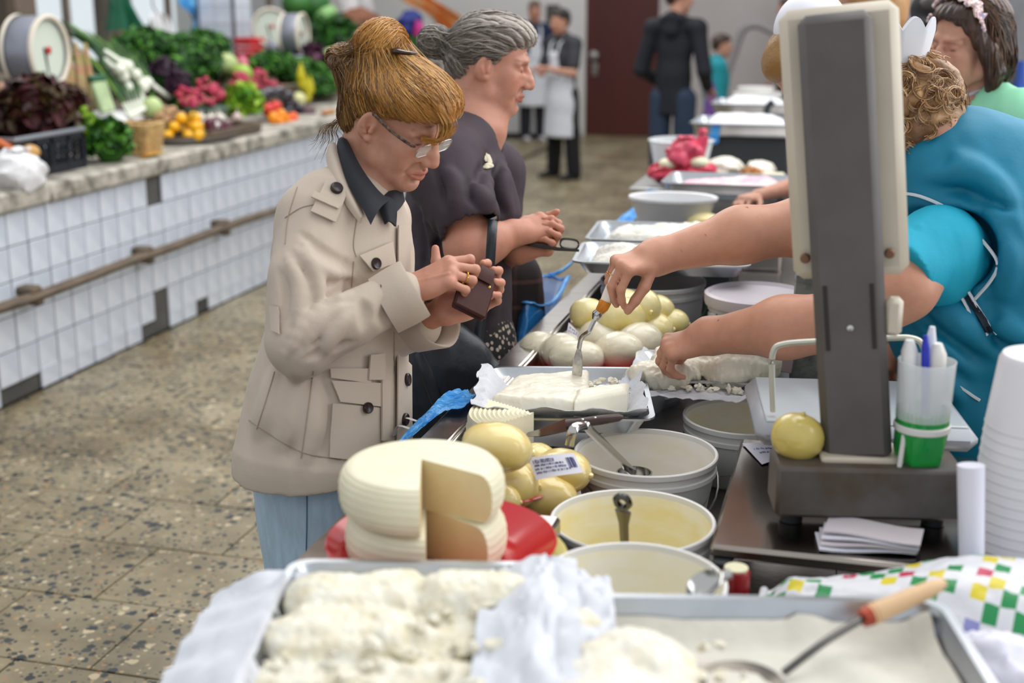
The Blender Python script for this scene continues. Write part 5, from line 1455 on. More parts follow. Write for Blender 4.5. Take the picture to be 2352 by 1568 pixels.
# ---- patterned bag, cap, knife, cloth on the side table
def check_mat():
    m = bpy.data.materials.new('patterned_plastic'); t = NT(m)
    br = t.n('ShaderNodeMapping'); br.inputs['Scale'].default_value = (52, 52, 0.001); br.inputs['Rotation'].default_value = (0, 0, 0.25)
    t.l(t.tc.outputs['Object'], br.inputs[0])
    ck = t.n('ShaderNodeTexChecker'); ck.inputs['Scale'].default_value = 1.0
    ck.inputs[1].default_value = (1, 1, 1, 1); ck.inputs[2].default_value = (0, 0, 0, 1); t.l(br.outputs[0], ck.inputs['Vector'])
    fl = t.n('ShaderNodeVectorMath', operation='FLOOR'); t.l(br.outputs[0], fl.inputs[0])
    wn = t.n('ShaderNodeTexWhiteNoise'); wn.noise_dimensions = '2D'; t.l(fl.outputs[0], wn.inputs['Vector'])
    wv = lin('#dcdbe0')
    colr = t.ramp(wn.outputs['Value'], [(0, wv), (0.22, lin('#1d8a4c')), (0.52, lin('#d8c62a')), (0.64, lin('#c23a5a')), (0.76, lin('#8d8fc4')), (0.86, wv)], 'CONSTANT')
    c = t.mix(ck.outputs['Fac'], colr, wv)
    t.l(c, t.b.inputs['Base Color']); t.b.inputs['Roughness'].default_value = 0.35
    t.bump(t.noise(14, 4), 0.4, 0.01)
    return m
PAT = check_mat()
def fnp(u, v):
    e0 = Zp(1735, 1330, 0.93); 
    s_ = (u + 1) / 2; x = -0.09 + 0.36 * s_; y = (1.655 + 0.04 * s_) * (1 - (v + 1) / 2) + (1.735 + 0.12 * s_) * (v + 1) / 2 - 0.10 * s_ * (1 - v) / 2
    w = 1 - abs(v) ** 2.6
    z = 0.885 + 0.078 * w * (0.75 + 0.25 * math.sin(2.2 * u)) + wr(u, v, 40, 0.008)
    if u < -0.8: z = 0.885 + (z - 0.885) * max(0.25, (u + 1) / 0.2)
    return np.array([x, y, z])
U = np.linspace(-1, 1, 44); V = np.linspace(-1, 1, 34)
t = thing('patterned_bag', 'white plastic bag printed with coloured squares lying behind the front tray', 'bag', (0.25, 1.64, 0.882))
Pt = np.array([[fnp(u, v) for v in V] for u in U])
Pb = Pt.copy(); Pb[..., 2] = 0.884
wpart('bag_film', MB().grid(Pt, flip=False).grid(Pb, flip=True), PAT, t)
wpart('bag_mouth', MB().tube(smooth_path([Pt[0, k] for k in range(2, 33, 3)], 24), 0.006, 8), mat('clear_film', '#dedfe3', 0.2, alpha=0.85), t)
# green and blue leaf print on the white end of the bag
pr = MB()
def onbag(u, v): return fnp(u, v) + np.array([0, -0.0006, 0.0016])
for (u0, v0, u1, v1, w) in ((-0.62, -0.35, -0.42, 0.35, 0.05),):
    pass
t = thing('red_cap_jar', 'small jar with dark red cap between the near bucket and the bag', 'jar', (-0.075, 1.70, 0.90))
jp = np.array([-0.075, 1.725, 0.885])
jc = Yp(1690, 1330, 1.70)
wpart('jar_glass', MB().lathe([(0, -0.09), (0.020, -0.09), (0.021, -0.03), (0.017, -0.015), (0, -0.015)], jc, 20), mat('amber_glass', '#5a2c1a', 0.15), t)
wpart('cap', MB().lathe([(0.0185, -0.02), (0.0195, -0.018), (0.0195, 0.012), (0.017, 0.016), (0, 0.016)], jc, 24), mat('dark_red_cap', '#8c1518', 0.3), t)
wpart('cap_disc', MB().lathe([(0, 0.0185), (0.0165, 0.0185), (0.0165, 0.0155)], jc, 24), mat('cream_cap', '#d8d2b0', 0.4), t)
q = Zp(1280, 1020, 0.80)
t = thing('plastic_tray', 'flat white plastic tray between the quarter cheese and the ladle bucket', 'tray', (q[0], q[1], FLZ))
wpart('tray_plate', MB().box((q[0] + 0.02, q[1] + 0.1, FLZ + 0.02), (0.22, 0.24, 0.03), bev=0.008), mat('tray_grey', '#c4c6c9', 0.35), t)
wpart('tray_face', MB().box((q[0] + 0.02, q[1] + 0.1, FLZ + 0.0365), (0.20, 0.22, 0.003), bev=0.001), mat('tray_grey', '#c4c6c9', 0.35), t)
t = thing('table_knife', 'dark blue handled knife lying before the patterned bag', 'knife', Zp(2230, 1470, 0.888))
k0, k1 = Zp(2160, 1460, 0.90), Zp(2290, 1490, 0.90)
wpart('handle', MB().tube([k0, k0 + (k1 - k0) * 0.5, k1], [0.009, 0.012, 0.011], 10, flat=0.7), mat('navy_handle', '#23204f', 0.35), t)
wpart('end_cap', MB().tube([k1 - (k1 - k0) * 0.2, k1], [0.0115, 0.011], 10, flat=0.75), mat('olive_cap', '#7d7a4a', 0.4), t)
wpart('blade', MB().box(k0 + (k0 - k1) * 0.35, (0.06, 0.016, 0.002), rot=frame(k1 - k0)), SPOON, t)
def fnw(u, v):
    c = Zp(2285, 1545, 0.90)
    return c + np.array([0.075 * u, 0.06 * v, 0.006 + 0.045 * (1 - u * u) * (1 - v * v) + wr(u, v, 55, 0.012)])
cloth('white crumpled cloth at the near right corner beside the knife', 30, 26, fnw, mat('white_linen', '#dcdbe8', 0.8, var=0.06), name='white_cloth')

# ---- blue plastic bags at the rim
BLUE = mat('blue_film', '#1f86dc', 0.18, var=0.4, vs=14, col2='#67b7ee', alpha=0.86, bump=0.6, bs=30, bd=0.02)
def filmstrip(label, L, Rr, amp, seed, nu=40, nv=14, m=BLUE, th=0.001):
    L = smooth_path(L, nu); Rr = smooth_path(Rr, nu)
    P = np.array([[L[i] + (Rr[i] - L[i]) * u + np.array([0.3, 0.3, 1]) * amp * snoise(np.array([i * 0.23 + seed, u * 7 + seed, seed])) for u in np.linspace(0, 1, nv)] for i in range(nu)])
    t = thing('blue_plastic_bag', label, 'bag', P.reshape(-1, 3).mean(0))
    wpart('film', MB().sheet(P, th), m, t)
    return t
filmstrip('blue plastic bag strip lying along the counter rim beside the beige jacket', [Zp(895, 1040, 0.93), Zp(940, 985, 0.935), Zp(985, 940, 0.935), Zp(1020, 905, 0.93), Zp(1055, 893, 0.93)], [Zp(930, 1015, 0.925), Zp(975, 975, 0.93), Zp(1020, 945, 0.93), Zp(1065, 935, 0.935), Zp(1095, 905, 0.93)], 0.006, 3)
for k, d in enumerate(((0, 0), (14, -18))):
    pts = smooth_path([Zp(945 + d[0], 985 + d[1], 0.93), Zp(915 + d[0], 978 + d[1], 0.925), Zp(905 + d[0], 1000 + d[1], 0.90)], 10)
    t = thing('torn_film', 'torn white film shred hanging at the jacket beside the blue strip', 'film', pts[0], 'torn film shreds')
    wpart('shred', MB().tube(pts, 0.004, 6, flat=0.25), BAG, t)
# open blue bag hanging on the outside of the rim
def bagpt(u, v):
    a = 2 * math.pi * u
    top = np.array([-0.80, 3.36, 0.93]); bot = np.array([-0.79, 3.12, 0.76])
    c = top * (1 - v) + bot * v
    return c + np.array([0.045 * math.cos(a) * (1 - 0.45 * v), 0.20 * math.sin(a) * (1 - 0.35 * v), 0.012 * math.sin(3 * a)]) + np.array([1, 1, 1]) * 0.006 * snoise(np.array([6 * math.cos(a), 6 * math.sin(a), v * 6]))
t = thing('blue_plastic_bag', 'open blue carrier bag hanging from the rim behind the purple blouse', 'bag', (-0.8, 3.25, 0.74))
P = np.array([[bagpt(u, v) for v in np.linspace(0, 1, 16)] for u in np.linspace(0, 1, 40, endpoint=False)])
wpart('film', MB().grid(P, closed_u=True), mat('blue_film_clear', '#2b93e6', 0.12, alpha=0.5, var=0.3, vs=14), t)
wpart('mouth_edge', MB().tube(P[:, 0], 0.007, 6, closed=True, flat=0.5), BLUE, t)
wpart('twisted_end', MB().tube(smooth_path([P[14, 0], P[14, 0] + np.array([0.02, 0.1, 0.0]), P[14, 0] + np.array([0.05, 0.16, 0.03])], 8), [0.008, 0.006, 0.006, 0.005, 0.005, 0.004, 0.003, 0.002], 6), BLUE, t)
wpart('folded_side', MB().sheet(np.array([[P[i, j] + np.array([-0.004, 0, 0]) for j in range(0, 16)] for i in range(17, 26)]), 0.002), BLUE, t)
filmstrip('blue plastic strip lying over the rim beside the white box', [Zp(1395, 528, 0.93), Zp(1430, 495, 0.95), Zp(1475, 462, 0.97)], [Zp(1412, 532, 0.92), Zp(1455, 505, 0.94), Zp(1492, 470, 0.96)], 0.008, 9)

# ---- trays beyond the grey buckets
def mound_tray(label, c, sx, sy, h, rz, chlabel, m, amp, seed, chname='ricotta_heap', hz=0.05, gz=None):
    tray(label, c, sx, sy, h, rz)
    def fn(u, v):
        w = max(0, 1 - max(abs(u), abs(v)) ** 6)
        return tl(c, rz, u * (sx / 2 - 0.03), v * (sy / 2 - 0.03), 0.006 + hz * w * (0.8 + 0.2 * math.sin(2 * u + 3 * v + seed)) + abs(wr(u * 2, v * 2, seed, amp)))
    t = thing(chname, chlabel, 'cheese', tl(c, rz, 0, 0, 0.004))
    P = np.array([[fn(u, v) for v in np.linspace(-1, 1, 36)] for u in np.linspace(-1, 1, 40)])
    B = P.copy(); B[..., 2] = c[2] + 0.004
    wpart('curd', MB().grid(P).grid(B, flip=True), m, t)
RIC = mat('ricotta_far', '#eae6dc', 0.6, var=0.12, vs=40, bump=0.6, bs=50, bd=0.01)
mound_tray('steel tray resting on the grey buckets, ricotta in it', (-0.47, 3.27, 1.032), 0.42, 0.26, 0.032, R(6), 'grainy white ricotta in the tray on the grey buckets', RIC, 0.015, 3, hz=0.045)
mound_tray('steel tray with ricotta just behind the forearm', (-0.50, 3.70, 1.0), 0.46, 0.30, 0.045, R(4), 'white ricotta in the second tray behind the forearm', RIC, 0.015, 5, hz=0.055)
for i, (c_, d_) in enumerate((((-0.53, 3.62, 0.0), 0),)):
    t = thing('tray_support', 'low steel stand under the second ricotta tray', 'stand', (-0.5, 3.70, FLZ))
    wpart('stand_box', MB().box((-0.5, 3.70, FLZ + 0.115), (0.36, 0.22, 0.23), bev=0.01), DARKM, t)
    wpart('stand_plate', MB().box((-0.5, 3.70, FLZ + 0.2335), (0.4, 0.25, 0.006), bev=0.002), STEEL, t)
# white translucent box
c = np.array([-0.545, 4.35, FLZ])
t = thing('plastic_box', 'white translucent plastic tub behind the ricotta trays', 'tub', c)
wb = Yp(1545, 492, 4.15)
wpart('tub_wall', MB().lathe([(0, -0.055), (0.10, -0.055), (0.135, 0.045), (0.143, 0.05), (0.143, 0.058), (0.13, 0.055), (0.095, -0.048), (0, -0.048)], wb, 40, sy=0.8), mat('tub_white', '#e0e0e2', 0.3, alpha=0.9), t)
wpart('bag_inside', MB().ball(wb + np.array([0, 0, -0.005]), (0.1, 0.075, 0.04), 20, 12, noise=0.25, seed=4), BAG, t)
t = thing('tub_stand', 'steel box stand below the white tub', 'stand', (wb[0], wb[1], FLZ))
hh_ = wb[2] - 0.056 - FLZ
wpart('stand_box', MB().box((wb[0], wb[1], FLZ + hh_ / 2), (0.28, 0.26, hh_ - 0.006), bev=0.01), STEEL, t)
wpart('stand_plate', MB().box((wb[0], wb[1], FLZ + hh_ - 0.003), (0.3, 0.28, 0.005), bev=0.002), ALU, t)
golden('pale yellow cheese piece right of the white tub', Yp(1612, 508, 4.1), (0.06, 0.05, 0.03), m=YCH, seed=120, knot=False)
def slabbox(name, label, c, size, m, rz=0, cat='cheese', bev=0.012, part='cheese_block', noise=0):
    t = thing(name, label, cat, np.array(c) - np.array([0, 0, size[2] / 2]))
    wpart(part, MB().box(c, size, rot=rot3('Z', rz), bev=bev), m, t)
    return t
# grey concrete-like weight on the counter
q = Yp(1848, 640, 2.95)
t = thing('stone_weight', 'speckled grey square block behind the lower forearm', 'weight', (q[0], q[1], FLZ))
wpart('block', MB().box((q[0] + 0.03, q[1], (q[2] + 0.02 + FLZ) / 2), (0.10, 0.10, q[2] + 0.02 - FLZ), bev=0.004), mat('speckled', '#8d908c', 0.7, var=0.5, vs=50), t)
wpart('label_plate', MB().box((q[0] - 0.05, q[1] - 0.07, 0.93), (0.08, 0.006, 0.09), rot=rot3('Y', 0.1), bev=0.002), mat('pinkish_plate', '#b7a4a2', 0.5), t)

# far stall section: raised steel stands
st2 = thing('raised_stand', 'raised steel shelf on the counter carrying the pink bags and packets', 'stand', (-0.55, 5.5, FLZ))
sy0 = 5.0
def far(x, y, Y): return Yp(x, y, Y)
zs = far(1500, 418, 5.3)[2]
wpart('shelf_plate', MB().box((-0.48, 5.35, zs), (0.78, 0.56, 0.014), bev=0.004), STEEL, st2)
for sx in (-0.80, -0.16):
    for yy in (5.12, 5.58): wpart('leg', MB().box((sx + 0.05, yy, (zs + FLZ) / 2), (0.03, 0.03, zs - FLZ - 0.01), bev=0.003), STEEL, st2)
PINK = mat('pink_film', '#e0506c', 0.2, var=0.35, vs=9, alpha=0.93)
PINKD = mat('pink_dark', '#d83b55', 0.2, var=0.2)
b = far(1535, 372, 5.25)
t = thing('plastic_box', 'clear plastic tub standing behind the pink bag', 'tub', (b[0], 5.35, zs + 0.008))
wpart('tub_wall', MB().lathe([(0, 0), (0.10, 0), (0.13, 0.15), (0.138, 0.156), (0.13, 0.16), (0.095, 0.006), (0, 0.006)], (b[0] + 0.03, 5.40, zs + 0.008), 36), mat('tub_clear', '#dde1e4', 0.2, alpha=0.6), t)
p = far(1575, 355, 5.15)
t = bag('pink_bag', 'bright pink plastic bag tied at the top on the raised shelf', p, (0.075, 0.08, 0.065), 21, PINK)
wpart('twisted_neck', MB().tube(smooth_path([p + np.array([0.05, 0, 0.02]), p + np.array([0.065, 0, 0.07]), p + np.array([0.06, 0, 0.105])], 8), [0.03, 0.028, 0.026, 0.023, 0.021, 0.019, 0.018, 0.012], 8), PINK, t)
for i, (x, y) in enumerate(((1530, 395), (1600, 392))):
    p = far(x, y, 5.14)
    bag('pink_bag', ['red-pink bag with white cheese at the shelf front left', 'red-pink bag with white cheese at the shelf front right'][i], p, (0.075, 0.07, 0.042), 31 + i, PINKD, tail=False)
    veg('cheese_lump', ['white cheese lump on the left red-pink bag', 'white cheese lump on the right red-pink bag'][i], p + np.array([0.012, -0.03, 0.035]), (0.04, 0.035, 0.025), CHW, 'cheese', noise=0.1, seed=i)
for i, (x, y, w, h) in enumerate(((1655, 355, 0.19, 0.095), (1748, 360, 0.12, 0.09))):
    p = far(x, y, 5.32)
    bag('wrapped_cheese', ['white wrapped cheese packet on the shelf right of the pink bag', 'white wrapped packet behind the caramel-brown piece'][i], (p[0], 5.34, zs + 0.008 + h / 2), (w / 2, 0.08, h / 2), 50 + i, mat('wrap_white', '#e9e4d6', 0.35, var=0.06), cat='packet', tail=False)
p = far(1725, 372, 5.12)
bag('brown_cheese', 'caramel-brown cheese piece on the raised shelf', (p[0], p[1], zs + 0.05), (0.05, 0.045, 0.045), 61, mat('caramel', '#b06f22', 0.3, var=0.3), cat='cheese', tail=False)
p = far(1768, 380, 5.1)
slabbox('cheese_block', 'cream cheese block at the right end of the raised shelf', (p[0], 5.12, zs + 0.04), (0.13, 0.10, 0.07), CHW, 0.1)
t = slabbox('pink_paper', 'pink paper sheet under the caramel cheese', (p[0] - 0.01, 5.10, zs + 0.009), (0.2, 0.05, 0.003), mat('pink_paper', '#e39bc4', 0.6), 0.0, 'paper', 0.001, 'sheet')
# tray of pink-marked cheese before it
q = far(1675, 425, 4.7)
c = (q[0], 4.72, q[2] - 0.03)
mound_tray('steel tray of white cheese with pink streaks before the raised shelf', c, 0.44, 0.30, 0.05, 0.0, 'white cheese streaked with pink in the steel tray', mat('pink_curd', '#ecdfe0', 0.5, var=0.0, vs=7, col2='#e58fa8'), 0.01, 11, 'curd_cheese', 0.045)
t = thing('tray_support', 'steel box under the pink-streaked cheese tray', 'stand', (c[0], c[1], FLZ))
wpart('stand_box', MB().box((c[0], c[1], (FLZ + c[2]) / 2 - 0.004), (0.4, 0.26, c[2] - FLZ - 0.012), bev=0.006), STEEL, t)
wpart('stand_plate', MB().box((c[0], c[1], c[2] - 0.005), (0.42, 0.28, 0.004), bev=0.001), ALU, t)
filmstrip('blue plastic bag hanging below the raised shelf', [far(1486, 432, 5.05), far(1486, 455, 5.05), far(1484, 480, 5.05)], [far(1520, 440, 5.05), far(1512, 460, 5.05), far(1506, 480, 5.05)], 0.01, 14, 12, 8)
# white trays of the next sellers
for i, (x, y, Y_, w, lb, cl_) in enumerate(((1715, 290, 6.6, 0.50, 'white cheese in the steel tray of the next seller', 'steel tray heaped with white cheese beyond the raised shelf'), (1735, 245, 7.7, 0.46, 'white cheese in the farthest low tray', 'farther steel tray of white cheese before the stacked tubs'))):
    q = far(x, y, Y_)
    mound_tray(cl_, (q[0], Y_, q[2] - 0.03), w, 0.4, 0.06, 0, lb, mat('far_white', '#e8e8ee', 0.5, var=0.05), 0.01, 70 + i, 'curd_cheese', 0.08)
    t = thing('tray_support', ['dark stand under the tray beyond the raised shelf', 'dark stand under the farther white tray'][i], 'stand', (q[0], Y_, FLZ))
    z1 = q[2] - 0.034
    wpart('stand_box', MB().box((q[0], Y_, (FLZ + z1) / 2), (w - 0.06, 0.3, z1 - FLZ), bev=0.01), DARKM, t)
    wpart('stand_foot', MB().box((q[0], Y_, FLZ + 0.006), (w - 0.02, 0.34, 0.012), bev=0.003), DARKM, t)
for i, (x, y, w, h) in enumerate(((1740, 228, 0.3, 0.06), (1735, 215, 0.22, 0.06))):
    q = far(x, y, 8.3)
    t = thing('plastic_tub', ['wide white tub at the back of the counter', 'smaller white tub on top of the wide one'][i], 'tub', (q[0], 8.3, q[2] - h / 2))
    wpart('tub_wall', MB().lathe([(0, 0), (w * 0.44, 0), (w * 0.5, h), (w * 0.47, h), (w * 0.41, 0.006), (0, 0.006)], (q[0], 8.3, q[2] - h / 2), 30), WHP, t)
    wpart('tub_lid', MB().lathe([(0, h), (w * 0.51, h), (w * 0.51, h + 0.01), (0, h + 0.012)], (q[0], 8.3, q[2] - h / 2), 30), WHP, t)
    if i == 0:
        tt = thing('tub_stand', 'white crate under the wide tub', 'crate', (q[0], 8.3, FLZ))
        wpart('crate_body', MB().box((q[0], 8.3, (FLZ + q[2] - h / 2) / 2), (0.34, 0.34, q[2] - h / 2 - FLZ - 0.002), bev=0.01), WHP, tt)
        wpart('crate_rim', MB().box((q[0], 8.3, q[2] - h / 2 - 0.02), (0.36, 0.36, 0.02), bev=0.005), WHP, tt)
filmstrip('blue plastic bag at the corner of the next seller tray', [far(1632, 290, 6.4), far(1630, 310, 6.4), far(1622, 330, 6.4)], [far(1655, 285, 6.4), far(1652, 310, 6.4), far(1650, 330, 6.4)], 0.015, 17, 12, 8)
t = thing('grey_clamp', 'dark grey upright clamp between the far white trays', 'clamp', far(1762, 265, 7.2))
q = far(1762, 250, 7.2)
wpart('clamp_bar', MB().tube(smooth_path([q + np.array([-0.01, 0, -0.14]), q + np.array([0.0, 0, 0.0]), q + np.array([0.03, 0, 0.04])], 8), 0.018, 8), DARKM, t)
wpart('clamp_foot', MB().box(q + np.array([-0.01, 0, -0.15]), (0.06, 0.08, 0.03), bev=0.005), DARKM, t)

# ================================================================== PEOPLE
class Q:
    """queue of field shapes; the grid is sized to fit them when the surface is made"""
    def __init__(s): s.ops = []; s.lo = np.full(3, 1e9); s.hi = np.full(3, -1e9); s.post = []
    def _bb(s, p, r):
        s.lo = np.minimum(s.lo, np.array(p) - r); s.hi = np.maximum(s.hi, np.array(p) + r)
    def cone(s, a, b, ra, rb=None, k=0.01, op='add', flat=None):
        rb = ra if rb is None else rb
        if op == 'add':
            f = max(1, flat[1]) if flat else 1
            s._bb(a, ra * f); s._bb(b, rb * f)
        s.ops.append(('cone', (a, b, ra, rb, k, op, flat))); return s
    def path(s, P, rad, k=0.01, op='add', flat=None, sm=0):
        P = np.array(P, float)
        rad = np.full(len(P), rad, float) if np.isscalar(rad) else np.array(rad, float)
        if sm:
            n = len(P); Qp = smooth_path(P, sm)
            rad = np.interp(np.linspace(0, n - 1, sm), np.arange(n), rad); P = Qp
        for i in range(len(P) - 1): s.cone(P[i], P[i + 1], rad[i], rad[i + 1], k, op, flat)
        return s
    def ell(s, c, r, rot=None, k=0.01, op='add'):
        if op == 'add': s._bb(c, max(r))
        s.ops.append(('ell', (c, r, rot, k, op))); return s
    def half(s, p, n, k=0.0): s.ops.append(('half', (p, n, k))); return s
    def displace(s, fn, band=0.02): s.ops.append(('displace', (fn, band))); return s
    def mesh(s, name, vox, smooth=1):
        f = SDF(s.lo - 0.02 - 2 * vox, s.hi + 0.02 + 2 * vox, vox)
        for k, a in s.ops: getattr(f, k)(*a)
        return f.mesh(name, smooth)
class Sub:
    """the same queue written in a local frame: origin o, rotation R, scale k"""
    def __init__(s, q, o, Rm, sc=1.0): s.q = q; s.o = np.array(o, float); s.R = np.array(Rm); s.sc = sc
    def w(s, p): return s.o + s.R @ (np.array(p, float) * s.sc)
    def loc(s, P): return ((np.asarray(P) - s.o) @ s.R) / s.sc
    def ball(s, c, r, k=0.008, op='add'): s.q.cone(s.w(c), s.w(np.array(c) + 1e-5), r * s.sc, r * s.sc, k, op)
    def cone(s, a, b, ra, rb=None, k=0.008, op='add', flat=None):
        fl = (s.R @ np.array(flat[0], float), flat[1]) if flat else None
        s.q.cone(s.w(a), s.w(b), ra * s.sc, (ra if rb is None else rb) * s.sc, k, op, fl)
    def path(s, P, rad, k=0.006, op='add', flat=None, sm=0):
        fl = (s.R @ np.array(flat[0], float), flat[1]) if flat else None
        s.q.path([s.w(p) for p in P], np.array(rad) * s.sc if not np.isscalar(rad) else rad * s.sc, k, op, fl, sm)
    def ell(s, c, r, rot=None, k=0.01, op='add'):
        s.q.ell(s.w(c), np.array(r) * s.sc, s.R if rot is None else s.R @ rot, k, op)

FH = np.array([-math.sin(YAW), math.cos(YAW), 0.0])      # level direction the photographer faces
def heading(deg):
    """level unit vector turned deg from image-right towards the viewer"""
    return RGT * math.cos(R(deg)) - FH * math.sin(R(deg))
def head_frame(f, pitch=0.0, roll=0.0):
    """columns forward, left, up; pitch > 0 looks down"""
    z = np.array([0, 0, 1.0]); x = np.array(f, float); x[2] = 0; x /= np.linalg.norm(x)
    y = np.cross(z, x)
    A = np.array(Matrix.Rotation(R(pitch), 3, Vector(y))) 
    x2, z2 = A @ x, A @ z
    B = np.array(Matrix.Rotation(R(roll), 3, Vector(x2)))
    return np.stack([x2, B @ y, B @ z2], 1)

SKIN = mat('skin', '#c28e77', 0.48, vcol=True, var=0.10, vs=45, bump=0.18, bs=160, bd=0.001, sss=0.12)
def head_shape(h, age=0.0, jaw=1.0, nose=1.0, open_mouth=0.0, ears=True, fat=0.0):
    h.ell((-0.014, 0, 0.040), (0.095, 0.074, 0.088), k=0.02)
    h.ell((0.036, 0, 0.050), (0.056, 0.061, 0.058), k=0.02)
    h.ell((0.044, 0, -0.018), (0.050, 0.056 + fat * 0.006, 0.070), k=0.02)
    h.ell((0.046, 0, -0.062), (0.043, 0.046 * jaw + fat * 0.006, 0.040), k=0.015)
    for s in (-1, 1):
        h.cone((0.0, s * 0.056 * jaw, -0.030), (0.016, s * 0.052 * jaw, -0.062), 0.015, 0.015, 0.02)
        h.cone((0.016, s * 0.052 * jaw, -0.062), (0.076, s * 0.016, -0.094), 0.015, 0.014, 0.02)
        h.ell((0.064, s * 0.041, -0.012), (0.024, 0.020, 0.022), k=0.02)              # cheekbone
        h.ell((0.062, s * 0.040, -0.045), (0.022 + fat * 0.004, 0.016 + fat * 0.004, 0.026), k=0.02)
    h.ball((0.083, 0, -0.094), 0.0155, 0.016)
    h.cone((0.089, -0.026, 0.032), (0.089, 0.026, 0.032), 0.010, 0.010, 0.016)        # brow
    for s in (-1, 1):
        h.cone((0.089, s * 0.024, 0.032), (0.078, s * 0.046, 0.027), 0.009, 0.008, 0.014)
        h.ell((0.103, s * 0.030, 0.013), (0.014, 0.019, 0.013), k=0.012, op='sub')     # socket
        h.ell((0.0795, s * 0.031, 0.012), (0.0140, 0.0155, 0.0125), k=0.005)           # lids over the eyeball
        h.cone((0.0935, s * 0.022, 0.0065), (0.0885, s * 0.044, 0.0075), 0.0014, 0.0014, 0.003, 'sub')
        h.cone((0.0945, s * 0.020, 0.0225), (0.087, s * 0.045, 0.0225), 0.0016, 0.0014, 0.005, 'sub')
        h.cone((0.090, s * 0.020, -0.002), (0.085, s * 0.042, -0.003), 0.0045, 0.0045, 0.008)
    # nose
    h.path([(0.093, 0, 0.022), (0.104, 0, 0.006), (0.115 * nose, 0, -0.012), (0.1205 * nose, 0, -0.025)], [0.0075, 0.0085, 0.0095, 0.0105], 0.009)
    h.ball((0.1175 * nose, 0, -0.026), 0.0106, 0.007)
    for s in (-1, 1):
        h.ell((0.107, s * 0.0125, -0.030), (0.011, 0.0078, 0.0085), k=0.007)
        h.ball((0.1115, s * 0.0075, -0.0375), 0.0035, 0.003, 'sub')
        h.cone((0.099, s * 0.012, -0.010), (0.092, s * 0.020, -0.028), 0.009, 0.008, 0.014)
    # mouth
    h.ell((0.082, 0, -0.060), (0.0215, 0.029, 0.026), k=0.014)
    om = open_mouth
    h.path([(0.0935, -0.024, -0.0605), (0.1010, -0.011, -0.0562), (0.1045, 0, -0.0572), (0.1010, 0.011, -0.0562), (0.0935, 0.024, -0.0605)], [0.0028, 0.0042, 0.0043, 0.0042, 0.0028], 0.005)
    h.path([(0.093, -0.022, -0.0625), (0.0985, -0.010, -0.0685 - om), (0.101, 0, -0.0692 - om), (0.0985, 0.010, -0.0685 - om), (0.093, 0.022, -0.0625)], [0.0026, 0.0046, 0.005, 0.0046, 0.0026], 0.005)
    h.path([(0.095, -0.024, -0.0618), (0.1055, -0.009, -0.0625 - om * 0.5), (0.108, 0, -0.063 - om * 0.5), (0.1055, 0.009, -0.0625 - om * 0.5), (0.095, 0.024, -0.0618)], [0.0012, 0.0012 + om * 0.45, 0.0012 + om * 0.5, 0.0012 + om * 0.45, 0.0012], 0.003, 'sub')
    h.cone((0.099, 0, -0.046), (0.102, 0, -0.052), 0.0022, 0.0022, 0.006, 'sub')
    h.cone((0.0955, -0.012, -0.079), (0.0955, 0.012, -0.079), 0.004, 0.004, 0.01, 'sub')
    for s in (-1, 1):
        if age:
            h.path([(0.100, s * 0.0185, -0.030), (0.092, s * 0.029, -0.046), (0.083, s * 0.0345, -0.062)], 0.0019, 0.007, 'sub')       # nasolabial
            h.path([(0.088, s * 0.030, -0.068), (0.080, s * 0.034, -0.084), (0.072, s * 0.033, -0.095)], 0.0016, 0.006, 'sub')
            h.path([(0.082, s * 0.024, -0.006), (0.078, s * 0.035, -0.010), (0.072, s * 0.046, -0.006)], 0.0013, 0.006, 'sub')          # eye bag
            for q in range(3):
                h.path([(0.064 - 0.006 * q, s * (0.049 - 0.001 * q), -0.030), (0.056 - 0.007 * q, s * (0.0525 - 0.0005 * q), -0.055), (0.050 - 0.006 * q, s * 0.050, -0.078)], 0.0011, 0.005, 'sub')
            h.ell((0.056, s * 0.036, -0.080), (0.020, 0.014, 0.013), k=0.016)          # jowl
        if ears:
            rt = np.array(Matrix.Rotation(R(12), 3, 'Y')) @ np.array(Matrix.Rotation(R(-s * 24), 3, 'Z'))
            h.ell((-0.008, s * 0.078, 0.004), (0.0185, 0.0065, 0.031), rt, 0.006)
            h.ell((-0.004, s * 0.0845, 0.004), (0.0115, 0.0065, 0.0215), rt, 0.004, 'sub')
            h.ell((-0.003, s * 0.078, -0.010), (0.008, 0.006, 0.012), rt, 0.003, 'sub')
            h.cone((0.004, s * 0.079, -0.006), (0.005, s * 0.078, 0.004), 0.0045, 0.004, 0.003)
            h.path([(-0.014, s * 0.0825, 0.018), (-0.013, s * 0.083, 0.0), (-0.006, s * 0.081, -0.012)], 0.0028, 0.004)
            h.ball((0.001, s * 0.0765, -0.024), 0.0062, 0.005)
    if age:
        for q in range(3):
            h.path([(0.090 - 0.004 * q, -0.03, 0.048 + 0.010 * q), (0.0945 - 0.004 * q, 0, 0.050 + 0.010 * q), (0.090 - 0.004 * q, 0.03, 0.048 + 0.010 * q)], 0.0008, 0.004, 'sub')
def g3(L, c, r):
    d = (L - np.array(c)) / np.array(r)
    return np.exp(-(d * d).sum(1))
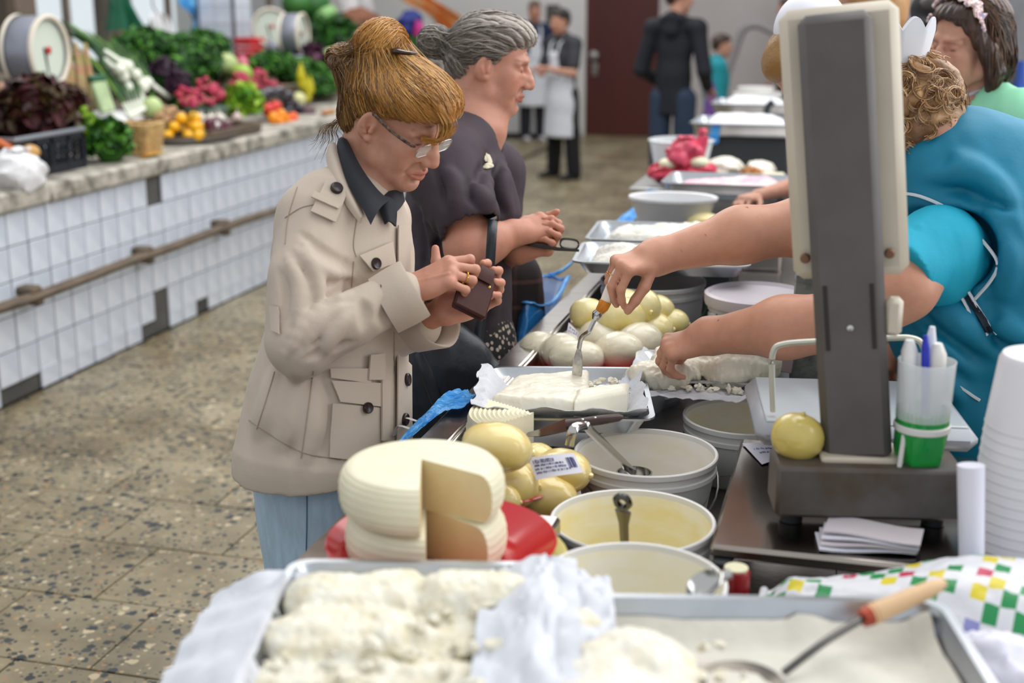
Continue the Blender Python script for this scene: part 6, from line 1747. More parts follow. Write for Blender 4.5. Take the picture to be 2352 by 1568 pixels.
def face_tint(h, V, lips=(0.78, 0.42, 0.45), age=0.0, brow=(0.62, 0.5, 0.42), brow_amt=0.6, blush=0.2):
    """skin colour of lips, cheeks, lids, brows, age spots (its own colour, not shade)"""
    L = h.loc(V)
    C = np.ones((len(V), 3))
    def mixc(m, c):
        nonlocal C
        C = C * (1 - m[:, None]) + np.array(c) * m[:, None] * C
    for s in (-1, 1):
        mixc(blush * g3(L, (0.075, s * 0.042, -0.022), (0.03, 0.03, 0.022)), (1.0, 0.72, 0.70))
        mixc(0.5 * g3(L, (0.088, s * 0.032, 0.008), (0.02, 0.018, 0.012)), (0.85, 0.68, 0.66))
        a = np.array([0.0945, s * 0.020, 0.0065]); b = np.array([0.0885, s * 0.0455, 0.0068])
        t = np.clip(((L - a) @ (b - a)) / ((b - a) @ (b - a)), 0, 1)
        d = np.linalg.norm(L - (a + t[:, None] * (b - a)), axis=1)
        mixc(0.9 * np.clip(1.6 - d / 0.0016, 0, 1) * (L[:, 0] > 0.06), (0.12, 0.08, 0.07))
        a = np.array([0.100, s * 0.012, 0.029]); b = np.array([0.083, s * 0.050, 0.034])
        t = np.clip(((L - a) @ (b - a)) / ((b - a) @ (b - a)), 0, 1)
        d = np.linalg.norm((L - (a + t[:, None] * (b - a)))[:, 1:] , axis=1)
        mixc(brow_amt * np.clip(1.8 - d / 0.0032, 0, 1) * (L[:, 0] > 0.06) * (L[:, 2] > 0.015), brow)
        mixc(0.45 * g3(L, (-0.003, s * 0.082, -0.002), (0.012, 0.012, 0.02)), (0.95, 0.66, 0.60))
    mixc(0.4 * g3(L, (0.122, 0, -0.026), (0.018, 0.016, 0.014)), (1.0, 0.72, 0.70))
    dz = np.where(L[:, 2] > -0.063, (L[:, 2] + 0.0585) / 0.0058, (L[:, 2] + 0.068) / 0.0072)
    m = np.clip(1.5 - np.sqrt((L[:, 1] / 0.0225) ** 2 + dz ** 2), 0, 0.5) * 2 * (L[:, 0] > 0.088)
    mixc(m, lips)
    if age:
        n = snoise(L * 95, 2)
        mixc(0.35 * age * np.clip((n - 0.35) * 2.2, 0, 1), (0.80, 0.62, 0.52))
        mixc(0.25 * age * np.clip(-snoise(L * 40 + 3, 2), 0, 1), (0.95, 0.74, 0.70))
    return C

def hand_shape(q, W, K, dorsal, side, size=1.0, curls=((30, 40, 25),) * 4, spread=(8, 2, -4, -11), thumb=((0.75, 0.6, -0.25), (0.9, 0.35, -0.3), (0.95, 0.1, -0.35)), r=1.0):
    """palm, four unequal bent fingers and a thumb from the side of the palm; returns fingertip points with their nail side"""
    W = np.array(W, float); f = frame(np.array(K) - W, dorsal)
    h = Sub(q, W, f, size)
    mcp = [(0.083, side * 0.029, 0.0), (0.087, side * 0.0095, 0.003), (0.083, -side * 0.0095, 0.002), (0.075, -side * 0.027, -0.002)]
    root = [(0.012, side * 0.016, 0.0), (0.008, side * 0.006, 0.001), (0.008, -side * 0.006, 0.001), (0.010, -side * 0.016, -0.001)]
    for a, b in zip(root, mcp):
        h.cone(a, b, 0.0125, 0.0108 * r, 0.014)
    h.ell((0.045, 0, -0.004), (0.042, 0.036, 0.013), k=0.01)
    h.ell((0.032, side * 0.022, -0.009), (0.026, 0.014, 0.012), k=0.01)
    h.ell((0.035, -side * 0.024, -0.008), (0.03, 0.011, 0.011), k=0.01)
    tips = []
    for i in range(4):
        ln = np.array([0.043, 0.026, 0.021]) * (0.95, 1.06, 0.99, 0.80)[i]
        rr = np.array([0.0093, 0.0083, 0.0075, 0.0062]) * (1.0, 1.03, 0.98, 0.88)[i] * r
        p = np.array(mcp[i]); ang = 0
        sp = R(spread[i]) * side
        h.ball(p + np.array([0, 0, 0.002]), 0.0098 * r, 0.008)
        for j in range(3):
            ang += R(curls[i][j])
            d = np.array([math.cos(ang) * math.cos(sp), math.cos(ang) * math.sin(sp), -math.sin(ang)])
            n = p + d * ln[j]
            h.cone(p, n, rr[j], rr[j + 1], 0.0035)
            if j: h.ball(p + np.array([0, 0, 0.0]), rr[j] * 1.04, 0.003)
            p = n
        nd = np.array([math.sin(ang), 0, math.cos(ang)])
        tips.append((h.w(p - d * 0.004 + nd * rr[3] * 0.8), f @ nd, f @ d))
    p = np.array([0.022, side * 0.026, -0.008])
    rr = [0.0125, 0.0112, 0.0098, 0.0075]
    for j, (dv, l) in enumerate(zip(thumb, (0.042, 0.033, 0.026))):
        d = np.array([dv[0], side * dv[1], dv[2]], float); d /= np.linalg.norm(d)
        n = p + d * l
        h.cone(p, n, rr[j] * r, rr[j + 1] * r, 0.005)
        p = n
    tips.append((h.w(p - d * 0.004), f @ np.array([0, side * 0.6, 0.6]), f @ d))
    return h, tips
def nail_tint(V, C, tips, col=(1.06, 0.86, 0.84)):
    for p, n, d in tips:
        m = np.exp(-(np.linalg.norm(V - p, axis=1) / 0.0055) ** 2)
        C = C * (1 - m[:, None]) + C * np.array(col) * m[:, None]
    return C
def strand_tubes(mb, paths, r, n=4, taper=0.25, mi=0):
    for P in paths:
        k = len(P)
        rr = r * (0.4 + 0.6 * np.sin(np.linspace(0.35, math.pi * (1 - taper * 0.2), k)))
        mb.tube(P, rr, n, mi=mi)
def joinmesh(name, meshes):
    """several field surfaces as one mesh; keeps the colour layer"""
    V = []; Qd = []; C = []; n = 0
    for me, col in meshes:
        v = verts(me); V.append(v)
        q = np.empty(len(me.loops), np.int32); me.loops.foreach_get('vertex_index', q)
        Qd.append(q.reshape(-1, 4) + n); n += len(v)
        C.append(col if col is not None else np.ones((len(v), 3)))
        bpy.data.meshes.remove(me)
    me = npmesh(name, np.vstack(V), np.vstack(Qd))
    setcol(me, np.vstack(C))
    return me
def hairmat(nm, a, b, c=None, rough=0.35, sc=(3, 3, 3), vs=22):
    return mat(nm, a, rough, var=0.1, vs=vs, col2=b, aniso=sc, bump=0.5, bs=120, bd=0.004)

def patch(tree, px, off=0.003, th=0.002, nu=9, nv=9):
    """a piece of cloth laid on a surface: four corner pixels, projected onto the surface"""
    a, b, c, d = [np.array(p, float) for p in px]
    P = []
    last = None
    for v in np.linspace(0, 1, nv):
        row = []
        for u in np.linspace(0, 1, nu):
            q = (a * (1 - u) + b * u) * (1 - v) + (d * (1 - u) + c * u) * v
            loc, n = hit(tree, q[0], q[1])
            if loc is None: loc, n = (last if last is not None else Dp(q[0], q[1], 2.4)), -FWD
            row.append(loc + n * off); last = loc
        P.append(row)
    P = np.array(P)
    m = MB(); m.sheet(P, th)
    return m
def seam(tree, px, r=0.0012, off=0.0006, n=20):
    pts = []
    for x, y in smooth_path([(p[0], p[1], 0) for p in px], n)[:, :2]:
        loc, nn = hit(tree, x, y)
        if loc is None: continue
        if not pts or np.linalg.norm(loc - pts[-1][-1]) > 0.05: pts.append([])
        pts[-1].append(loc + nn * off)
    m = MB(); pts = max(pts, key=len) if pts else []
    if len(pts) > 2: m.tube(pts, r, 5)
    return m
def button(tree, x, y, r, m1, parent, two=True, name='button'):
    loc, n = hit(tree, x, y)
    if loc is None: return
    f = frame(np.cross(n, (0, 0, 1)), n)
    c = loc + n * 0.011
    bt = wpart(name, MB().lathe([(0, -0.003), (r, -0.003), (r, 0.0015), (r * 0.86, 0.0035), (r * 0.68, 0.002), (0, 0.0018)], c, 22, f), m1, parent)
    if two and parent.parent is None:
        pass; wpart("button_holes", MB().ball(c + f[:, 0] * r * 0.22 + n * 0.0018, (0.0011, 0.0011, 0.0006), 6, 4, f).ball(c - f[:, 0] * r * 0.22 + n * 0.0018, (0.0011, 0.0011, 0.0006), 6, 4, f), mat('hole_light', '#a08f7c', 0.6), bt)

# ------------------------------------------------------------------ the woman in the beige jacket
def woman_beige():
    sd = 2.45
    base = Dp(750, 1000, 2.5); base[2] = 0
    W = thing('person', 'woman with ginger bun and glasses in a beige safari jacket opening a wallet', 'person', base)
    # head
    HS = 0.93
    hf = head_frame(heading(30), 27, 4)
    ear = Dp(845, 292, 2.40)
    ho = ear - hf @ np.array([-0.004, -0.080, 0.0]) * HS
    hq = Q(); H = Sub(hq, ho, hf, HS)
    head_shape(H, age=1.0, jaw=1.02, nose=0.985, open_mouth=0.0022)
    nb = Dp(822, 440, 2.50)
    H.q.path([ho + hf @ np.array([-0.020, 0, -0.02]), ho + hf @ np.array([-0.028, 0, -0.085]), nb, nb + np.array([-0.02, 0.0, -0.10])], [0.060, 0.054, 0.058, 0.07], 0.025)
    H.q.path([ho + hf @ np.array([0.045, 0, -0.080]), nb + heading(16) * 0.042 + np.array([0, 0, 0.005])], [0.022, 0.030], 0.025)
    for s in (-0.5, 0.4):
        H.q.cone(ho + hf @ np.array([0.03, s * 0.05, -0.095]), nb + heading(16) * 0.05 + np.array([0, 0, -0.02]), 0.006, 0.007, 0.012)
    me1 = hq.mesh('head', 0.0021)
    v = verts(me1); c1 = face_tint(H, v, (0.90, 0.62, 0.60), 1.0, (0.72, 0.55, 0.45), 0.4, 0.3)
    # hands
    q = Q()
    Wr = Dp(940, 662, 2.345); Kr = Dp(1015, 632, 2.34)
    dors = -FWD * 0.5 + np.array([0, 0, 0.87])
    h1, tips = hand_shape(q, Wr, Kr, dors, 1, 0.98, ((22, 84, 26), (36, 84, 32), (46, 86, 38), (52, 80, 38)), (6, 0, -3, -6), ((0.75, 0.25, -0.6), (0.95, 0.0, -0.4), (0.9, -0.1, -0.45)), 1.02)
    for yy in (0.018, 0.004, -0.012):
        h1.path([(0.0, yy * 0.6, 0.0135), (0.04, yy, 0.0130), (0.08, yy * 1.6, 0.0125)], 0.0030, 0.003)
    h1.path([(0.02, 0.012, 0.0135), (0.045, -0.006, 0.0135), (0.068, 0.002, 0.0135)], 0.0022, 0.002)
    q.path([Wr + (Wr - Kr) * 1.2, Wr + (Wr - Kr) * 0.2, Wr + (Kr - Wr) * 0.1], [0.034, 0.027, 0.024], 0.012, flat=(dors, 0.75))
    me2 = q.mesh('hand', 0.0022)
    v = verts(me2)
    L = h1.loc(v)
    c2 = np.ones((len(v), 3)) * np.array([1.0, 0.93, 0.92])
    c2 = nail_tint(v, c2, tips)
    k = np.clip(snoise(L * 70, 2) - 0.3, 0, 1)[:, None]; c2 = c2 * (1 - 0.3 * k) + c2 * np.array([0.8, 0.62, 0.55]) * 0.3 * k
    q = Q()
    Wl = Dp(1012, 718, 2.40); Kl = Dp(1078, 690, 2.425)
    dl = FWD * 0.75 + np.array([0, 0, -0.45]) - RGT * 0.1
    h2, tipl = hand_shape(q, Wl, Kl, dl, -1, 0.98, ((35, 58, 42), (30, 60, 45), (32, 62, 45), (38, 60, 45)), (10, 3, -5, -14), ((0.25, 0.95, 0.05), (0.35, 0.9, -0.15), (0.4, 0.9, -0.25)), 1.0)
    q.path([Wl + (Dp(860, 772, 2.53) - Wl) * 0.4, Wl + (Kl - Wl) * 0.08], [0.030, 0.023], 0.014, flat=(dl, 0.8))
    me3 = q.mesh('hand', 0.0022)
    v = verts(me3); c3 = nail_tint(v, np.ones((len(v), 3)) * np.array([1.0, 0.92, 0.91]), tipl)
    # trunk, arms and legs under the clothes
    bf = heading(28); bl_ = np.cross((0, 0, 1), bf)
    chest, waist, hip = Dp(795, 590, 2.50), Dp(778, 770, 2.50), Dp(760, 930, 2.52)
    shR, shL = Dp(722, 510, 2.40), Dp(868, 505, 2.66)
    elR, elL = Dp(692, 786, 2.315), Dp(860, 772, 2.53)
    q = Q()
    q.path([nb, chest, waist, hip], [0.05, 0.115, 0.11, 0.13], 0.03, flat=(bf, 0.7))
    q.path([chest + np.array([0, 0, 0.07]), shR, elR, Wr + (Wr - Kr) * 0.6], [0.05, 0.045, 0.038, 0.026], 0.02)
    q.path([chest + np.array([0, 0, 0.07]), shL, elL, elL * 0.55 + Wl * 0.45], [0.05, 0.045, 0.036, 0.026], 0.02)
    fts = []
    for s in (-1, 1):
        hp = hip + bl_ * s * 0.085
        kn = np.array([hp[0], hp[1], 0.47]) + bf * 0.02; an = np.array([hp[0], hp[1], 0.09]) - bf * 0.02
        q.path([hp, kn, an], [0.085, 0.055, 0.035], 0.02); fts.append((hp, kn, an))
    me4 = q.mesh('trunk', 0.011)
    wpart('body', joinmesh('body', [(me1, c1), (me2, c2), (me3, c3), (me4, None)]), SKIN, W)
    # jeans
    JEAN = mat('pale_denim', '#b3cadb', 0.8, var=0.2, vs=18, aniso=(3, 3, 0.6), bump=0.3, bs=200, bd=0.002)
    q = Q()
    q.path([hip + np.array([0, 0, 0.08]), hip - np.array([0, 0, 0.08])], [0.155, 0.165], 0.03, flat=(bf, 0.72))
    for i, (hp, kn, an) in enumerate(fts):
        q.path([hp - np.array([0, 0, 0.02]), kn, an - np.array([0, 0, 0.02])], [0.112, 0.088, 0.080], 0.025)
    q.displace(lambda P: 0.004 * snoise(P * np.array([16, 16, 5])) + 0.002 * snoise(P * 30))
    jm = q.mesh('jeans', 0.009)
    jt = bvh(jm)
    wpart('jeans', jm, JEAN, W)
    m = seam(jt, [(702, 1085), (705, 1160), (703, 1290)], 0.0012)
    if m.n: wpart('side_seam', m, mat('denim_dark', '#4f6a82', 0.8), W)
    SH = mat('brown_shoe', '#4a3a30', 0.5)
    for hp, kn, an in fts:
        q = Q(); q.path([an + np.array([0, 0, -0.045]) - bf * 0.03, an + np.array([0, 0, -0.05]) + bf * 0.14], [0.042, 0.036], 0.02, flat=((0, 0, 1), 0.8)); q.half((0, 0, 0.002), (0, 0, -1))
        q.cone(an, an + np.array([0, 0, -0.04]), 0.045, 0.045, 0.02)
        wpart('shoe', q.mesh('shoe', 0.008), SH, W)
    # jacket
    BEI = mat('beige_cotton', '#c1b1a1', 0.72, var=0.06, vs=10, bump=0.25, bs=260, bd=0.0015, sheen=0.1)
    q = Q()
    P0 = [Dp(815, 492, 2.51), Dp(805, 535, 2.50), Dp(793, 600, 2.50), Dp(776, 770, 2.50), Dp(757, 930, 2.51), Dp(742, 1045, 2.515)]
    q.path(P0, [0.060, 0.130, 0.158, 0.150, 0.180, 0.203], 0.03, flat=(bf, 0.74))
    import copy
    tq = Q(); tq.ops = list(q.ops); tq.lo = q.lo.copy(); tq.hi = q.hi.copy()
    trunk = bvh(tq.mesh('trunk_cloth', 0.005))
    # shoulders and sleeves
    q.path([Dp(800, 468, 2.48), Dp(752, 478, 2.42), shR], [0.050, 0.062, 0.070], 0.03)
    q.path([Dp(858, 520, 2.56), Dp(872, 515, 2.62), shL], [0.045, 0.055, 0.062], 0.03)
    cufR = Dp(938, 668, 2.345)
    q.path([shR, Dp(703, 640, 2.345), elR], [0.071, 0.066, 0.064], 0.008)
    q.path([elR, Dp(800, 734, 2.315), cufR * 0.85 + Dp(800, 734, 2.315) * 0.15], [0.060, 0.050, 0.046], 0.006)
    cufL = Dp(985, 738, 2.43)
    q.path([shL, elL], [0.066, 0.06], 0.02); q.path([elL, cufL * 0.8 + elL * 0.2], [0.06, 0.046], 0.02)
    # folds: creases and ridges laid on the surface of the plain sleeve
    pre = bvh(q.mesh('plain_jacket', 0.007))
    def crease(px, r_, k_, op, off):
        pts = []
        for x, y in smooth_path([(p[0], p[1], 0) for p in px], 9)[:, :2]:
            loc, nn = hit(pre, x, y)
            if loc is not None and (not pts or np.linalg.norm(loc - pts[-1]) < 0.06): pts.append(loc + nn * off)
        if len(pts) > 2:
            n_ = len(pts)
            q.path(pts, r_ * np.sin(np.linspace(0.35, 2.8, n_)), k_, op)
    for px in ([(812, 655), (745, 690), (690, 742), (652, 800)], [(806, 690), (750, 722), (700, 768), (672, 822)], [(780, 706), (742, 748), (716, 800)], [(812, 612), (745, 580), (690, 535)], [(828, 690), (838, 720), (834, 760)], [(800, 640), (735, 645), (668, 600)], [(640, 620), (660, 680), (648, 745)], [(700, 825), (760, 800), (812, 785)]):
        crease(px, 0.0105, 0.007, 'sub', 0.0035)
    for px in ([(800, 672), (740, 706), (690, 760), (664, 815)], [(795, 700), (742, 735), (706, 785)], [(810, 634), (740, 618), (680, 570)], [(800, 720), (765, 770), (745, 815)], [(660, 590), (690, 660), (682, 735)], [(700, 560), (730, 640), (735, 690)]):
        crease(px, 0.012, 0.010, 'add', -0.0035)
    for px in ([(655, 850), (640, 920), (612, 1010)], [(700, 870), (690, 960), (672, 1040)], [(735, 880), (738, 960), (728, 1060)], [(890, 700), (892, 800), (890, 900)]):
        crease(px, 0.012, 0.02, 'sub', 0.006)
    for px in ([(630, 860), (618, 930), (594, 990)], [(680, 860), (668, 940), (645, 1020)], [(718, 890), (714, 960), (702, 1050)]):
        crease(px, 0.016, 0.025, 'add', -0.010)
    q.displace(lambda P: 0.0035 * snoise(P * np.array([13, 13, 8]) + 5) + 0.0013 * snoise(P * 36))
    # open hem, cuffs and neck
    q.path([P0[5] + (P0[5] - P0[4]) * 0.6, P0[4] * 0.5 + P0[5] * 0.5], [0.186, 0.160], 0.0, 'sub', flat=(bf, 0.73))
    dR = (cufR - Dp(800, 745, 2.34)); dR /= np.linalg.norm(dR)
    dL = (cufL - elL); dL /= np.linalg.norm(dL)
    q.half(P0[5] + np.array([0, 0, -0.005]), np.array([0.06, 0, -1.0]) - bf * 0.1)
    q.path([P0[0] + (P0[0] - P0[1]) * 0.9, P0[0] * 0.55 + P0[1] * 0.45], [0.074, 0.058], 0.01, 'sub')
    jm = q.mesh('jacket', 0.0041)
    jt = bvh(jm)
    JK = wpart('jacket', jm, BEI, W)
    # turned-up cuffs
    def cuff(c, d, r0, r1, L, nm='cuff'):
        f = frame(d, (0, 0, 1))
        prof = [(r0 - 0.004, -L), (r0, -L), (r0 * 0.5 + r1 * 0.5 + 0.002, -L * 0.4), (r1, 0.0), (r1 - 0.002, 0.004), (r1 - 0.006, 0.0), (r0 - 0.008, -L * 0.9)]
        A = np.linspace(0, 2 * math.pi, 40, endpoint=False)
        P = np.array([[c + f[:, 0] * z + (r + 0.0015 * math.sin(4 * a + z * 60)) * (f[:, 1] * math.cos(a) + f[:, 2] * math.sin(a)) for (r, z) in prof] for a in A])
        return wpart(nm, MB().grid(P, closed_u=True), BEI, JK)
    cuff(Dp(950, 664, 2.345), dR, 0.054, 0.058, 0.062)
    cuff(Dp(1008, 732, 2.42), dL, 0.050, 0.056, 0.065)
    BTN = mat('dark_button', '#2b1f1e', 0.3)
    STC = mat('seam_thread', '#a1907f', 0.8)
    CLB = mat('claret_trim', '#4a2c2c', 0.6)
    def jp(nm, px, off=0.004, th=0.003, m=BEI, nu=9, nv=7, tr=None): return wpart(nm, patch(tr or trunk, px, off + 0.003, th, nu, nv), m, JK)
    jp('epaulette', [(750, 418), (796, 440), (766, 512), (714, 488)], 0.003, 0.004, tr=jt)
    wpart('epaulette_loop', patch(jt, [(722, 448), (776, 474), (770, 484), (716, 460)], 0.011, 0.004, 8, 4), BEI, JK)
    button(jt, 771, 438, 0.0115, BTN, JK)
    jp('chest_flap', [(820, 588), (893, 556), (900, 604), (850, 622)], 0.006)
    button(trunk, 856, 606, 0.011, BTN, JK)
    jp('hip_flap', [(760, 874), (882, 880), (872, 934), (778, 922)], 0.004, tr=jt)
    button(jt, 838, 936, 0.0105, BTN, JK)
    jp('hip_pocket', [(764, 925), (872, 936), (868, 1062), (756, 1050)], 0.001, 0.003, tr=jt)
    jp('placket', [(908, 520), (934, 520), (938, 1010), (905, 1010)], 0.004, 0.003, BEI, 5, 24)
    for x, y in ((925, 872), (920, 962)): button(trunk, x, y, 0.0125, BTN, JK)
    button(trunk, 922, 690, 0.0105, BTN, JK)
    jp('waist_belt', [(756, 846), (846, 846), (846, 880), (758, 868)], 0.004, 0.004, tr=jt)
    jp('belt_loop', [(842, 815), (872, 812), (874, 872), (838, 872)], 0.008, 0.004, BEI, 5, 7, jt)
    jp('belt_end', [(868, 868), (886, 876), (884, 1010), (868, 1010)], 0.007, 0.004, BEI, 4, 10, jt)
    jp('back_tab', [(626, 702), (642, 706), (646, 768), (630, 760)], 0.003, 0.004, BEI, 4, 6, jt)
    sm = MB()
    for px in ([(720, 850), (708, 940), (692, 1052)], [(648, 790), (620, 890), (590, 985)], [(572, 965), (640, 1010), (700, 1040), (782, 1056)], [(683, 430), (662, 500), (655, 560)], [(812, 600), (806, 680)], [(800, 935), (793, 1055)], [(830, 940), (826, 1058)], [(905, 540), (906, 800), (904, 1000)], [(655, 500), (690, 478), (720, 470)], [(820, 500), (812, 560), (818, 590)]):
        x = seam(jt, px, 0.0011)
        if x.n: sm.add(np.vstack(x.v), x.f)
    o = wpart('stitching', sm, STC, JK); o['kind'] = 'stuff'
    tr = MB()
    for px in ([(856, 625), (872, 645), (876, 660)], [(866, 622), (882, 640), (888, 655)], [(875, 618), (892, 634), (900, 650)]):
        x = seam(jt, px, 0.0014)
        if x.n: tr.add(np.vstack(x.v), x.f)
    if tr.n: wpart('pocket_pleats', tr, CLB, JK)
    # collars: black shirt collar over the beige one
    BLKC = mat('black_cotton', '#20222a', 0.75, var=0.2, vs=20, bump=0.2, bs=200, bd=0.002)
    def collar(nm, inner, outer, m, par, th=0.004):
        A = smooth_path([Dp(*p) for p in inner], 22); B = smooth_path([Dp(*p) for p in outer], 22)
        P = np.array([[A[i] + (B[i] - A[i]) * u - FWD * 0.010 * math.sin(math.pi * u) + np.array([0, 0, 0.006]) * math.sin(math.pi * u) for u in np.linspace(0, 1, 9)] for i in range(22)])
        return wpart(nm, MB().sheet(P, th), m, par)
    collar('jacket_collar', [(770, 330, 2.47), (775, 350, 2.43), (795, 405, 2.395), (822, 462, 2.375), (838, 498, 2.37)], [(752, 352, 2.47), (752, 372, 2.42), (768, 425, 2.375), (800, 476, 2.355), (828, 512, 2.352)], BEI, JK)
    collar('shirt_collar', [(792, 318, 2.50), (800, 330, 2.44), (828, 385, 2.402), (862, 432, 2.392), (893, 462, 2.40)], [(776, 336, 2.50), (778, 350, 2.425), (800, 420, 2.37), (830, 474, 2.348), (852, 516, 2.345)], BLKC, W)
    collar('shirt_collar', [(878, 452, 2.44), (898, 438, 2.47), (920, 428, 2.53)], [(898, 500, 2.40), (918, 478, 2.43), (928, 462, 2.50)], BLKC, W)
    wpart('shirt_neck', Q().path([Dp(808, 500, 2.52), Dp(826, 462, 2.505), Dp(832, 430, 2.50)], [0.085, 0.068, 0.058], 0.02).mesh('shirt_neck', 0.005), BLKC, W)
    collar('shirt_front', [(866, 455, 2.405), (872, 480, 2.40), (885, 515, 2.40)], [(905, 462, 2.42), (910, 485, 2.42), (908, 520, 2.415)], BLKC, W)
    # hair
    q = Q(); G = Sub(q, ho, hf, HS)
    G.ell((-0.030, 0, 0.056), (0.098, 0.088, 0.088), k=0.02)
    G.ell((0.016, 0, 0.080), (0.080, 0.080, 0.056), k=0.02)
    G.ell((-0.070, 0, 0.000), (0.050, 0.070, 0.072), k=0.02)
    G.path([(0.030, -0.068, 0.046), (0.058, -0.058, 0.066), (0.082, -0.030, 0.084)], [0.018, 0.020, 0.022], 0.02)
    G.path([(0.030, 0.068, 0.046), (0.058, 0.058, 0.066), (0.082, 0.030, 0.084), (0.088, 0, 0.088)], [0.018, 0.020, 0.022, 0.024], 0.02)
    G.path([(0.070, -0.030, 0.100), (0.100, -0.016, 0.082), (0.112, -0.004, 0.060)], [0.026, 0.018, 0.010], 0.015)
    G.ell((-0.082, -0.010, 0.136), (0.054, 0.062, 0.048), k=0.012)
    G.ell((0.045, 0, 0.082), (0.072, 0.084, 0.052), k=0.02)
    G.ell((-0.135, -0.020, 0.070), (0.040, 0.050, 0.030), k=0.012)
    G.ell((0.058, -0.074, -0.010), (0.06, 0.05, 0.050), k=0.015, op='sub')                # keep temple and ear clear
    G.ell((0.012, -0.086, -0.012), (0.034, 0.022, 0.044), k=0.01, op='sub')
    G.ell((0.058, 0.074, -0.010), (0.06, 0.05, 0.050), k=0.015, op='sub')
    G.ell((0.098, 0, 0.006), (0.060, 0.070, 0.064), k=0.012, op='sub')
    G.ell((0.070, -0.058, 0.012), (0.045, 0.03, 0.042), k=0.012, op='sub')
    G.ell((0.070, 0.058, 0.012), (0.045, 0.03, 0.042), k=0.012, op='sub')
    def hd(P):
        L = G.loc(P)
        a = np.arctan2(L[:, 1], L[:, 2] - 0.03)
        r_ = np.hypot(L[:, 1], L[:, 2] - 0.03)
        s_ = L[:, 0]
        return 0.0007 * np.sin(24 * a + 40 * s_ + 2.5 * snoise(L * 14)) + 0.0035 * snoise(L * 12) + 0.0007 * np.sin(80 * a + 100 * s_ + 3 * snoise(L * 25))
    q.displace(hd)
    hm = q.mesh('hair', 0.0028)
    ht = bvh(hm)
    Lh = G.loc(verts(hm))
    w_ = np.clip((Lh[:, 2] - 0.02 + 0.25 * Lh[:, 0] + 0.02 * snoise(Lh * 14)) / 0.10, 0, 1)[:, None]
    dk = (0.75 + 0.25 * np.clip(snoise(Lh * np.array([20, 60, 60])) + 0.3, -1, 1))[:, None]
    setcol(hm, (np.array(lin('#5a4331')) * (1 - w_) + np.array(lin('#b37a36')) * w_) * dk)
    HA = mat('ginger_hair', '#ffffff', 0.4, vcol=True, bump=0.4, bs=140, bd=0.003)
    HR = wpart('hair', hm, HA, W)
    gg = random.Random(3)
    st_ = [MB(), MB(), MB()]
    def strand(pts, jit, r_, which, n=9, lift=0.0015):
        """a lock along local points, laid on the hair surface"""
        e = np.array([gg.gauss(0, jit) for _ in range(3)])
        P = smooth_path([np.array(p) + e + np.array([gg.gauss(0, jit * 0.12) for _ in range(3)]) for p in pts], n)
        out = []; lz = gg.uniform(0, 0.003)
        for p in P:
            w = G.w(p)
            loc, nn, i, d = ht.find_nearest(Vector(w))
            loc = np.array(loc); nn = np.array(nn)
            out.append(loc + nn * (lift + lz))
        rr = r_ * (0.35 + 0.65 * np.sin(np.linspace(0.4, 2.9, n)))
        zz = G.loc(out[n // 2]); zz = zz[2] + 0.25 * zz[0] + gg.gauss(0, 0.02)
        if zz < 0.07 and gg.random() < 0.9: which = 1
        st_[which].tube(out, rr, 3)
    flows = [([(0.085, -0.030, 0.085), (0.050, -0.055, 0.105), (0.0, -0.060, 0.125), (-0.04, -0.035, 0.140)], 0.012), ([(0.060, -0.062, 0.060), (0.02, -0.075, 0.085), (-0.02, -0.065, 0.118), (-0.045, -0.035, 0.138)], 0.011),
             ([(0.030, -0.076, 0.048), (-0.01, -0.086, 0.075), (-0.04, -0.072, 0.115), (-0.055, -0.035, 0.138)], 0.011), ([(-0.03, -0.082, 0.010), (-0.06, -0.085, 0.055), (-0.075, -0.060, 0.105), (-0.062, -0.03, 0.135)], 0.011),
             ([(-0.065, -0.072, -0.045), (-0.10, -0.070, 0.02), (-0.115, -0.045, 0.08), (-0.08, -0.02, 0.132)], 0.012), ([(-0.095, -0.045, -0.05), (-0.125, -0.035, 0.02), (-0.128, -0.02, 0.085), (-0.085, -0.01, 0.132)], 0.012),
             ([(0.095, 0.0, 0.085), (0.055, -0.015, 0.13), (0.0, -0.015, 0.142), (-0.035, -0.012, 0.145)], 0.014), ([(0.090, 0.035, 0.080), (0.05, 0.045, 0.118), (0.0, 0.04, 0.135), (-0.04, 0.01, 0.142)], 0.014)]
    for fl, j in flows:
        for k in range(260): strand(fl, j * 1.25, gg.uniform(0.0003, 0.0008), gg.choice((0, 0, 1, 2)), lift=0.0002)
    for k in range(300):                                                                  # bun: loops
        a = gg.uniform(0, 6.28); z = gg.uniform(-0.7, 0.9)
        pts = []
        for u in np.linspace(0, 1, 5):
            th = a + 2.0 * u
            rr_ = math.sqrt(max(0, 1 - z * z))
            pts.append((-0.082 + 0.058 * (z * 0.8 + 0.2 * math.sin(3 * u)), -0.010 + 0.062 * rr_ * math.cos(th), 0.136 + 0.052 * rr_ * math.sin(th)))
        strand(pts, 0.004, gg.uniform(0.0004, 0.0009), gg.choice((0, 0, 2)), lift=0.0002)
    for k in range(150):
        a = gg.uniform(-0.9, 0.9)
        strand([(-0.06, -0.03 + 0.03 * a, 0.14), (-0.10, -0.04 + 0.05 * a, 0.11), (-0.150, -0.03 + 0.05 * a, 0.095), (-0.172, -0.03 + 0.04 * a, 0.068), (-0.15, -0.03 + 0.03 * a, 0.045)], 0.005, gg.uniform(0.0004, 0.0009), gg.choice((0, 0, 2)))
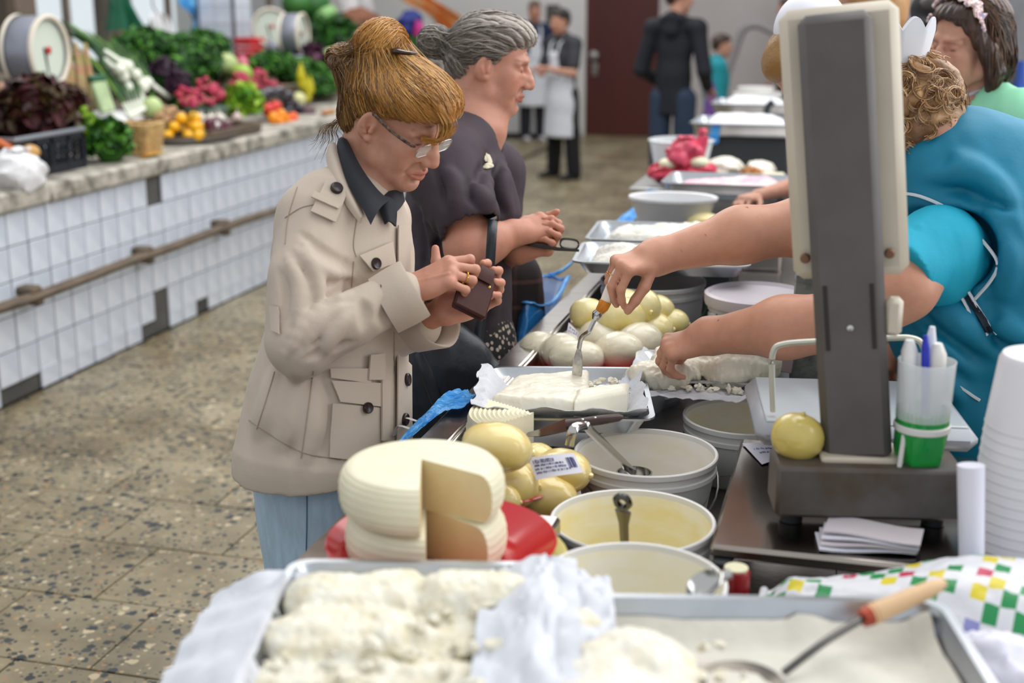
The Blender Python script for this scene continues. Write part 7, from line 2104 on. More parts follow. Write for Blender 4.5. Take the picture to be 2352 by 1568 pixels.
    # fringe curls free of the scalp and wisps at the nape
    for k in range(170):
        e = gg.gauss(0, 0.007); e2 = gg.gauss(0, 0.006)
        P = smooth_path([(0.060, -0.035 + e, 0.112 + e2), (0.100, -0.030 + e, 0.096 + e2), (0.128 + e2, -0.020 + e, 0.070 + e2), (0.130 + e2, -0.022 + e, 0.042 + e2), (0.112 + e, -0.034 + e * 0.5, 0.026 + e2 * 0.5), (0.098, -0.042 + e * 0.4, 0.030 + e2 * 0.4)][: gg.choice((4, 5, 6, 6))], 12)
        st_[gg.choice((0, 0, 2))].tube([G.w(p) for p in P], np.linspace(0.0009, 0.0003, 12), 3)
    for k in range(34):
        e = gg.gauss(0, 0.009); e2 = gg.gauss(0, 0.008)
        P = smooth_path([(-0.085, -0.055 + e, -0.03 + e2), (-0.105 + e2, -0.055 + e, -0.065), (-0.100 + 1.5 * e, -0.05 + e2, -0.09 + e), (-0.108 + 2.0 * e, -0.045 + e2, -0.115 + 2 * e2)], 10)
        st_[1].tube([G.w(p) for p in P], np.linspace(0.0006, 0.0002, 10), 3)
    for k in range(26):
        e = gg.gauss(0, 0.02); e2 = gg.gauss(0, 0.012)
        P = smooth_path([(0.02 + e, -0.05 + e2, 0.13), (0.06 + e, -0.06 + e2, 0.125 + e2), (0.11 + e, -0.05 + e2, 0.10 + e2)], 8)
        st_[0].tube([G.w(p) for p in P], np.linspace(0.0006, 0.0002, 8), 3)
    for i, (nm, c_) in enumerate((('hair_locks', '#bf8641'), ('hair_locks', '#7a5938'), ('hair_locks', '#d3a25a'))):
        o = wpart(nm, st_[i], mat('lock_' + c_, c_, 0.35, var=0.15, vs=20), HR); o['kind'] = 'stuff'
    cl = Sub(Q(), ho, hf, HS)
    wpart('hair_clip', MB().tube(smooth_path([cl.w((-0.028, -0.040, 0.150)), cl.w((-0.012, -0.048, 0.158)), cl.w((0.006, -0.044, 0.164)), cl.w((0.012, -0.028, 0.166))], 10), [0.007, 0.012, 0.012, 0.010, 0.008, 0.007, 0.007, 0.006, 0.005, 0.003], 8, flat=0.6), mat('tortoise', '#3a2416', 0.15, var=0.5, vs=40), HR)
    # eyeglasses
    FR = mat('glasses_frame', '#5b4647', 0.25, var=0.4, vs=120, col2='#b3a6a2')
    g0 = wpart('eyeglasses', MB().tube(smooth_path([H.w((0.1055, -0.010, 0.012)), H.w((0.109, 0, 0.015)), H.w((0.1055, 0.010, 0.012))], 7), 0.0018, 6), FR, W)
    for s in (-1, 1):
        ring = []
        for a in np.linspace(0, 2 * math.pi, 32, endpoint=False):
            cx, cz = math.copysign(abs(math.cos(a)) ** 0.55, math.cos(a)), math.copysign(abs(math.sin(a)) ** 0.7, math.sin(a))
            y = s * (0.0345 + 0.0245 * cx); z = 0.002 + 0.0135 * cz
            ring.append(H.w((0.1075 - 0.10 * max(0, abs(y) - 0.02) ** 1.0 * 0.22 + z * 0.12, y, z)))
        wpart('lens_rim', MB().tube(ring, 0.0013, 6, closed=True), mat('rim_metal', '#a89a98', 0.25, 0.6), g0)
        c_ = np.mean(ring, 0)
        P = np.array([[c_ + (p - c_) * k for k in (0.02, 0.5, 0.98)] for p in ring + ring[:1]])
        wpart('lens', MB().sheet(P, 0.0012), mat('lens_glass', '#f3f3ef', 0.03, alpha=0.22, spec=0.8), g0)
        wpart('temple_arm', MB().tube(smooth_path([H.w((0.101, s * 0.060, 0.013)), H.w((0.090, s * 0.068, 0.014)), H.w((0.040, s * 0.076, 0.020)), H.w((0.0, s * 0.081, 0.031)), H.w((-0.018, s * 0.078, 0.018))], 16), 0.0034, 6, flat=0.35, up=(0, 0, 1) if False else hf[:, 1]), mat('temple_brown', '#35231f', 0.3, var=0.6, vs=160, col2='#8d7264'), g0)
    # ring
    rp_ = h1.w((0.083 + 0.020, -0.0095, -0.018))
    wpart('finger_ring', MB().tube([rp_ + 0.0105 * (h1.R[:, 1] * math.cos(a) + (h1.R[:, 0] * 0.75 + h1.R[:, 2] * 0.66) * math.sin(a)) for a in np.linspace(0, 6.28, 18, endpoint=False)], 0.0014, 6, closed=True), mat('gold', '#d9a441', 0.2, 1.0), W)
    # wallet, held
    TLc, TRc, BRc = Dp(1072, 600, 2.375), Dp(1142, 636, 2.395), Dp(1078, 716, 2.335)
    e1 = TRc - TLc; e2 = BRc - TRc; e2 -= e1 * (e1 @ e2) / (e1 @ e1)
    n_ = np.cross(e1, e2); n_ /= np.linalg.norm(n_)
    if n_ @ FWD > 0: n_ = -n_
    rot = np.stack([e1 / np.linalg.norm(e1), np.cross(n_, e1 / np.linalg.norm(e1)), n_], 1)
    c_ = TLc + e1 / 2 + e2 / 2
    LEA = mat('dark_leather', '#43201a', 0.4, var=0.25, vs=30, bump=0.15, bs=150, bd=0.001, spec=0.25)
    t = thing('wallet', 'dark brown leather wallet held open in the hands of the woman in beige', 'wallet', c_)
    l1, l2 = np.linalg.norm(e1), np.linalg.norm(e2)
    wpart('leather_cover', MB().box(c_, (l1, l2, 0.009), rot=rot, bev=0.003), LEA, t)
    wpart('leather_cover', MB().box(c_ - n_ * 0.011, (l1 * 0.98, l2, 0.008), rot=rot, bev=0.003), LEA, t)
    up_ = rot[:, 1] if rot[2, 1] > 0 else -rot[:, 1]
    tc = c_ + up_ * l2 * 0.40 + rot[:, 0] * l1 * 0.12
    P = np.array([[tc + rot[:, 0] * 0.014 * u + up_ * (0.012 - 0.030 * v) + n_ * (0.0065 + 0.003 * math.sin(2.2 * v + 0.5)) for v in np.linspace(0, 1, 8)] for u in np.linspace(-1, 1, 6)])
    wpart('clasp_tab', MB().sheet(P, 0.003), LEA, t)
    wpart('snap_button', MB().ball(c_ + up_ * l2 * 0.18 + rot[:, 0] * l1 * 0.34 + n_ * 0.0045, (0.003, 0.003, 0.0014), 10, 6, rot), mat('gold', '#d9a441', 0.2, 1.0), t)
    return jt
woman_beige()

# ------------------------------------------------------------------ shared clothing helpers
def cloth_q(name, q, vox, m, par, smooth=1):
    return wpart(name, q.mesh(name, vox, smooth), m, par)
def shoes(par, feet, m, vox=0.01):
    for an, f in feet:
        q = Q(); q.path([an + np.array([0, 0, -0.045]) - f * 0.03, an + np.array([0, 0, -0.05]) + f * 0.15], [0.042, 0.036], 0.02, flat=((0, 0, 1), 0.8))
        q.cone(an, an + np.array([0, 0, -0.04]), 0.045, 0.045, 0.02); q.half((0, 0, 0.019), (0, 0, -1))
        me = q.mesh('shoe', vox); me.transform(Matrix.Translation((0, 0, -0.018)))
        wpart('shoe', me, m, par)
def locks(par, ht, G, flows, n, r, cols, seed, jit=0.01, name='hair_locks', pts=9):
    gg = random.Random(seed); S_ = [MB() for _ in cols]
    for fl in flows:
        for k in range(n):
            e = np.array([gg.gauss(0, jit) for _ in range(3)]); lz = gg.uniform(0, 0.003)
            out = []
            for p in smooth_path([np.array(p) + e for p in fl], pts):
                loc, nn, i, d = ht.find_nearest(Vector(G.w(p)))
                out.append(np.array(loc) + np.array(nn) * lz)
            rr = gg.uniform(r * 0.5, r) * (0.35 + 0.65 * np.sin(np.linspace(0.4, 2.9, pts)))
            S_[gg.randrange(len(cols))].tube(out, rr, 3)
    for s_, c in zip(S_, cols):
        o = wpart(name, s_, mat('lock_' + c, c, 0.35, var=0.15, vs=20), par); o['kind'] = 'stuff'

# ------------------------------------------------------------------ the grey-haired woman
def woman_grey():
    base = Dp(1060, 800, 3.15); base[2] = 0
    W = thing('person', 'grey-haired woman in a dark plum blouse holding folded glasses at the counter', 'person', base)
    bf = heading(2); hf = head_frame(heading(4), 12)
    HS = 0.91; ear = Dp(1113, 156, 3.08); ho = ear - hf @ np.array([-0.004, -0.080, 0]) * HS
    q = Q(); H = Sub(q, ho, hf, HS); head_shape(H, age=0.8, fat=0.6, nose=0.99)
    nb = Dp(1085, 300, 3.16)
    q.path([H.w((-0.02, 0, -0.02)), H.w((-0.03, 0, -0.085)), nb, nb + np.array([-0.02, 0, -0.1])], [0.062, 0.058, 0.066, 0.09], 0.03)
    q.path([H.w((0.04, 0, -0.08)), nb + bf * 0.045], [0.028, 0.035], 0.03)
    me1 = q.mesh('head', 0.003); c1 = face_tint(H, verts(me1), (0.80, 0.52, 0.52), 0.8, (0.45, 0.36, 0.32), 0.6, 0.5) * np.array([1.0, 0.94, 0.94])
    # arms and hands: right hand over the left at the waist
    shR, elR = Dp(1020, 400, 3.0), Dp(1080, 572, 2.95)
    Wr, Kr = Dp(1180, 535, 3.0), Dp(1235, 520, 3.02)
    Wl, Kl = Dp(1190, 570, 3.06), Dp(1240, 562, 3.05)
    q = Q()
    q.path([shR, elR, Wr], [0.056, 0.049, 0.029], 0.03)
    q.path([elR, (elR * 0.6 + Wr * 0.4)], [0.049, 0.045], 0.03)
    h1, t1 = hand_shape(q, Wr, Kr, np.array([0, 0, 1.0]) - FWD * 0.7, 1, 0.98, ((30, 50, 30), (45, 60, 30), (55, 60, 35), (60, 60, 35)), (6, 0, -3, -8), r=1.08)
    q.path([Wr, Wr * 0.7 + Kr * 0.3], [0.03, 0.024], 0.015)
    me2 = q.mesh('arm', 0.0035)
    q = Q()
    h2, t2 = hand_shape(q, Wl, Kl, FWD * 0.6 + np.array([0, 0, -0.6]), -1, 0.95, ((50, 70, 45), (52, 75, 45), (55, 75, 45), (58, 75, 45)), (6, 2, -3, -8), r=1.08)
    shL, elL = Dp(1130, 400, 3.35), Dp(1130, 590, 3.3)
    q.path([shL, elL, Wl, Wl * 0.7 + Kl * 0.3], [0.06, 0.05, 0.03, 0.024], 0.03)
    me3 = q.mesh('arm', 0.0038)
    def tn(me, tp, b=(1.0, 0.88, 0.86)):
        v = verts(me); return nail_tint(v, np.ones((len(v), 3)) * np.array(b), tp)
    chest, waist, hip = Dp(1050, 450, 3.17), Dp(1050, 660, 3.18), Dp(1062, 830, 3.2)
    bl_ = np.cross((0, 0, 1), bf)
    q = Q(); q.path([nb, chest, waist, hip], [0.06, 0.14, 0.14, 0.15], 0.03, flat=(bf, 0.75))
    legs = []
    for s in (-1, 1):
        hp = hip + bl_ * s * 0.09; an = np.array([hp[0], hp[1], 0.08]) - bf * 0.02; kn = np.array([hp[0], hp[1], 0.45]) + bf * 0.01
        q.path([hp, kn, an], [0.09, 0.058, 0.038], 0.02); legs.append((an, bf))
    me4 = q.mesh('trunk', 0.014)
    wpart('body', joinmesh('body', [(me1, c1), (me2, tn(me2, t1)), (me3, tn(me3, t2)), (me4, None)]), SKIN, W)
    PL = mat('plum_cotton', '#3b3038', 0.75, var=0.12, vs=12, bump=0.2, bs=200, bd=0.002)
    q = Q()
    q.path([Dp(1070, 310, 3.16), Dp(1058, 390, 3.17), Dp(1052, 500, 3.17), Dp(1052, 640, 3.18), Dp(1062, 770, 3.19)], [0.085, 0.140, 0.158, 0.155, 0.155], 0.03, flat=(bf, 0.80))
    q.path([Dp(1130, 430, 3.1), Dp(1140, 500, 3.1)], [0.05, 0.06], 0.05)
    q.path([Dp(1062, 328, 3.1), Dp(1030, 365, 3.02), shR, Dp(1068, 492, 2.962)], [0.07, 0.075, 0.082, 0.080], 0.03)
    q.path([Dp(1075, 328, 3.22), shL, Dp(1130, 480, 3.34)], [0.07, 0.08, 0.08], 0.03)
    dS = (elR - shR) / np.linalg.norm(elR - shR)
    pre = bvh(q.mesh('pre', 0.01))
    def fold(px, r_, k_, op, off):
        pts = []
        for x, y in smooth_path([(p[0], p[1], 0) for p in px], 8)[:, :2]:
            loc, nn = hit(pre, x, y)
            if loc is not None: pts.append(loc + nn * off)
        if len(pts) > 2: q.path(pts, r_ * np.sin(np.linspace(0.35, 2.8, len(pts))), k_, op)
    for px in ([(960, 480), (985, 560), (975, 640)], [(1000, 520), (1020, 600), (1000, 700)], [(1120, 360), (1105, 420), (1115, 470)], [(1150, 380), (1140, 430), (1155, 480)], [(1040, 600), (1055, 680), (1045, 760)], [(1100, 610), (1120, 680), (1110, 760)], [(1000, 380), (1030, 420), (1025, 470)], [(940, 560), (950, 650), (945, 720)], [(1080, 420), (1095, 450), (1100, 470)]):
        fold(px, 0.012, 0.02, 'sub', 0.006); fold([(x + 16, y + 6) for x, y in px], 0.013, 0.02, 'add', -0.006)
    q.displace(lambda P: 0.004 * snoise(P * 15 + 9) + 0.0015 * snoise(P * 40))
    q.cone(Dp(1078, 520, 2.95), Dp(1100, 590, 2.935), 0.066, 0.075, 0.004, 'sub')
    q.half(Dp(1062, 792, 3.19), (0.05, 0, -1))
    q.path([nb + np.array([0.01, 0, 0.06]), nb + np.array([-0.005, 0, -0.02]), nb + bf * 0.05 + np.array([0, 0, -0.03])], [0.07, 0.066, 0.05], 0.01, 'sub')
    pm = q.mesh('blouse', 0.0056); pt = bvh(pm)
    BL = wpart('blouse', pm, PL, W)
    lc, ln = hit(pt, 1118, 372)
    if lc is not None:
        f = frame(np.cross(ln, (0, 0, 1)), ln); m = MB()
        for (dx, dy, a, b) in ((0.0, 0.012, 0.013, 0.008), (-0.005, -0.006, 0.008, 0.016), (0.004, -0.012, 0.006, 0.013), (0.008, 0.016, 0.010, 0.005), (-0.002, -0.024, 0.005, 0.008)):
            m.ball(lc + f[:, 0] * dx + f[:, 1] * dy + ln * 0.004, (a, b, 0.003), 10, 6, f, noise=0.3, seed=dx * 99)
        wpart('brooch', m, mat('ivory', '#d8cfb4', 0.4, var=0.2, vs=60), BL)
    # skirt with pale dots, tights
    def dots():
        m = bpy.data.materials.new('dotted_skirt'); t = NT(m)
        v = t.n('ShaderNodeTexVoronoi', feature='F1'); v.inputs['Scale'].default_value = 75; v.inputs['Randomness'].default_value = 0.7; t.l(t.tc.outputs['Object'], v.inputs['Vector'])
        t.l(t.ramp(v.outputs['Distance'], [(0.36, lin('#c0b0a2')), (0.42, lin('#1d1a1c'))]), t.b.inputs['Base Color']); t.b.inputs['Roughness'].default_value = 0.8
        return m
    q = Q(); q.path([Dp(1062, 770, 3.19), hip, np.array([hip[0], hip[1], 0.55])], [0.148, 0.165, 0.19], 0.03, flat=(bf, 0.82)); q.half((0, 0, 0.58), (0, 0, -1))
    q.displace(lambda P: 0.005 * snoise(P * np.array([20, 20, 4])))
    cloth_q('skirt', q, 0.010, dots(), W)
    shoes(W, legs, mat('black_shoe', '#1c1b1d', 0.4))
    # hair
    q = Q(); G = Sub(q, ho, hf, HS)
    G.ell((-0.020, 0, 0.050), (0.100, 0.086, 0.092), k=0.02)
    G.ell((0.030, 0, 0.094), (0.078, 0.070, 0.050), k=0.02)
    G.ell((-0.065, 0, 0.0), (0.052, 0.068, 0.07), k=0.02)
    G.ell((-0.150, 0, 0.035), (0.046, 0.040, 0.045), k=0.012)
    G.ell((0.100, 0, -0.002), (0.058, 0.075, 0.072), k=0.012, op='sub')
    for s in (-1, 1):
        G.ell((0.075, s * 0.06, 0.0), (0.05, 0.035, 0.050), k=0.012, op='sub'); G.ell((0.005, s * 0.088, -0.012), (0.030, 0.022, 0.040), k=0.01, op='sub')
    q.displace(lambda P: 0.0025 * np.sin(30 * np.arctan2(G.loc(P)[:, 1], G.loc(P)[:, 2] - 0.03) + 45 * G.loc(P)[:, 0] + 3 * snoise(G.loc(P) * 16)) + 0.003 * snoise(G.loc(P) * 14))
    hm = q.mesh('hair', 0.0035); ht = bvh(hm); L = G.loc(verts(hm))
    w_ = np.clip((L[:, 2] - 0.03 + 0.4 * L[:, 0] + 0.03 * snoise(L * 16)) / 0.1, 0, 1)[:, None]
    setcol(hm, np.array(lin('#675e56')) * (1 - w_) + np.array(lin('#b3aaa0')) * w_)
    HR = wpart('hair', hm, mat('grey_hair', '#ffffff', 0.45, vcol=True, bump=0.4, bs=140, bd=0.003), W)
    fl = [[(0.09, -0.03, 0.085), (0.04, -0.055, 0.105), (-0.04, -0.065, 0.09), (-0.11, -0.03, 0.04)], [(0.06, -0.065, 0.055), (0.0, -0.085, 0.065), (-0.06, -0.07, 0.05), (-0.115, -0.02, 0.03)], [(0.03, -0.078, 0.03), (-0.03, -0.088, 0.02), (-0.08, -0.06, 0.015), (-0.12, -0.02, 0.03)], [(0.1, 0.0, 0.085), (0.03, -0.01, 0.143), (-0.06, -0.02, 0.125), (-0.11, -0.01, 0.06)], [(-0.04, -0.075, -0.05), (-0.08, -0.06, -0.02), (-0.115, -0.03, 0.02), (-0.12, -0.01, 0.03)], [(-0.12, -0.03, 0.04), (-0.15, -0.04, 0.06), (-0.19, -0.01, 0.04), (-0.17, 0.0, 0.0)], [(-0.12, -0.03, 0.02), (-0.15, -0.04, 0.0), (-0.18, -0.02, 0.02), (-0.16, -0.02, 0.06)]]
    locks(HR, ht, G, fl, 75, 0.0011, ('#b9b1a8', '#5d544d', '#857b73'), 5)
    # folded glasses in the hand
    g0 = Dp(1262, 558, 3.0); gx = (RGT * 0.97 + np.array([0, 0, -0.12])); gx /= np.linalg.norm(gx)
    f = frame(gx, (0, 0, 1))
    t = thing('folded_glasses', 'folded dark-framed glasses held by the grey-haired woman', 'glasses', g0)
    FRD = mat('dark_frame', '#221a18', 0.25)
    for k, (o1, o2) in enumerate(((0.012, 0.004), (0.036, 0.012))):
        c = g0 + gx * (0.012 + 0.034 * 1) + f[:, 2] * 0.003 + f[:, 1] * (0.006 * k)
        ring = [c + gx * (0.021 * math.copysign(abs(math.cos(a)) ** 0.6, math.cos(a))) + f[:, 2] * 0.011 * math.copysign(abs(math.sin(a)) ** 0.7, math.sin(a)) + f[:, 1] * 0.004 * k for a in np.linspace(0, 6.283, 26, endpoint=False)]
        wpart('lens_rim', MB().tube(ring, 0.0019, 6, closed=True), FRD, t)
        cm = np.mean(ring, 0); wpart('lens', MB().sheet(np.array([[cm + (p - cm) * u for u in (0.03, 0.97)] for p in ring + ring[:1]]), 0.001), mat('lens_glass', '#f3f3ef', 0.03, alpha=0.22), t)
        wpart('temple_arm', MB().tube([g0 - gx * 0.06 + f[:, 2] * (-0.006 - 0.004 * k) + f[:, 1] * 0.004, g0 + gx * 0.02 + f[:, 2] * (-0.010 - 0.003 * k), g0 + gx * 0.07 + f[:, 2] * (-0.009)], 0.003, 6), FRD, t)
    # handbag on her arm
    BK = mat('black_leather', '#1f232b', 0.35, var=0.2, vs=14, bump=0.25, bs=30, bd=0.006)
    bc = Dp(1022, 880, 2.9)
    t = thing('handbag', 'black leather handbag hanging from the arm of the grey-haired woman', 'handbag', bc - np.array([0, 0, 0.16]))
    q = Q(); bx = heading(10)
    q.path([bc - bx * 0.10 + np.array([0, 0, 0.11]), bc + np.array([0, 0, 0.03]), bc + bx * 0.09 + np.array([0, 0, 0.0])], [0.05, 0.085, 0.05], 0.06, flat=(np.cross((0, 0, 1), bx), 0.6))
    q.path([bc - bx * 0.10 + np.array([0, 0, -0.10]), bc + bx * 0.08 + np.array([0, 0, -0.10])], [0.07, 0.07], 0.06, flat=(np.cross((0, 0, 1), bx), 0.6))
    q.displace(lambda P: 0.006 * snoise(P * 16)); cloth_q('bag_body', q, 0.006, BK, t)
    e_ = Dp(1130, 535, 2.885)
    P1 = smooth_path([bc + bx * 0.075 + np.array([0, 0, 0.03]), Dp(1100, 770, 2.9), Dp(1122, 640, 2.885), e_, Dp(1133, 503, 2.94), Dp(1133, 530, 3.03), Dp(1110, 640, 3.0), Dp(1075, 730, 2.98)], 30)
    wpart('strap', MB().tube(P1, 0.011, 8, flat=0.35, up=(0.3, -1, 0)), BK, t)
    wpart('side_strap', MB().tube(smooth_path([bc - bx * 0.1 + np.array([0, 0, 0.13]), bc - bx * 0.03 + np.array([0, -0.06, 0.06]), bc + bx * 0.02 + np.array([0, -0.065, -0.05]), bc + bx * 0.09 + np.array([0, -0.04, 0.0])], 14), 0.014, 8, flat=0.3, up=(0, -1, 0)), BK, t)
    # dark plaid shopping bag beyond her
    def plaid():
        m = bpy.data.materials.new('plaid'); t = NT(m); c = None
        for a, sc in (('Z', 30), ('X', 34)):
            w = t.n('ShaderNodeTexWave', bands_direction=a); w.inputs['Scale'].default_value = sc * 0.16; t.l(t.tc.outputs['Object'], w.inputs['Vector'])
            x = t.ramp(w.outputs['Fac'], [(0.9, lin('#1c1516')), (0.97, lin('#4a3430'))]); c = x if c is None else t.mix(0.5, c, x, 'ADD')
        t.l(c, t.b.inputs['Base Color']); t.b.inputs['Roughness'].default_value = 0.8
        return m
    pc = Dp(1168, 760, 3.42)
    t = thing('shopping_bag', 'dark plaid shopping bag hanging behind the grey-haired woman', 'bag', pc - np.array([0, 0, 0.22]))
    q = Q(); q.path([pc + np.array([0, 0, 0.13]), pc + np.array([0, 0, -0.15])], [0.09, 0.115], 0.02, flat=(FH, 0.55)); q.displace(lambda P: 0.006 * snoise(P * 12)); cloth_q('bag_cloth', q, 0.01, plaid(), t)
    wpart('bag_handle', MB().tube(smooth_path([pc + np.array([-0.05, 0, 0.17]), pc + np.array([-0.06, 0, 0.34]), pc + np.array([-0.03, 0.03, 0.34]), pc + np.array([0.0, 0, 0.2])], 14), 0.009, 6), BK, t)
woman_grey()

# ------------------------------------------------------------------ the seller in teal
def seller_teal():
    base = np.array([0.42, 2.62, 0.0])
    W = thing('person', 'seller with curly blond hair and white paper crown bending over in a teal apron', 'person', base)
    q = Q()
    # right arm with the trowel
    TQ = 2.6
    hd = Dp(1400, 668, 2.575); up_ = Dp(1440, 590, 2.60)
    Wr, Kr = Dp(1500, 592, 2.62), Dp(1418, 612, 2.575)
    elR, shR = Dp(1850, 520, 2.66), Dp(2080, 470, 2.75)
    q.path([shR, elR], [0.066, 0.058], 0.03); q.path([elR, Dp(1700, 540, 2.64), Wr, Wr * 0.75 + Kr * 0.25], [0.056, 0.054, 0.032, 0.026], 0.03)
    h1, t1 = hand_shape(q, Wr, Kr, np.array([-0.25, 0, 1.0]) - FWD * 0.55, 1, 0.98, ((62, 38, 18), (60, 42, 20), (64, 48, 25), (66, 50, 28)), (4, 0, -3, -6), ((0.6, 0.25, -0.8), (0.62, 0.0, -0.8), (0.6, -0.1, -0.85)), 1.06)
    me1 = q.mesh('arm', 0.0034)
    q = Q()
    Wl, Kl = Dp(1625, 772, 2.60), Dp(1548, 795, 2.62)
    elL, shL = Dp(1960, 735, 2.40), Dp(2170, 566, 2.43)
    q.path([shL, Dp(2075, 660, 2.36), elL], [0.050, 0.056, 0.058], 0.03); q.path([elL, Dp(1800, 752, 2.48), Wl, Wl * 0.75 + Kl * 0.25], [0.058, 0.056, 0.033, 0.027], 0.03)
    h2, t2 = hand_shape(q, Wl, Kl, np.array([0.0, 0, 1.0]) - FWD * 0.5, -1, 0.98, ((50, 42, 22), (54, 42, 24), (58, 46, 26), (60, 48, 28)), (4, 0, -3, -6), ((0.65, 0.3, -0.7), (0.7, 0.05, -0.75), (0.7, -0.05, -0.75)), 1.06)
    me2 = q.mesh('arm', 0.0035)
    nb, hip = Dp(2125, 395, 2.53), Dp(2420, 900, 2.62)
    hf = head_frame(-RGT * 0.93 + FH * 0.38, 38)
    ho = Dp(2072, 262, 2.50); HS = 0.84
    q = Q(); H = Sub(q, ho, hf, HS); head_shape(H)
    q.path([H.w((-0.02, 0, -0.03)), H.w((-0.03, 0, -0.09)), nb, nb + (hip - nb) * 0.12], [0.06, 0.056, 0.065, 0.09], 0.03)
    me3 = q.mesh('head', 0.007); c3 = face_tint(H, verts(me3))
    q = Q(); q.path([nb, Dp(2260, 520, 2.54), Dp(2350, 720, 2.58), hip, np.array([0.42, 2.66, 0.86])], [0.07, 0.09, 0.11, 0.14, 0.15], 0.03)
    legs = []
    for s in (-1, 1):
        a = np.array([0.42, 2.62 + s * 0.09, 0.85]); an = np.array([0.42, 2.62 + s * 0.1, 0.08]); q.path([a, an], [0.09, 0.04], 0.02); legs.append((an, -RGT))
    me4 = q.mesh('trunk', 0.016)
    def tn(me, tp, mole=None):
        v = verts(me); C = nail_tint(v, np.ones((len(v), 3)) * np.array([1.02, 0.98, 0.93]), tp)
        for p, r in mole or (): 
            m = np.exp(-(np.linalg.norm(v - p, axis=1) / r) ** 4)[:, None]; C = C * (1 - m) + C * np.array([0.25, 0.15, 0.12]) * m
        return C
    tr = bvh(me1); ml = [(hit(tr, x, y)[0], r) for x, y, r in ((1716, 476, 0.0032), (1565, 575, 0.0016), (1620, 540, 0.0014))]
    ml = [(p, r) for p, r in ml if p is not None]
    c1 = tn(me1, t1, ml)
    tr2 = bvh(me2); p = hit(tr2, 1650, 735)[0]
    wpart('body', joinmesh('body', [(me1, c1), (me2, tn(me2, t2, [(p, 0.002)] if p is not None else None)), (me3, c3), (me4, None)]), SKIN, W)
    rc = h1.w((0.083 + 0.014, -0.0095, -0.020))
    wpart('finger_ring', MB().tube([rc + 0.0112 * (h1.R[:, 1] * math.cos(a) + (h1.R[:, 0] * 0.87 + h1.R[:, 2] * 0.5) * math.sin(a)) for a in np.linspace(0, 6.28, 18, endpoint=False)], 0.0012, 6, closed=True), mat('gold', '#d9a441', 0.2, 1.0), W)
    # turquoise T-shirt sleeves
    TS = mat('turquoise_cotton', '#0fa0bd', 0.7, var=0.08, vs=10, bump=0.2, bs=150, bd=0.002)
    q = Q()
    q.path([Dp(2205, 562, 2.49), Dp(2155, 570, 2.41), Dp(2068, 622, 2.36)], [0.066, 0.072, 0.068], 0.03); q.path([Dp(2200, 620, 2.45), Dp(2165, 655, 2.43)], [0.045, 0.04], 0.05)
    q.displace(lambda P: 0.004 * snoise(P * np.array([22, 22, 14]) + 2) + 0.003 * np.sin(P @ np.array([60, 10, 85])) * (snoise(P * 9) > 0))
    d_ = Dp(2075, 660, 2.36) - shL; d_ /= np.linalg.norm(d_); q.half(Dp(2082, 628, 2.345), d_ + np.array([-0.2, 0, -0.1]))
    cloth_q('t_shirt_sleeve', q, 0.005, TS, W)
    q = Q(); q.path([shR + np.array([0.05, 0, 0]), shR, shR * 0.7 + elR * 0.3], [0.08, 0.082, 0.08], 0.02); cloth_q('t_shirt_sleeve', q, 0.008, TS, W)
    # teal apron tunic
    TE = mat('teal_apron', '#007797', 0.6, var=0.1, vs=7, bump=0.2, bs=120, bd=0.002)
    q = Q()
    q.path([Dp(2140, 368, 2.53), Dp(2215, 430, 2.53), Dp(2290, 560, 2.54), Dp(2360, 760, 2.58), Dp(2420, 950, 2.62), np.array([0.42, 2.66, 0.7])], [0.075, 0.155, 0.185, 0.19, 0.19, 0.2], 0.04)
    q.path([Dp(2150, 560, 2.52), Dp(2160, 740, 2.53), Dp(2210, 930, 2.58), np.array([0.27, 2.62, 0.7])], [0.08, 0.085, 0.085, 0.085], 0.06)
    q.path([Dp(2120, 372, 2.46), Dp(2180, 350, 2.50), Dp(2210, 330, 2.58)], [0.035, 0.035, 0.03], 0.03)
    pre = bvh(q.mesh('pre', 0.012))
    for px in ([(2090, 740), (2140, 790), (2210, 870)], [(2080, 790), (2120, 850), (2190, 930)], [(2230, 680), (2280, 760), (2340, 800)], [(2180, 380), (2240, 440), (2330, 560)], [(2130, 430), (2230, 420), (2310, 480)], [(2260, 520), (2300, 620), (2280, 720)], [(2120, 720), (2190, 760), (2260, 830)]):
        pts = [hit(pre, x, y) for x, y in smooth_path([(a, b, 0) for a, b in px], 8)[:, :2]]
        pts = [(l, n) for l, n in pts if l is not None]
        if len(pts) > 3:
            k = np.sin(np.linspace(0.35, 2.8, len(pts)))
            q.path([l + n * 0.006 for l, n in pts], 0.014 * k, 0.025, 'sub'); q.path([l - n * 0.006 + np.array([0.01, 0, 0.018]) for l, n in pts], 0.016 * k, 0.025)
    q.displace(lambda P: 0.005 * snoise(P * 12 + 4) + 0.0015 * snoise(P * 35))
    # armhole the sleeve comes out of
    q.path([Dp(2195, 575, 2.25), Dp(2190, 575, 2.42)], [0.078, 0.076], 0.008, 'sub'); q.path([Dp(2090, 560, 2.25), Dp(2090, 570, 2.44)], [0.085, 0.08], 0.01, 'sub')
    q.half((0, 0, 0.62), (0, 0, -1))
    am = q.mesh('apron', 0.0078); at_ = bvh(am)
    AP = wpart('apron', am, TE, W)
    PIP = mat('white_piping', '#d5d9de', 0.6)
    m = MB()
    for px in ([(2055, 441), (2120, 452), (2195, 490), (2250, 545), (2290, 600), (2278, 640), (2240, 685)], [(2080, 670), (2110, 680), (2160, 686), (2208, 680)], [(2208, 680), (2240, 740), (2268, 768)], [(2225, 668), (2262, 730), (2290, 766)], [(2200, 882), (2230, 905), (2250, 918)]):
        x = seam(pre, px, 0.0032, 0.004, 40)
        if x.n: wpart('piping', x, PIP, AP)
    loc, n = hit(at_, 2238, 720)
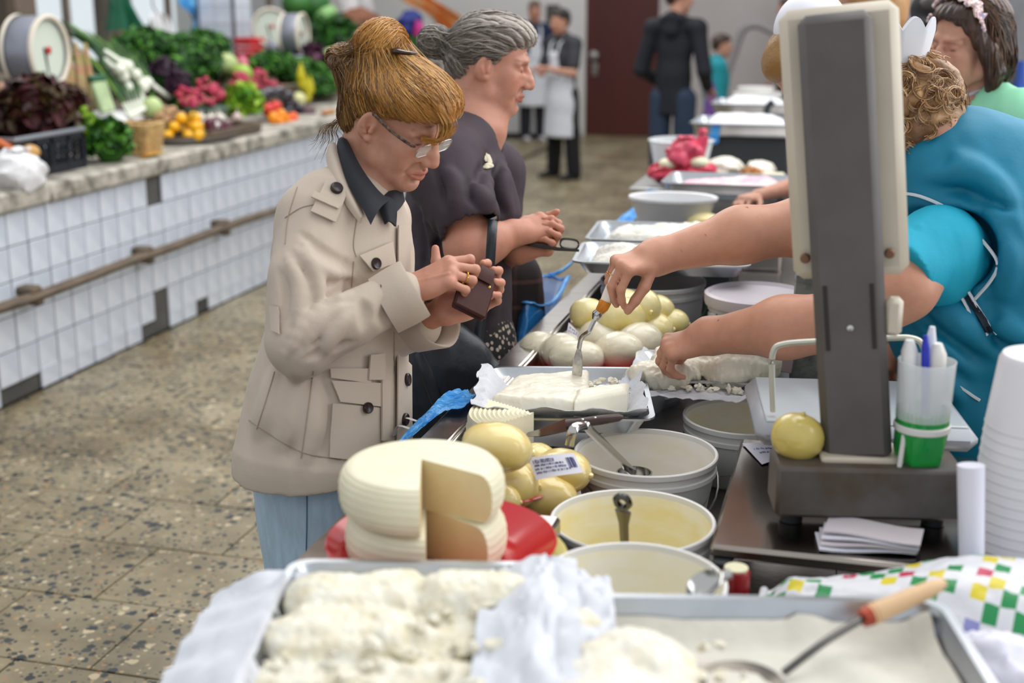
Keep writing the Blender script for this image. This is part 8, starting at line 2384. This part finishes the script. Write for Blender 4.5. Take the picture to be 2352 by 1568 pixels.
    if loc is not None: wpart('apron_tie', patch(at_, [(2208, 668), (2226, 666), (2282, 760), (2262, 764)], 0.003, 0.004, 4, 8), mat('dark_tie', '#14202e', 0.7), AP)
    shoes(W, legs, mat('black_shoe', '#1c1b1d', 0.4))
    cloth_q('trousers', Q().path([np.array([0.42, 2.60, 0.80]), np.array([0.42, 2.54, 0.1])], [0.08, 0.07], 0.01).path([np.array([0.42, 2.71, 0.80]), np.array([0.42, 2.72, 0.1])], [0.08, 0.07], 0.02), 0.012, mat('dark_trousers', '#23252c', 0.8), W)
    # curly hair
    q = Q(); G = Sub(q, np.zeros(3), np.eye(3)); gg = random.Random(12)
    hc = Dp(2092, 240, 2.50)
    q.ell(hc, (0.086, 0.084, 0.086), k=0.02); q.ell(Dp(2150, 300, 2.5), (0.045, 0.05, 0.05), k=0.03); q.ell(Dp(2090, 310, 2.52), (0.07, 0.08, 0.06), k=0.03)
    for k in range(90):
        d = np.array([gg.gauss(0, 1) for _ in range(3)]); d /= np.linalg.norm(d)
        p = hc + d * np.array([0.076, 0.076, 0.078]); f = frame(np.cross(d, (gg.gauss(0, 1), gg.gauss(0, 1), 1)), d); r_ = gg.uniform(0.010, 0.020); a0 = gg.uniform(0, 6.28)
        q.path([p + f[:, 0] * r_ * math.cos(a0 + t) + f[:, 1] * r_ * math.sin(a0 + t) + d * 0.004 * t for t in (0, 1.3, 2.6, 3.9)], [0.011, 0.012, 0.011, 0.008], 0.010)
    q.displace(lambda P: 0.003 * np.sin(150 * P[:, 0] + 90 * P[:, 2] + 4 * snoise(P * 20)) * snoise(P * 12))
    hm = q.mesh('hair', 0.0042); v = verts(hm); ht = bvh(hm)
    w_ = np.clip(snoise(v * 24) * 0.8 + 0.5, 0, 1)[:, None]
    setcol(hm, np.array(lin('#6d4c33')) * (1 - w_) + np.array(lin('#b98d5f')) * w_)
    HR = wpart('hair', hm, mat('curly_hair', '#ffffff', 0.4, vcol=True, bump=0.5, bs=120, bd=0.004), W)
    S_ = [MB(), MB(), MB()]
    for k in range(170):                                                    # ringlets
        d = np.array([gg.gauss(0, 1), -abs(gg.gauss(0, 1)), gg.gauss(0, 1)]); d /= np.linalg.norm(d)
        c = hc + d * np.array([0.084, 0.084, 0.086]) + (np.array([0, 0, -0.05]) if gg.random() < 0.3 else 0)
        f = frame(np.cross(d, (gg.gauss(0, 1), gg.gauss(0, 1), 1)), d); r_ = gg.uniform(0.012, 0.03); a0 = gg.uniform(0, 6.28); dr = gg.uniform(0.25, 0.6)
        for j in range(11):
            o = np.array([gg.gauss(0, 0.0025) for _ in range(3)])
            P = [c + o + f[:, 0] * r_ * (1 - dr * u) * math.cos(a0 + 5 * u) + f[:, 1] * r_ * (1 - dr * u) * math.sin(a0 + 5 * u) + f[:, 2] * (0.006 - 0.010 * u + 0.0011 * j) for u in np.linspace(0, 1, 14)]
            S_[gg.randrange(3)].tube(P, np.linspace(0.0009, 0.0004, 14), 3)
    for s_, c in zip(S_, ('#a87d52', '#d0a878', '#6a4a30')):
        o = wpart('ringlets', s_, mat('lock_' + c, c, 0.35, var=0.15, vs=20), HR); o['kind'] = 'stuff'
    # paper crown
    cc = Dp(2070, 100, 2.48); CR = mat('white_lace', '#e6e6ee', 0.6, var=0.06)
    P = []
    n = 72
    for a in np.linspace(0, 2 * math.pi, n, endpoint=False):
        hgt = 0.052 + 0.020 * abs(math.sin(4 * a))
        P.append([cc + np.array([(0.046 + 0.014 * u) * math.cos(a), (0.046 + 0.014 * u) * math.sin(a), -0.040 + hgt * 1.25 * u]) for u in np.linspace(0, 1, 6)])
    P.append(P[0])
    cr_ = wpart('paper_crown', MB().sheet(np.array(P), 0.0015), CR, W)
seller_teal()

# ------------------------------------------------------------------ people in the background, each a continuous figure with clothes
def figure(label, foot, face, h, top, trouser, hairc, pose='stand', apron=None, skin='skin', legs=True, vox=0.012, sleeves=0.35, jacket=False, head_turn=0, hairstyle='short', lean=0.0, feet_gap=0.12, shoe='#17161a', arms=None, roll=0):
    """foot: ground point between the feet; face: level direction; arms: [(elbow, wrist)] offsets (forward, left, up) as fractions of height"""
    W = thing('person', label, 'person', foot)
    f = np.array(face, float); f[2] = 0; f /= np.linalg.norm(f); l = np.cross((0, 0, 1), f); z = np.array([0, 0, 1.0])
    foot = np.array(foot, float)
    def P(a, b, c): return foot + h * (f * (a + lean * max(0, c - 0.5)) + l * b + z * c)
    nb, ch, wa, hp = P(0, 0, 0.83), P(0.01, 0, 0.72), P(0, 0, 0.6), P(0, 0, 0.52)
    hf = head_frame(math.cos(R(head_turn)) * f + math.sin(R(head_turn)) * l, 8 + roll)
    ho = P(0.025, 0, 0.925); HS = h / 1.72
    q = Q(); H = Sub(q, ho, hf, HS); head_shape(H)
    q.path([ho, nb, nb - z * 0.05], [0.055 * HS, 0.052 * HS, 0.08], 0.03)
    me = q.mesh('head', 0.0078); c1 = face_tint(H, verts(me), brow_amt=0.7)
    arms = arms or (((-0.02, 0.15, 0.62), (0.06, 0.15, 0.49)), ((-0.02, -0.15, 0.62), (0.06, -0.15, 0.49)))
    parts = [(me, c1)]; q = Q()
    q.path([nb, ch, wa, hp], [0.06, 0.11, 0.1, 0.11], 0.03, flat=(f, 0.65))
    sl = []
    for (eb, wr_) in arms:
        sg = 1 if eb[1] > 0 else -1
        sh = P(0, sg * 0.105, 0.80); e, w = P(*eb), P(*wr_)
        q.path([sh, e, w], [0.048 * HS, 0.042 * HS, 0.026 * HS], 0.02); sl.append((sh, e, w, sg))
    an = []
    for sg in (-1, 1):
        hj = P(0, sg * 0.055, 0.5); a = P(-0.01, sg * feet_gap / 2, 0.045); q.path([hj, P(0.01, sg * (feet_gap / 2 + 0.055) / 2, 0.27), a], [0.085, 0.055, 0.038], 0.02); an.append((hj, a))
    parts.append((q.mesh('trunk', vox * 1.5), None))
    for sh, e, w, sg in sl:
        q = Q(); d = w - e; d /= np.linalg.norm(d)
        hand_shape(q, w, w + d * 0.08, np.cross(d, l) if abs(d @ l) < 0.9 else z, sg, 1.0 * HS)
        parts.append((q.mesh('hand', 0.0068), None))
    wpart('body', joinmesh('body', parts), SKIN, W)
    TM = mat('cloth_' + top, top, 0.75, var=0.15, vs=8)
    q = Q()
    b = 0.47 if not jacket else 0.42
    q.path([nb, P(0, 0, 0.79), ch, wa, P(0, 0, b)], [0.075, 0.11, 0.142, 0.138, 0.155 if jacket else 0.145], 0.03, flat=(f, 0.68))
    for sh, e, w, sg in sl:
        q.path([P(0, sg * 0.05, 0.815), sh, sh + (e - sh) * min(1, sleeves * 1.6)], [0.06, 0.068, 0.060], 0.03)
        if sleeves > 0.7: q.path([e, w], [0.058, 0.045], 0.02)
    q.displace(lambda p: 0.006 * snoise(p * 11))
    q.half(P(0, 0, b + 0.01), (0, 0, -1))
    wpart('jacket' if jacket else 'shirt', q.mesh('shirt', vox), TM, W)
    if jacket:
        q = Q(); q.path([P(-0.02, 0.045, 0.835), P(-0.045, 0, 0.848), P(-0.02, -0.045, 0.835)], 0.036, 0.01).cone(P(-0.03, 0, 0.79), P(-0.03, 0, 0.84), 0.07, 0.06, 0.02); wpart('collar', q.mesh('collar', 0.008), TM, W)
    q = Q(); q.path([P(0, 0, 0.56), hp], [0.13, 0.13], 0.03, flat=(f, 0.7))
    for hj, a in an: q.path([hj, (hj + a) / 2, a - z * 0.02], [0.095, 0.078, 0.068], 0.02)
    q.displace(lambda p: 0.005 * snoise(p * 14)); wpart('trousers', q.mesh('trousers', vox * 1.3), mat('cloth_' + trouser, trouser, 0.8, var=0.2, vs=9), W)
    shoes(W, [(a, f) for hj, a in an], mat('shoe_' + shoe, shoe, 0.4), 0.012)
    if apron:
        q = Q(); q.path([P(0.015, 0, 0.60), P(0.02, 0, 0.45), P(0.02, 0, 0.24)], [0.15, 0.17, 0.19], 0.03, flat=(f, 0.72)); q.displace(lambda p: 0.008 * snoise(p * np.array([14, 14, 4])))
        q.half(P(0, 0, 0.245), (0, 0, -1)); q.half(P(0, 0, 0.615), (0, 0, 1))
        am = wpart('apron', q.mesh('apron', vox), mat('white_apron', '#d7dae2', 0.8, var=0.06), W)
        q = Q(); q.path([P(0.075, 0, 0.61), P(0.078, 0, 0.72)], [0.085, 0.06], 0.01, flat=(f, 0.3)); wpart('apron_bib', q.mesh('bib', 0.008), mat('white_apron', '#d7dae2', 0.8), am)
        for sg in (-1, 1): wpart('apron_strap', MB().tube([P(0.085, sg * 0.035, 0.72), P(0.065, sg * 0.04, 0.80), P(0.0, sg * 0.035, 0.85)], 0.012, 6, flat=0.4), mat('white_apron', '#d7dae2', 0.8), am)
    q = Q(); G = Sub(q, ho, hf, HS)
    G.ell((-0.022, 0, 0.050), (0.096, 0.082, 0.090), k=0.02); G.ell((0.02, 0, 0.088), (0.074, 0.070, 0.05), k=0.02); G.ell((-0.06, 0, 0.0), (0.045, 0.064, 0.06), k=0.02)
    if hairstyle == 'bun': G.ell((-0.165, 0, 0.0), (0.065, 0.062, 0.075), k=0.02)
    G.ell((0.1, 0, -0.004), (0.06, 0.076, 0.074), k=0.012, op='sub')
    for s in (-1, 1): G.ell((0.05, s * 0.085, -0.015), (0.06, 0.03, 0.05), k=0.01, op='sub')
    q.displace(lambda p: 0.003 * snoise(p * 60))
    HR = wpart('hair', q.mesh('hair', 0.008), hairmat('hair_' + hairc, hairc, hairc), W)
    return W, H, P, HR
def gfoot(x, y): return Zp(x, y, 0.018)
L_ = -RGT
figure('man in a dark grey shirt and long white apron standing before the brown door', gfoot(1292, 404), L_ * 0.8 - FH * 0.6, 1.56, '#38383e', '#121214', '#241c1a', apron=True, sleeves=0.45, feet_gap=0.2, arms=(((0.05, 0.15, 0.63), (0.16, 0.03, 0.66)), ((0.05, -0.15, 0.62), (0.15, -0.02, 0.64))), head_turn=-8)
figure('man in a dark blue shirt and white apron farther back by the white wall', gfoot(1225, 318), -FH + RGT * 0.2, 1.62, '#1d2a48', '#1d1e26', '#6b5444', apron=True, sleeves=0.45, arms=(((0.0, 0.16, 0.62), (0.08, 0.14, 0.5)), ((0.0, -0.16, 0.62), (0.1, -0.08, 0.52))), shoe='#c9c5c8')
b = Dp(1545, 250, 10.3)
figure('man in a dark navy jacket and blue jeans seen from behind', (b[0], b[1], 0.018), FH * 0.85 + RGT * 0.5, 1.80, '#12141f', '#24344a', '#3a2a22', jacket=True, sleeves=1.0, arms=(((-0.01, 0.15, 0.62), (0.13, 0.13, 0.56)), ((-0.02, -0.15, 0.62), (0.12, -0.11, 0.55))), head_turn=-40)
b = Dp(1642, 250, 11.4)
W2, H2, P2, _ = figure('person in turquoise beyond the man in the navy jacket', (b[0], b[1], 0.018), RGT, 1.36, '#118a96', '#1f2b33', '#3b2a20', sleeves=0.9)
p = P2(0.0, -0.16, 0.5)
t = thing('purple_bag', 'purple bag hanging at the side of the person in turquoise', 'bag', p - np.array([0, 0, 0.2]))
q = Q(); q.path([p + np.array([-0.05, -0.06, 0.12]), p + np.array([-0.06, -0.06, -0.18])], [0.06, 0.09], 0.02, flat=(FH, 0.5)); q.displace(lambda P: 0.01 * snoise(P * 9))
wpart('bag_cloth', q.mesh('bag_cloth', 0.012), mat('purple_cloth', '#7a4fa0', 0.6, var=0.3), t)
wpart('bag_handle', MB().tube(smooth_path([p + np.array([-0.09, -0.06, 0.15]), p + np.array([-0.06, -0.06, 0.3]), p + np.array([-0.02, -0.06, 0.15])], 10), 0.01, 6), mat('purple_cloth', '#7a4fa0', 0.6), t)
figure('person in dark clothes beside the pipe rail at the far wall', gfoot(1800, 330) * np.array([1, 1, 0]) + np.array([0, 0, 0.018]), L_ * 0.7 + FH * 0.4, 1.66, '#191a22', '#191a22', '#5a4636', sleeves=1.0)

# ---- the woman in mint green with the lace headband
def woman_mint():
    ho = Dp(2230, 104, 3.4); face = -RGT * 0.94 - FH * 0.40
    hf = head_frame(face, 10, -4); HS = 0.98
    bf = -RGT * 0.9 - FH * 0.3; bf /= np.linalg.norm(bf)
    nb = Dp(2252, 205, 3.46)
    W = thing('person', 'young woman with brown bob and lace headband in a mint green top', 'person', (nb[0], nb[1], 0.018))
    q = Q(); H = Sub(q, ho, hf, HS); head_shape(H)
    q.path([H.w((-0.02, 0, -0.03)), H.w((-0.03, 0, -0.09)), nb, nb - np.array([0, 0, 0.08])], [0.055, 0.048, 0.052, 0.09], 0.03)
    m1 = q.mesh('head', 0.0031); c1 = face_tint(H, verts(m1), (0.85, 0.6, 0.6), 0, (0.5, 0.4, 0.36), 0.4, 0.15)
    ch, hp = Dp(2266, 360, 3.48), Dp(2266, 700, 3.48); l = np.cross((0, 0, 1), bf)
    hp[2] = 0.86
    q = Q(); q.path([nb, ch, hp], [0.06, 0.11, 0.12], 0.03, flat=(bf, 0.7)); an = []
    for s in (-1, 1):
        sh = ch + l * s * 0.16 + np.array([0, 0, 0.12]); e = sh + np.array([0, 0, -0.27]) + l * s * 0.03; w = e + bf * 0.2 + np.array([0, 0, -0.06])
        q.path([sh, e, w], [0.05, 0.042, 0.026], 0.02); hand_shape(q, w, w + bf * 0.08, np.array([0, 0, 1.0]), s, 0.95)
        a = hp * np.array([1, 1, 0]) + l * s * 0.08 + np.array([0, 0, 0.08]); q.path([hp + l * s * 0.08, a], [0.09, 0.04], 0.02); an.append((a, bf))
    wpart('body', joinmesh('body', [(m1, c1), (q.mesh('trunk', 0.0085), None)]), SKIN, W)
    q = Q(); q.path([Dp(2256, 232, 3.46), Dp(2264, 285, 3.47), ch, hp], [0.075, 0.115, 0.135, 0.145], 0.03, flat=(bf, 0.75))
    for s in (-1, 1):
        sh = ch + l * s * 0.15 + np.array([0, 0, 0.115]); q.path([Dp(2258, 245, 3.46), sh, sh + np.array([0, 0, -0.17]) + l * s * 0.03], [0.06, 0.068, 0.062], 0.03)
    q.path([nb + np.array([0, 0, 0.05]), nb + bf * 0.03 - np.array([0, 0, 0.02])], [0.062, 0.058], 0.01, 'sub'); q.displace(lambda P: 0.004 * snoise(P * 13))
    wpart('top', q.mesh('top', 0.0085), mat('mint_cotton', '#8fd6b0', 0.65, var=0.08, vs=10), W)
    wpart('white_collar', MB().tube(smooth_path([nb + l * 0.07 + np.array([0, 0, 0.02]), nb + bf * 0.075 - np.array([0, 0, 0.02]), nb - l * 0.07 + np.array([0, 0, 0.02])], 12), 0.012, 8, flat=0.5), mat('white_linen', '#dcdbe8', 0.8), W)
    wpart('skirt', Q().path([hp, hp * np.array([1, 1, 0]) + np.array([0, 0, 0.45])], [0.15, 0.18], 0.02).mesh('skirt', 0.012), mat('dark_trousers', '#23252c', 0.8), W)
    shoes(W, an, mat('black_shoe', '#1c1b1d', 0.4))
    q = Q(); G = Sub(q, ho, hf, HS)
    G.ell((-0.020, 0, 0.050), (0.100, 0.086, 0.090), k=0.02); G.ell((0.03, 0, 0.085), (0.07, 0.072, 0.046), k=0.02)
    G.ell((-0.045, 0, -0.035), (0.072, 0.092, 0.105), k=0.02)
    for s in (-1, 1): G.path([(0.045, s * 0.066, 0.055), (0.020, s * 0.084, 0.0), (0.0, s * 0.088, -0.06), (0.005, s * 0.078, -0.105)], [0.022, 0.022, 0.024, 0.014], 0.015)
    G.ell((0.098, 0, 0.006), (0.066, 0.069, 0.080), k=0.010, op='sub'); G.ell((0.055, 0, -0.085), (0.055, 0.055, 0.06), k=0.01, op='sub')
    q.displace(lambda P: 0.0018 * np.sin(32 * np.arctan2(G.loc(P)[:, 1], G.loc(P)[:, 0] + 0.02) + 2 * snoise(P * 20)) + 0.002 * snoise(P * 25))
    hm = q.mesh('hair', 0.0035); ht = bvh(hm); L = G.loc(verts(hm)); w_ = np.clip(snoise(L * np.array([30, 30, 6])) * 0.6 + 0.35, 0, 1)[:, None]
    setcol(hm, np.array(lin('#2c1d18')) * (1 - w_) + np.array(lin('#5b3f30')) * w_)
    HR = wpart('hair', hm, mat('brown_hair', '#ffffff', 0.3, vcol=True, bump=0.3, bs=140, bd=0.002), W)
    fl = [[(0.02, s * 0.04, 0.135), (0.0, s * 0.075, 0.1), (-0.02 - a, s * 0.095, 0.03), (-0.02 - a, s * 0.1, -0.05), (-0.015 - a * 0.6, s * 0.085, -0.13)] for s in (-1, 1) for a in (-0.03, 0.0, 0.03, 0.06, 0.09)]
    locks(HR, ht, G, fl, 40, 0.0010, ('#4a3228', '#2a1b16', '#7a5a44'), 8, 0.008)
    # lace headband
    P = []
    for a in np.linspace(-1.35, 1.35, 60):
        ro = []
        for u in np.linspace(0, 1, 6):
            x = 0.030 + 0.046 * u + (0.004 * math.sin(a * 40) if u > 0.9 else 0)
            p = G.w((x, 0.16 * math.sin(a), 0.03 + 0.16 * math.cos(a))); loc, nn, i, d = ht.find_nearest(Vector(p))
            ro.append(np.array(loc) + np.array(nn) * 0.008)
        P.append(ro)
    def lace():
        m = bpy.data.materials.new('lace'); t = NT(m); v = t.n('ShaderNodeTexVoronoi'); v.inputs['Scale'].default_value = 130; t.l(t.tc.outputs['Object'], v.inputs['Vector'])
        t.l(t.ramp(v.outputs['Distance'], [(0.25, lin('#e2dde0')), (0.5, lin('#dcae9a')), (0.75, lin('#8f90b4'))]), t.b.inputs['Base Color']); t.b.inputs['Roughness'].default_value = 0.8
        return m
    LM = lace(); hb = wpart('headband', MB().sheet(np.array(P), 0.002), LM, W)
    m = MB()
    for a in np.linspace(-1.2, 1.2, 26):
        p = G.w((0.078, 0.16 * math.sin(a), 0.03 + 0.16 * math.cos(a))); loc, nn, i, d = ht.find_nearest(Vector(p)); m.ball(np.array(loc) + np.array(nn) * 0.011, 0.006, 7, 5, noise=0.4, seed=a)
    o = wpart('lace_frill', m, LM, hb); o['kind'] = 'stuff'
woman_mint()

# ---- sellers partly hidden by the scale, and the person in the black cap
def leaning(label, ho, face, lean, hairc, topc, pitch=8, arms=None, **kw):
    """a seller whose bowed head reaches over the counter while her feet stay behind it"""
    ho = np.array(ho); f = np.array(face, float); f /= np.linalg.norm(f); h = ho[2] / 0.925
    ft = ho - f * h * (0.025 + lean * 0.425); ft[2] = 0.018; l = np.cross((0, 0, 1), f)
    if arms:
        out = []
        for p in arms:
            if isinstance(p[0], np.ndarray):
                r = []
                for x in p:
                    v = (x - ft) / h; r.append((v @ f - lean * max(0, v[2] - 0.5), v @ l, v[2]))
                out.append(tuple(r))
            else: out.append(p)
        arms = out
    return figure(label, ft, f, h, topc, '#23252c', hairc, lean=lean, roll=pitch - 8, arms=arms, sleeves=0.4, **kw)
WL = mat('white_lace', '#e6e6ee', 0.6)
W3, H3, P3, R3 = leaning('seller with bowed golden brown head and white cap mostly hidden behind the scale column', Dp(1885, 172, 3.02), -RGT, 0.5, '#96703f', '#cfd0d6', 58)
q = Q(); G = Sub(q, H3.o, H3.R, H3.sc); G.ell((-0.06, 0, 0.075), (0.09, 0.085, 0.085), k=0.02); q.half(H3.w((0, 0, 0.122)), -H3.R[:, 2] + 0.8 * H3.R[:, 0]); wpart('white_cap', q.mesh('white_cap', 0.007), WL, W3)
W4, H4_, P4, R4 = leaning('seller with strawberry blond hair and white lace cap behind the scale top', Dp(2000, 52, 3.9), -RGT * 0.8 + FH * 0.6, 0.4, '#b98a58', '#2b60c8', 12)
m = MB(); m.tube([H4_.w((0.02, 0.112 * math.sin(a), 0.05 + 0.105 * math.cos(a))) for a in np.linspace(-1.3, 1.3, 24)], 0.016, 6, flat=0.5)
for a in np.linspace(-1.3, 1.3, 18): m.ball(H4_.w((0.04, 0.118 * math.sin(a), 0.05 + 0.112 * math.cos(a))), (0.012, 0.012, 0.012), 8, 5, noise=0.3, seed=a)
wpart('lace_cap', m, WL, W4)
hb_ = Dp(2150, 88, 4.3)
W5, H5, P5, R5 = leaning('woman in a black cap and red top behind the young woman', hb_, -RGT * 0.5 - FH * 0.85, 0.0, '#2a211d', '#b2202a')
q = Q(); G = Sub(q, H5.o, H5.R, H5.sc); G.ell((-0.01, 0, 0.075), (0.105, 0.09, 0.075), k=0.02); G.path([(0.07, -0.05, 0.055), (0.13, 0, 0.045), (0.07, 0.05, 0.055)], 0.014, 0.02)
G.half = None; q.half(H5.w((0, 0, 0.036)), -H5.R[:, 2]); wpart('black_cap', q.mesh('black_cap', 0.006), mat('black_felt', '#1a171b', 0.8), W5)
leaning('seller hidden behind the scale reaching a bare arm over the far tray', Dp(1935, 190, 5.0), -RGT * 0.95 - FH * 0.2, 0.4, '#6b5038', '#d9d4d8', 20, ((Dp(1860, 418, 4.55), Dp(1738, 450, 4.32)), ((0.05, -0.15, 0.62), (0.12, -0.1, 0.55))), vox=0.01)
# right edge: blue coat hanging on the grey post
drape('blue_coat', 'blue coat hanging on the grey post at the picture edge', 'coat', ([(2322, 140), (2326, 200), (2330, 255)], [(2352, 140), (2352, 200), (2352, 258)]), Yp(2340, 180, 7.8)[0], mat('blue_cloth', '#1f4fb0', 0.6), 0.02)
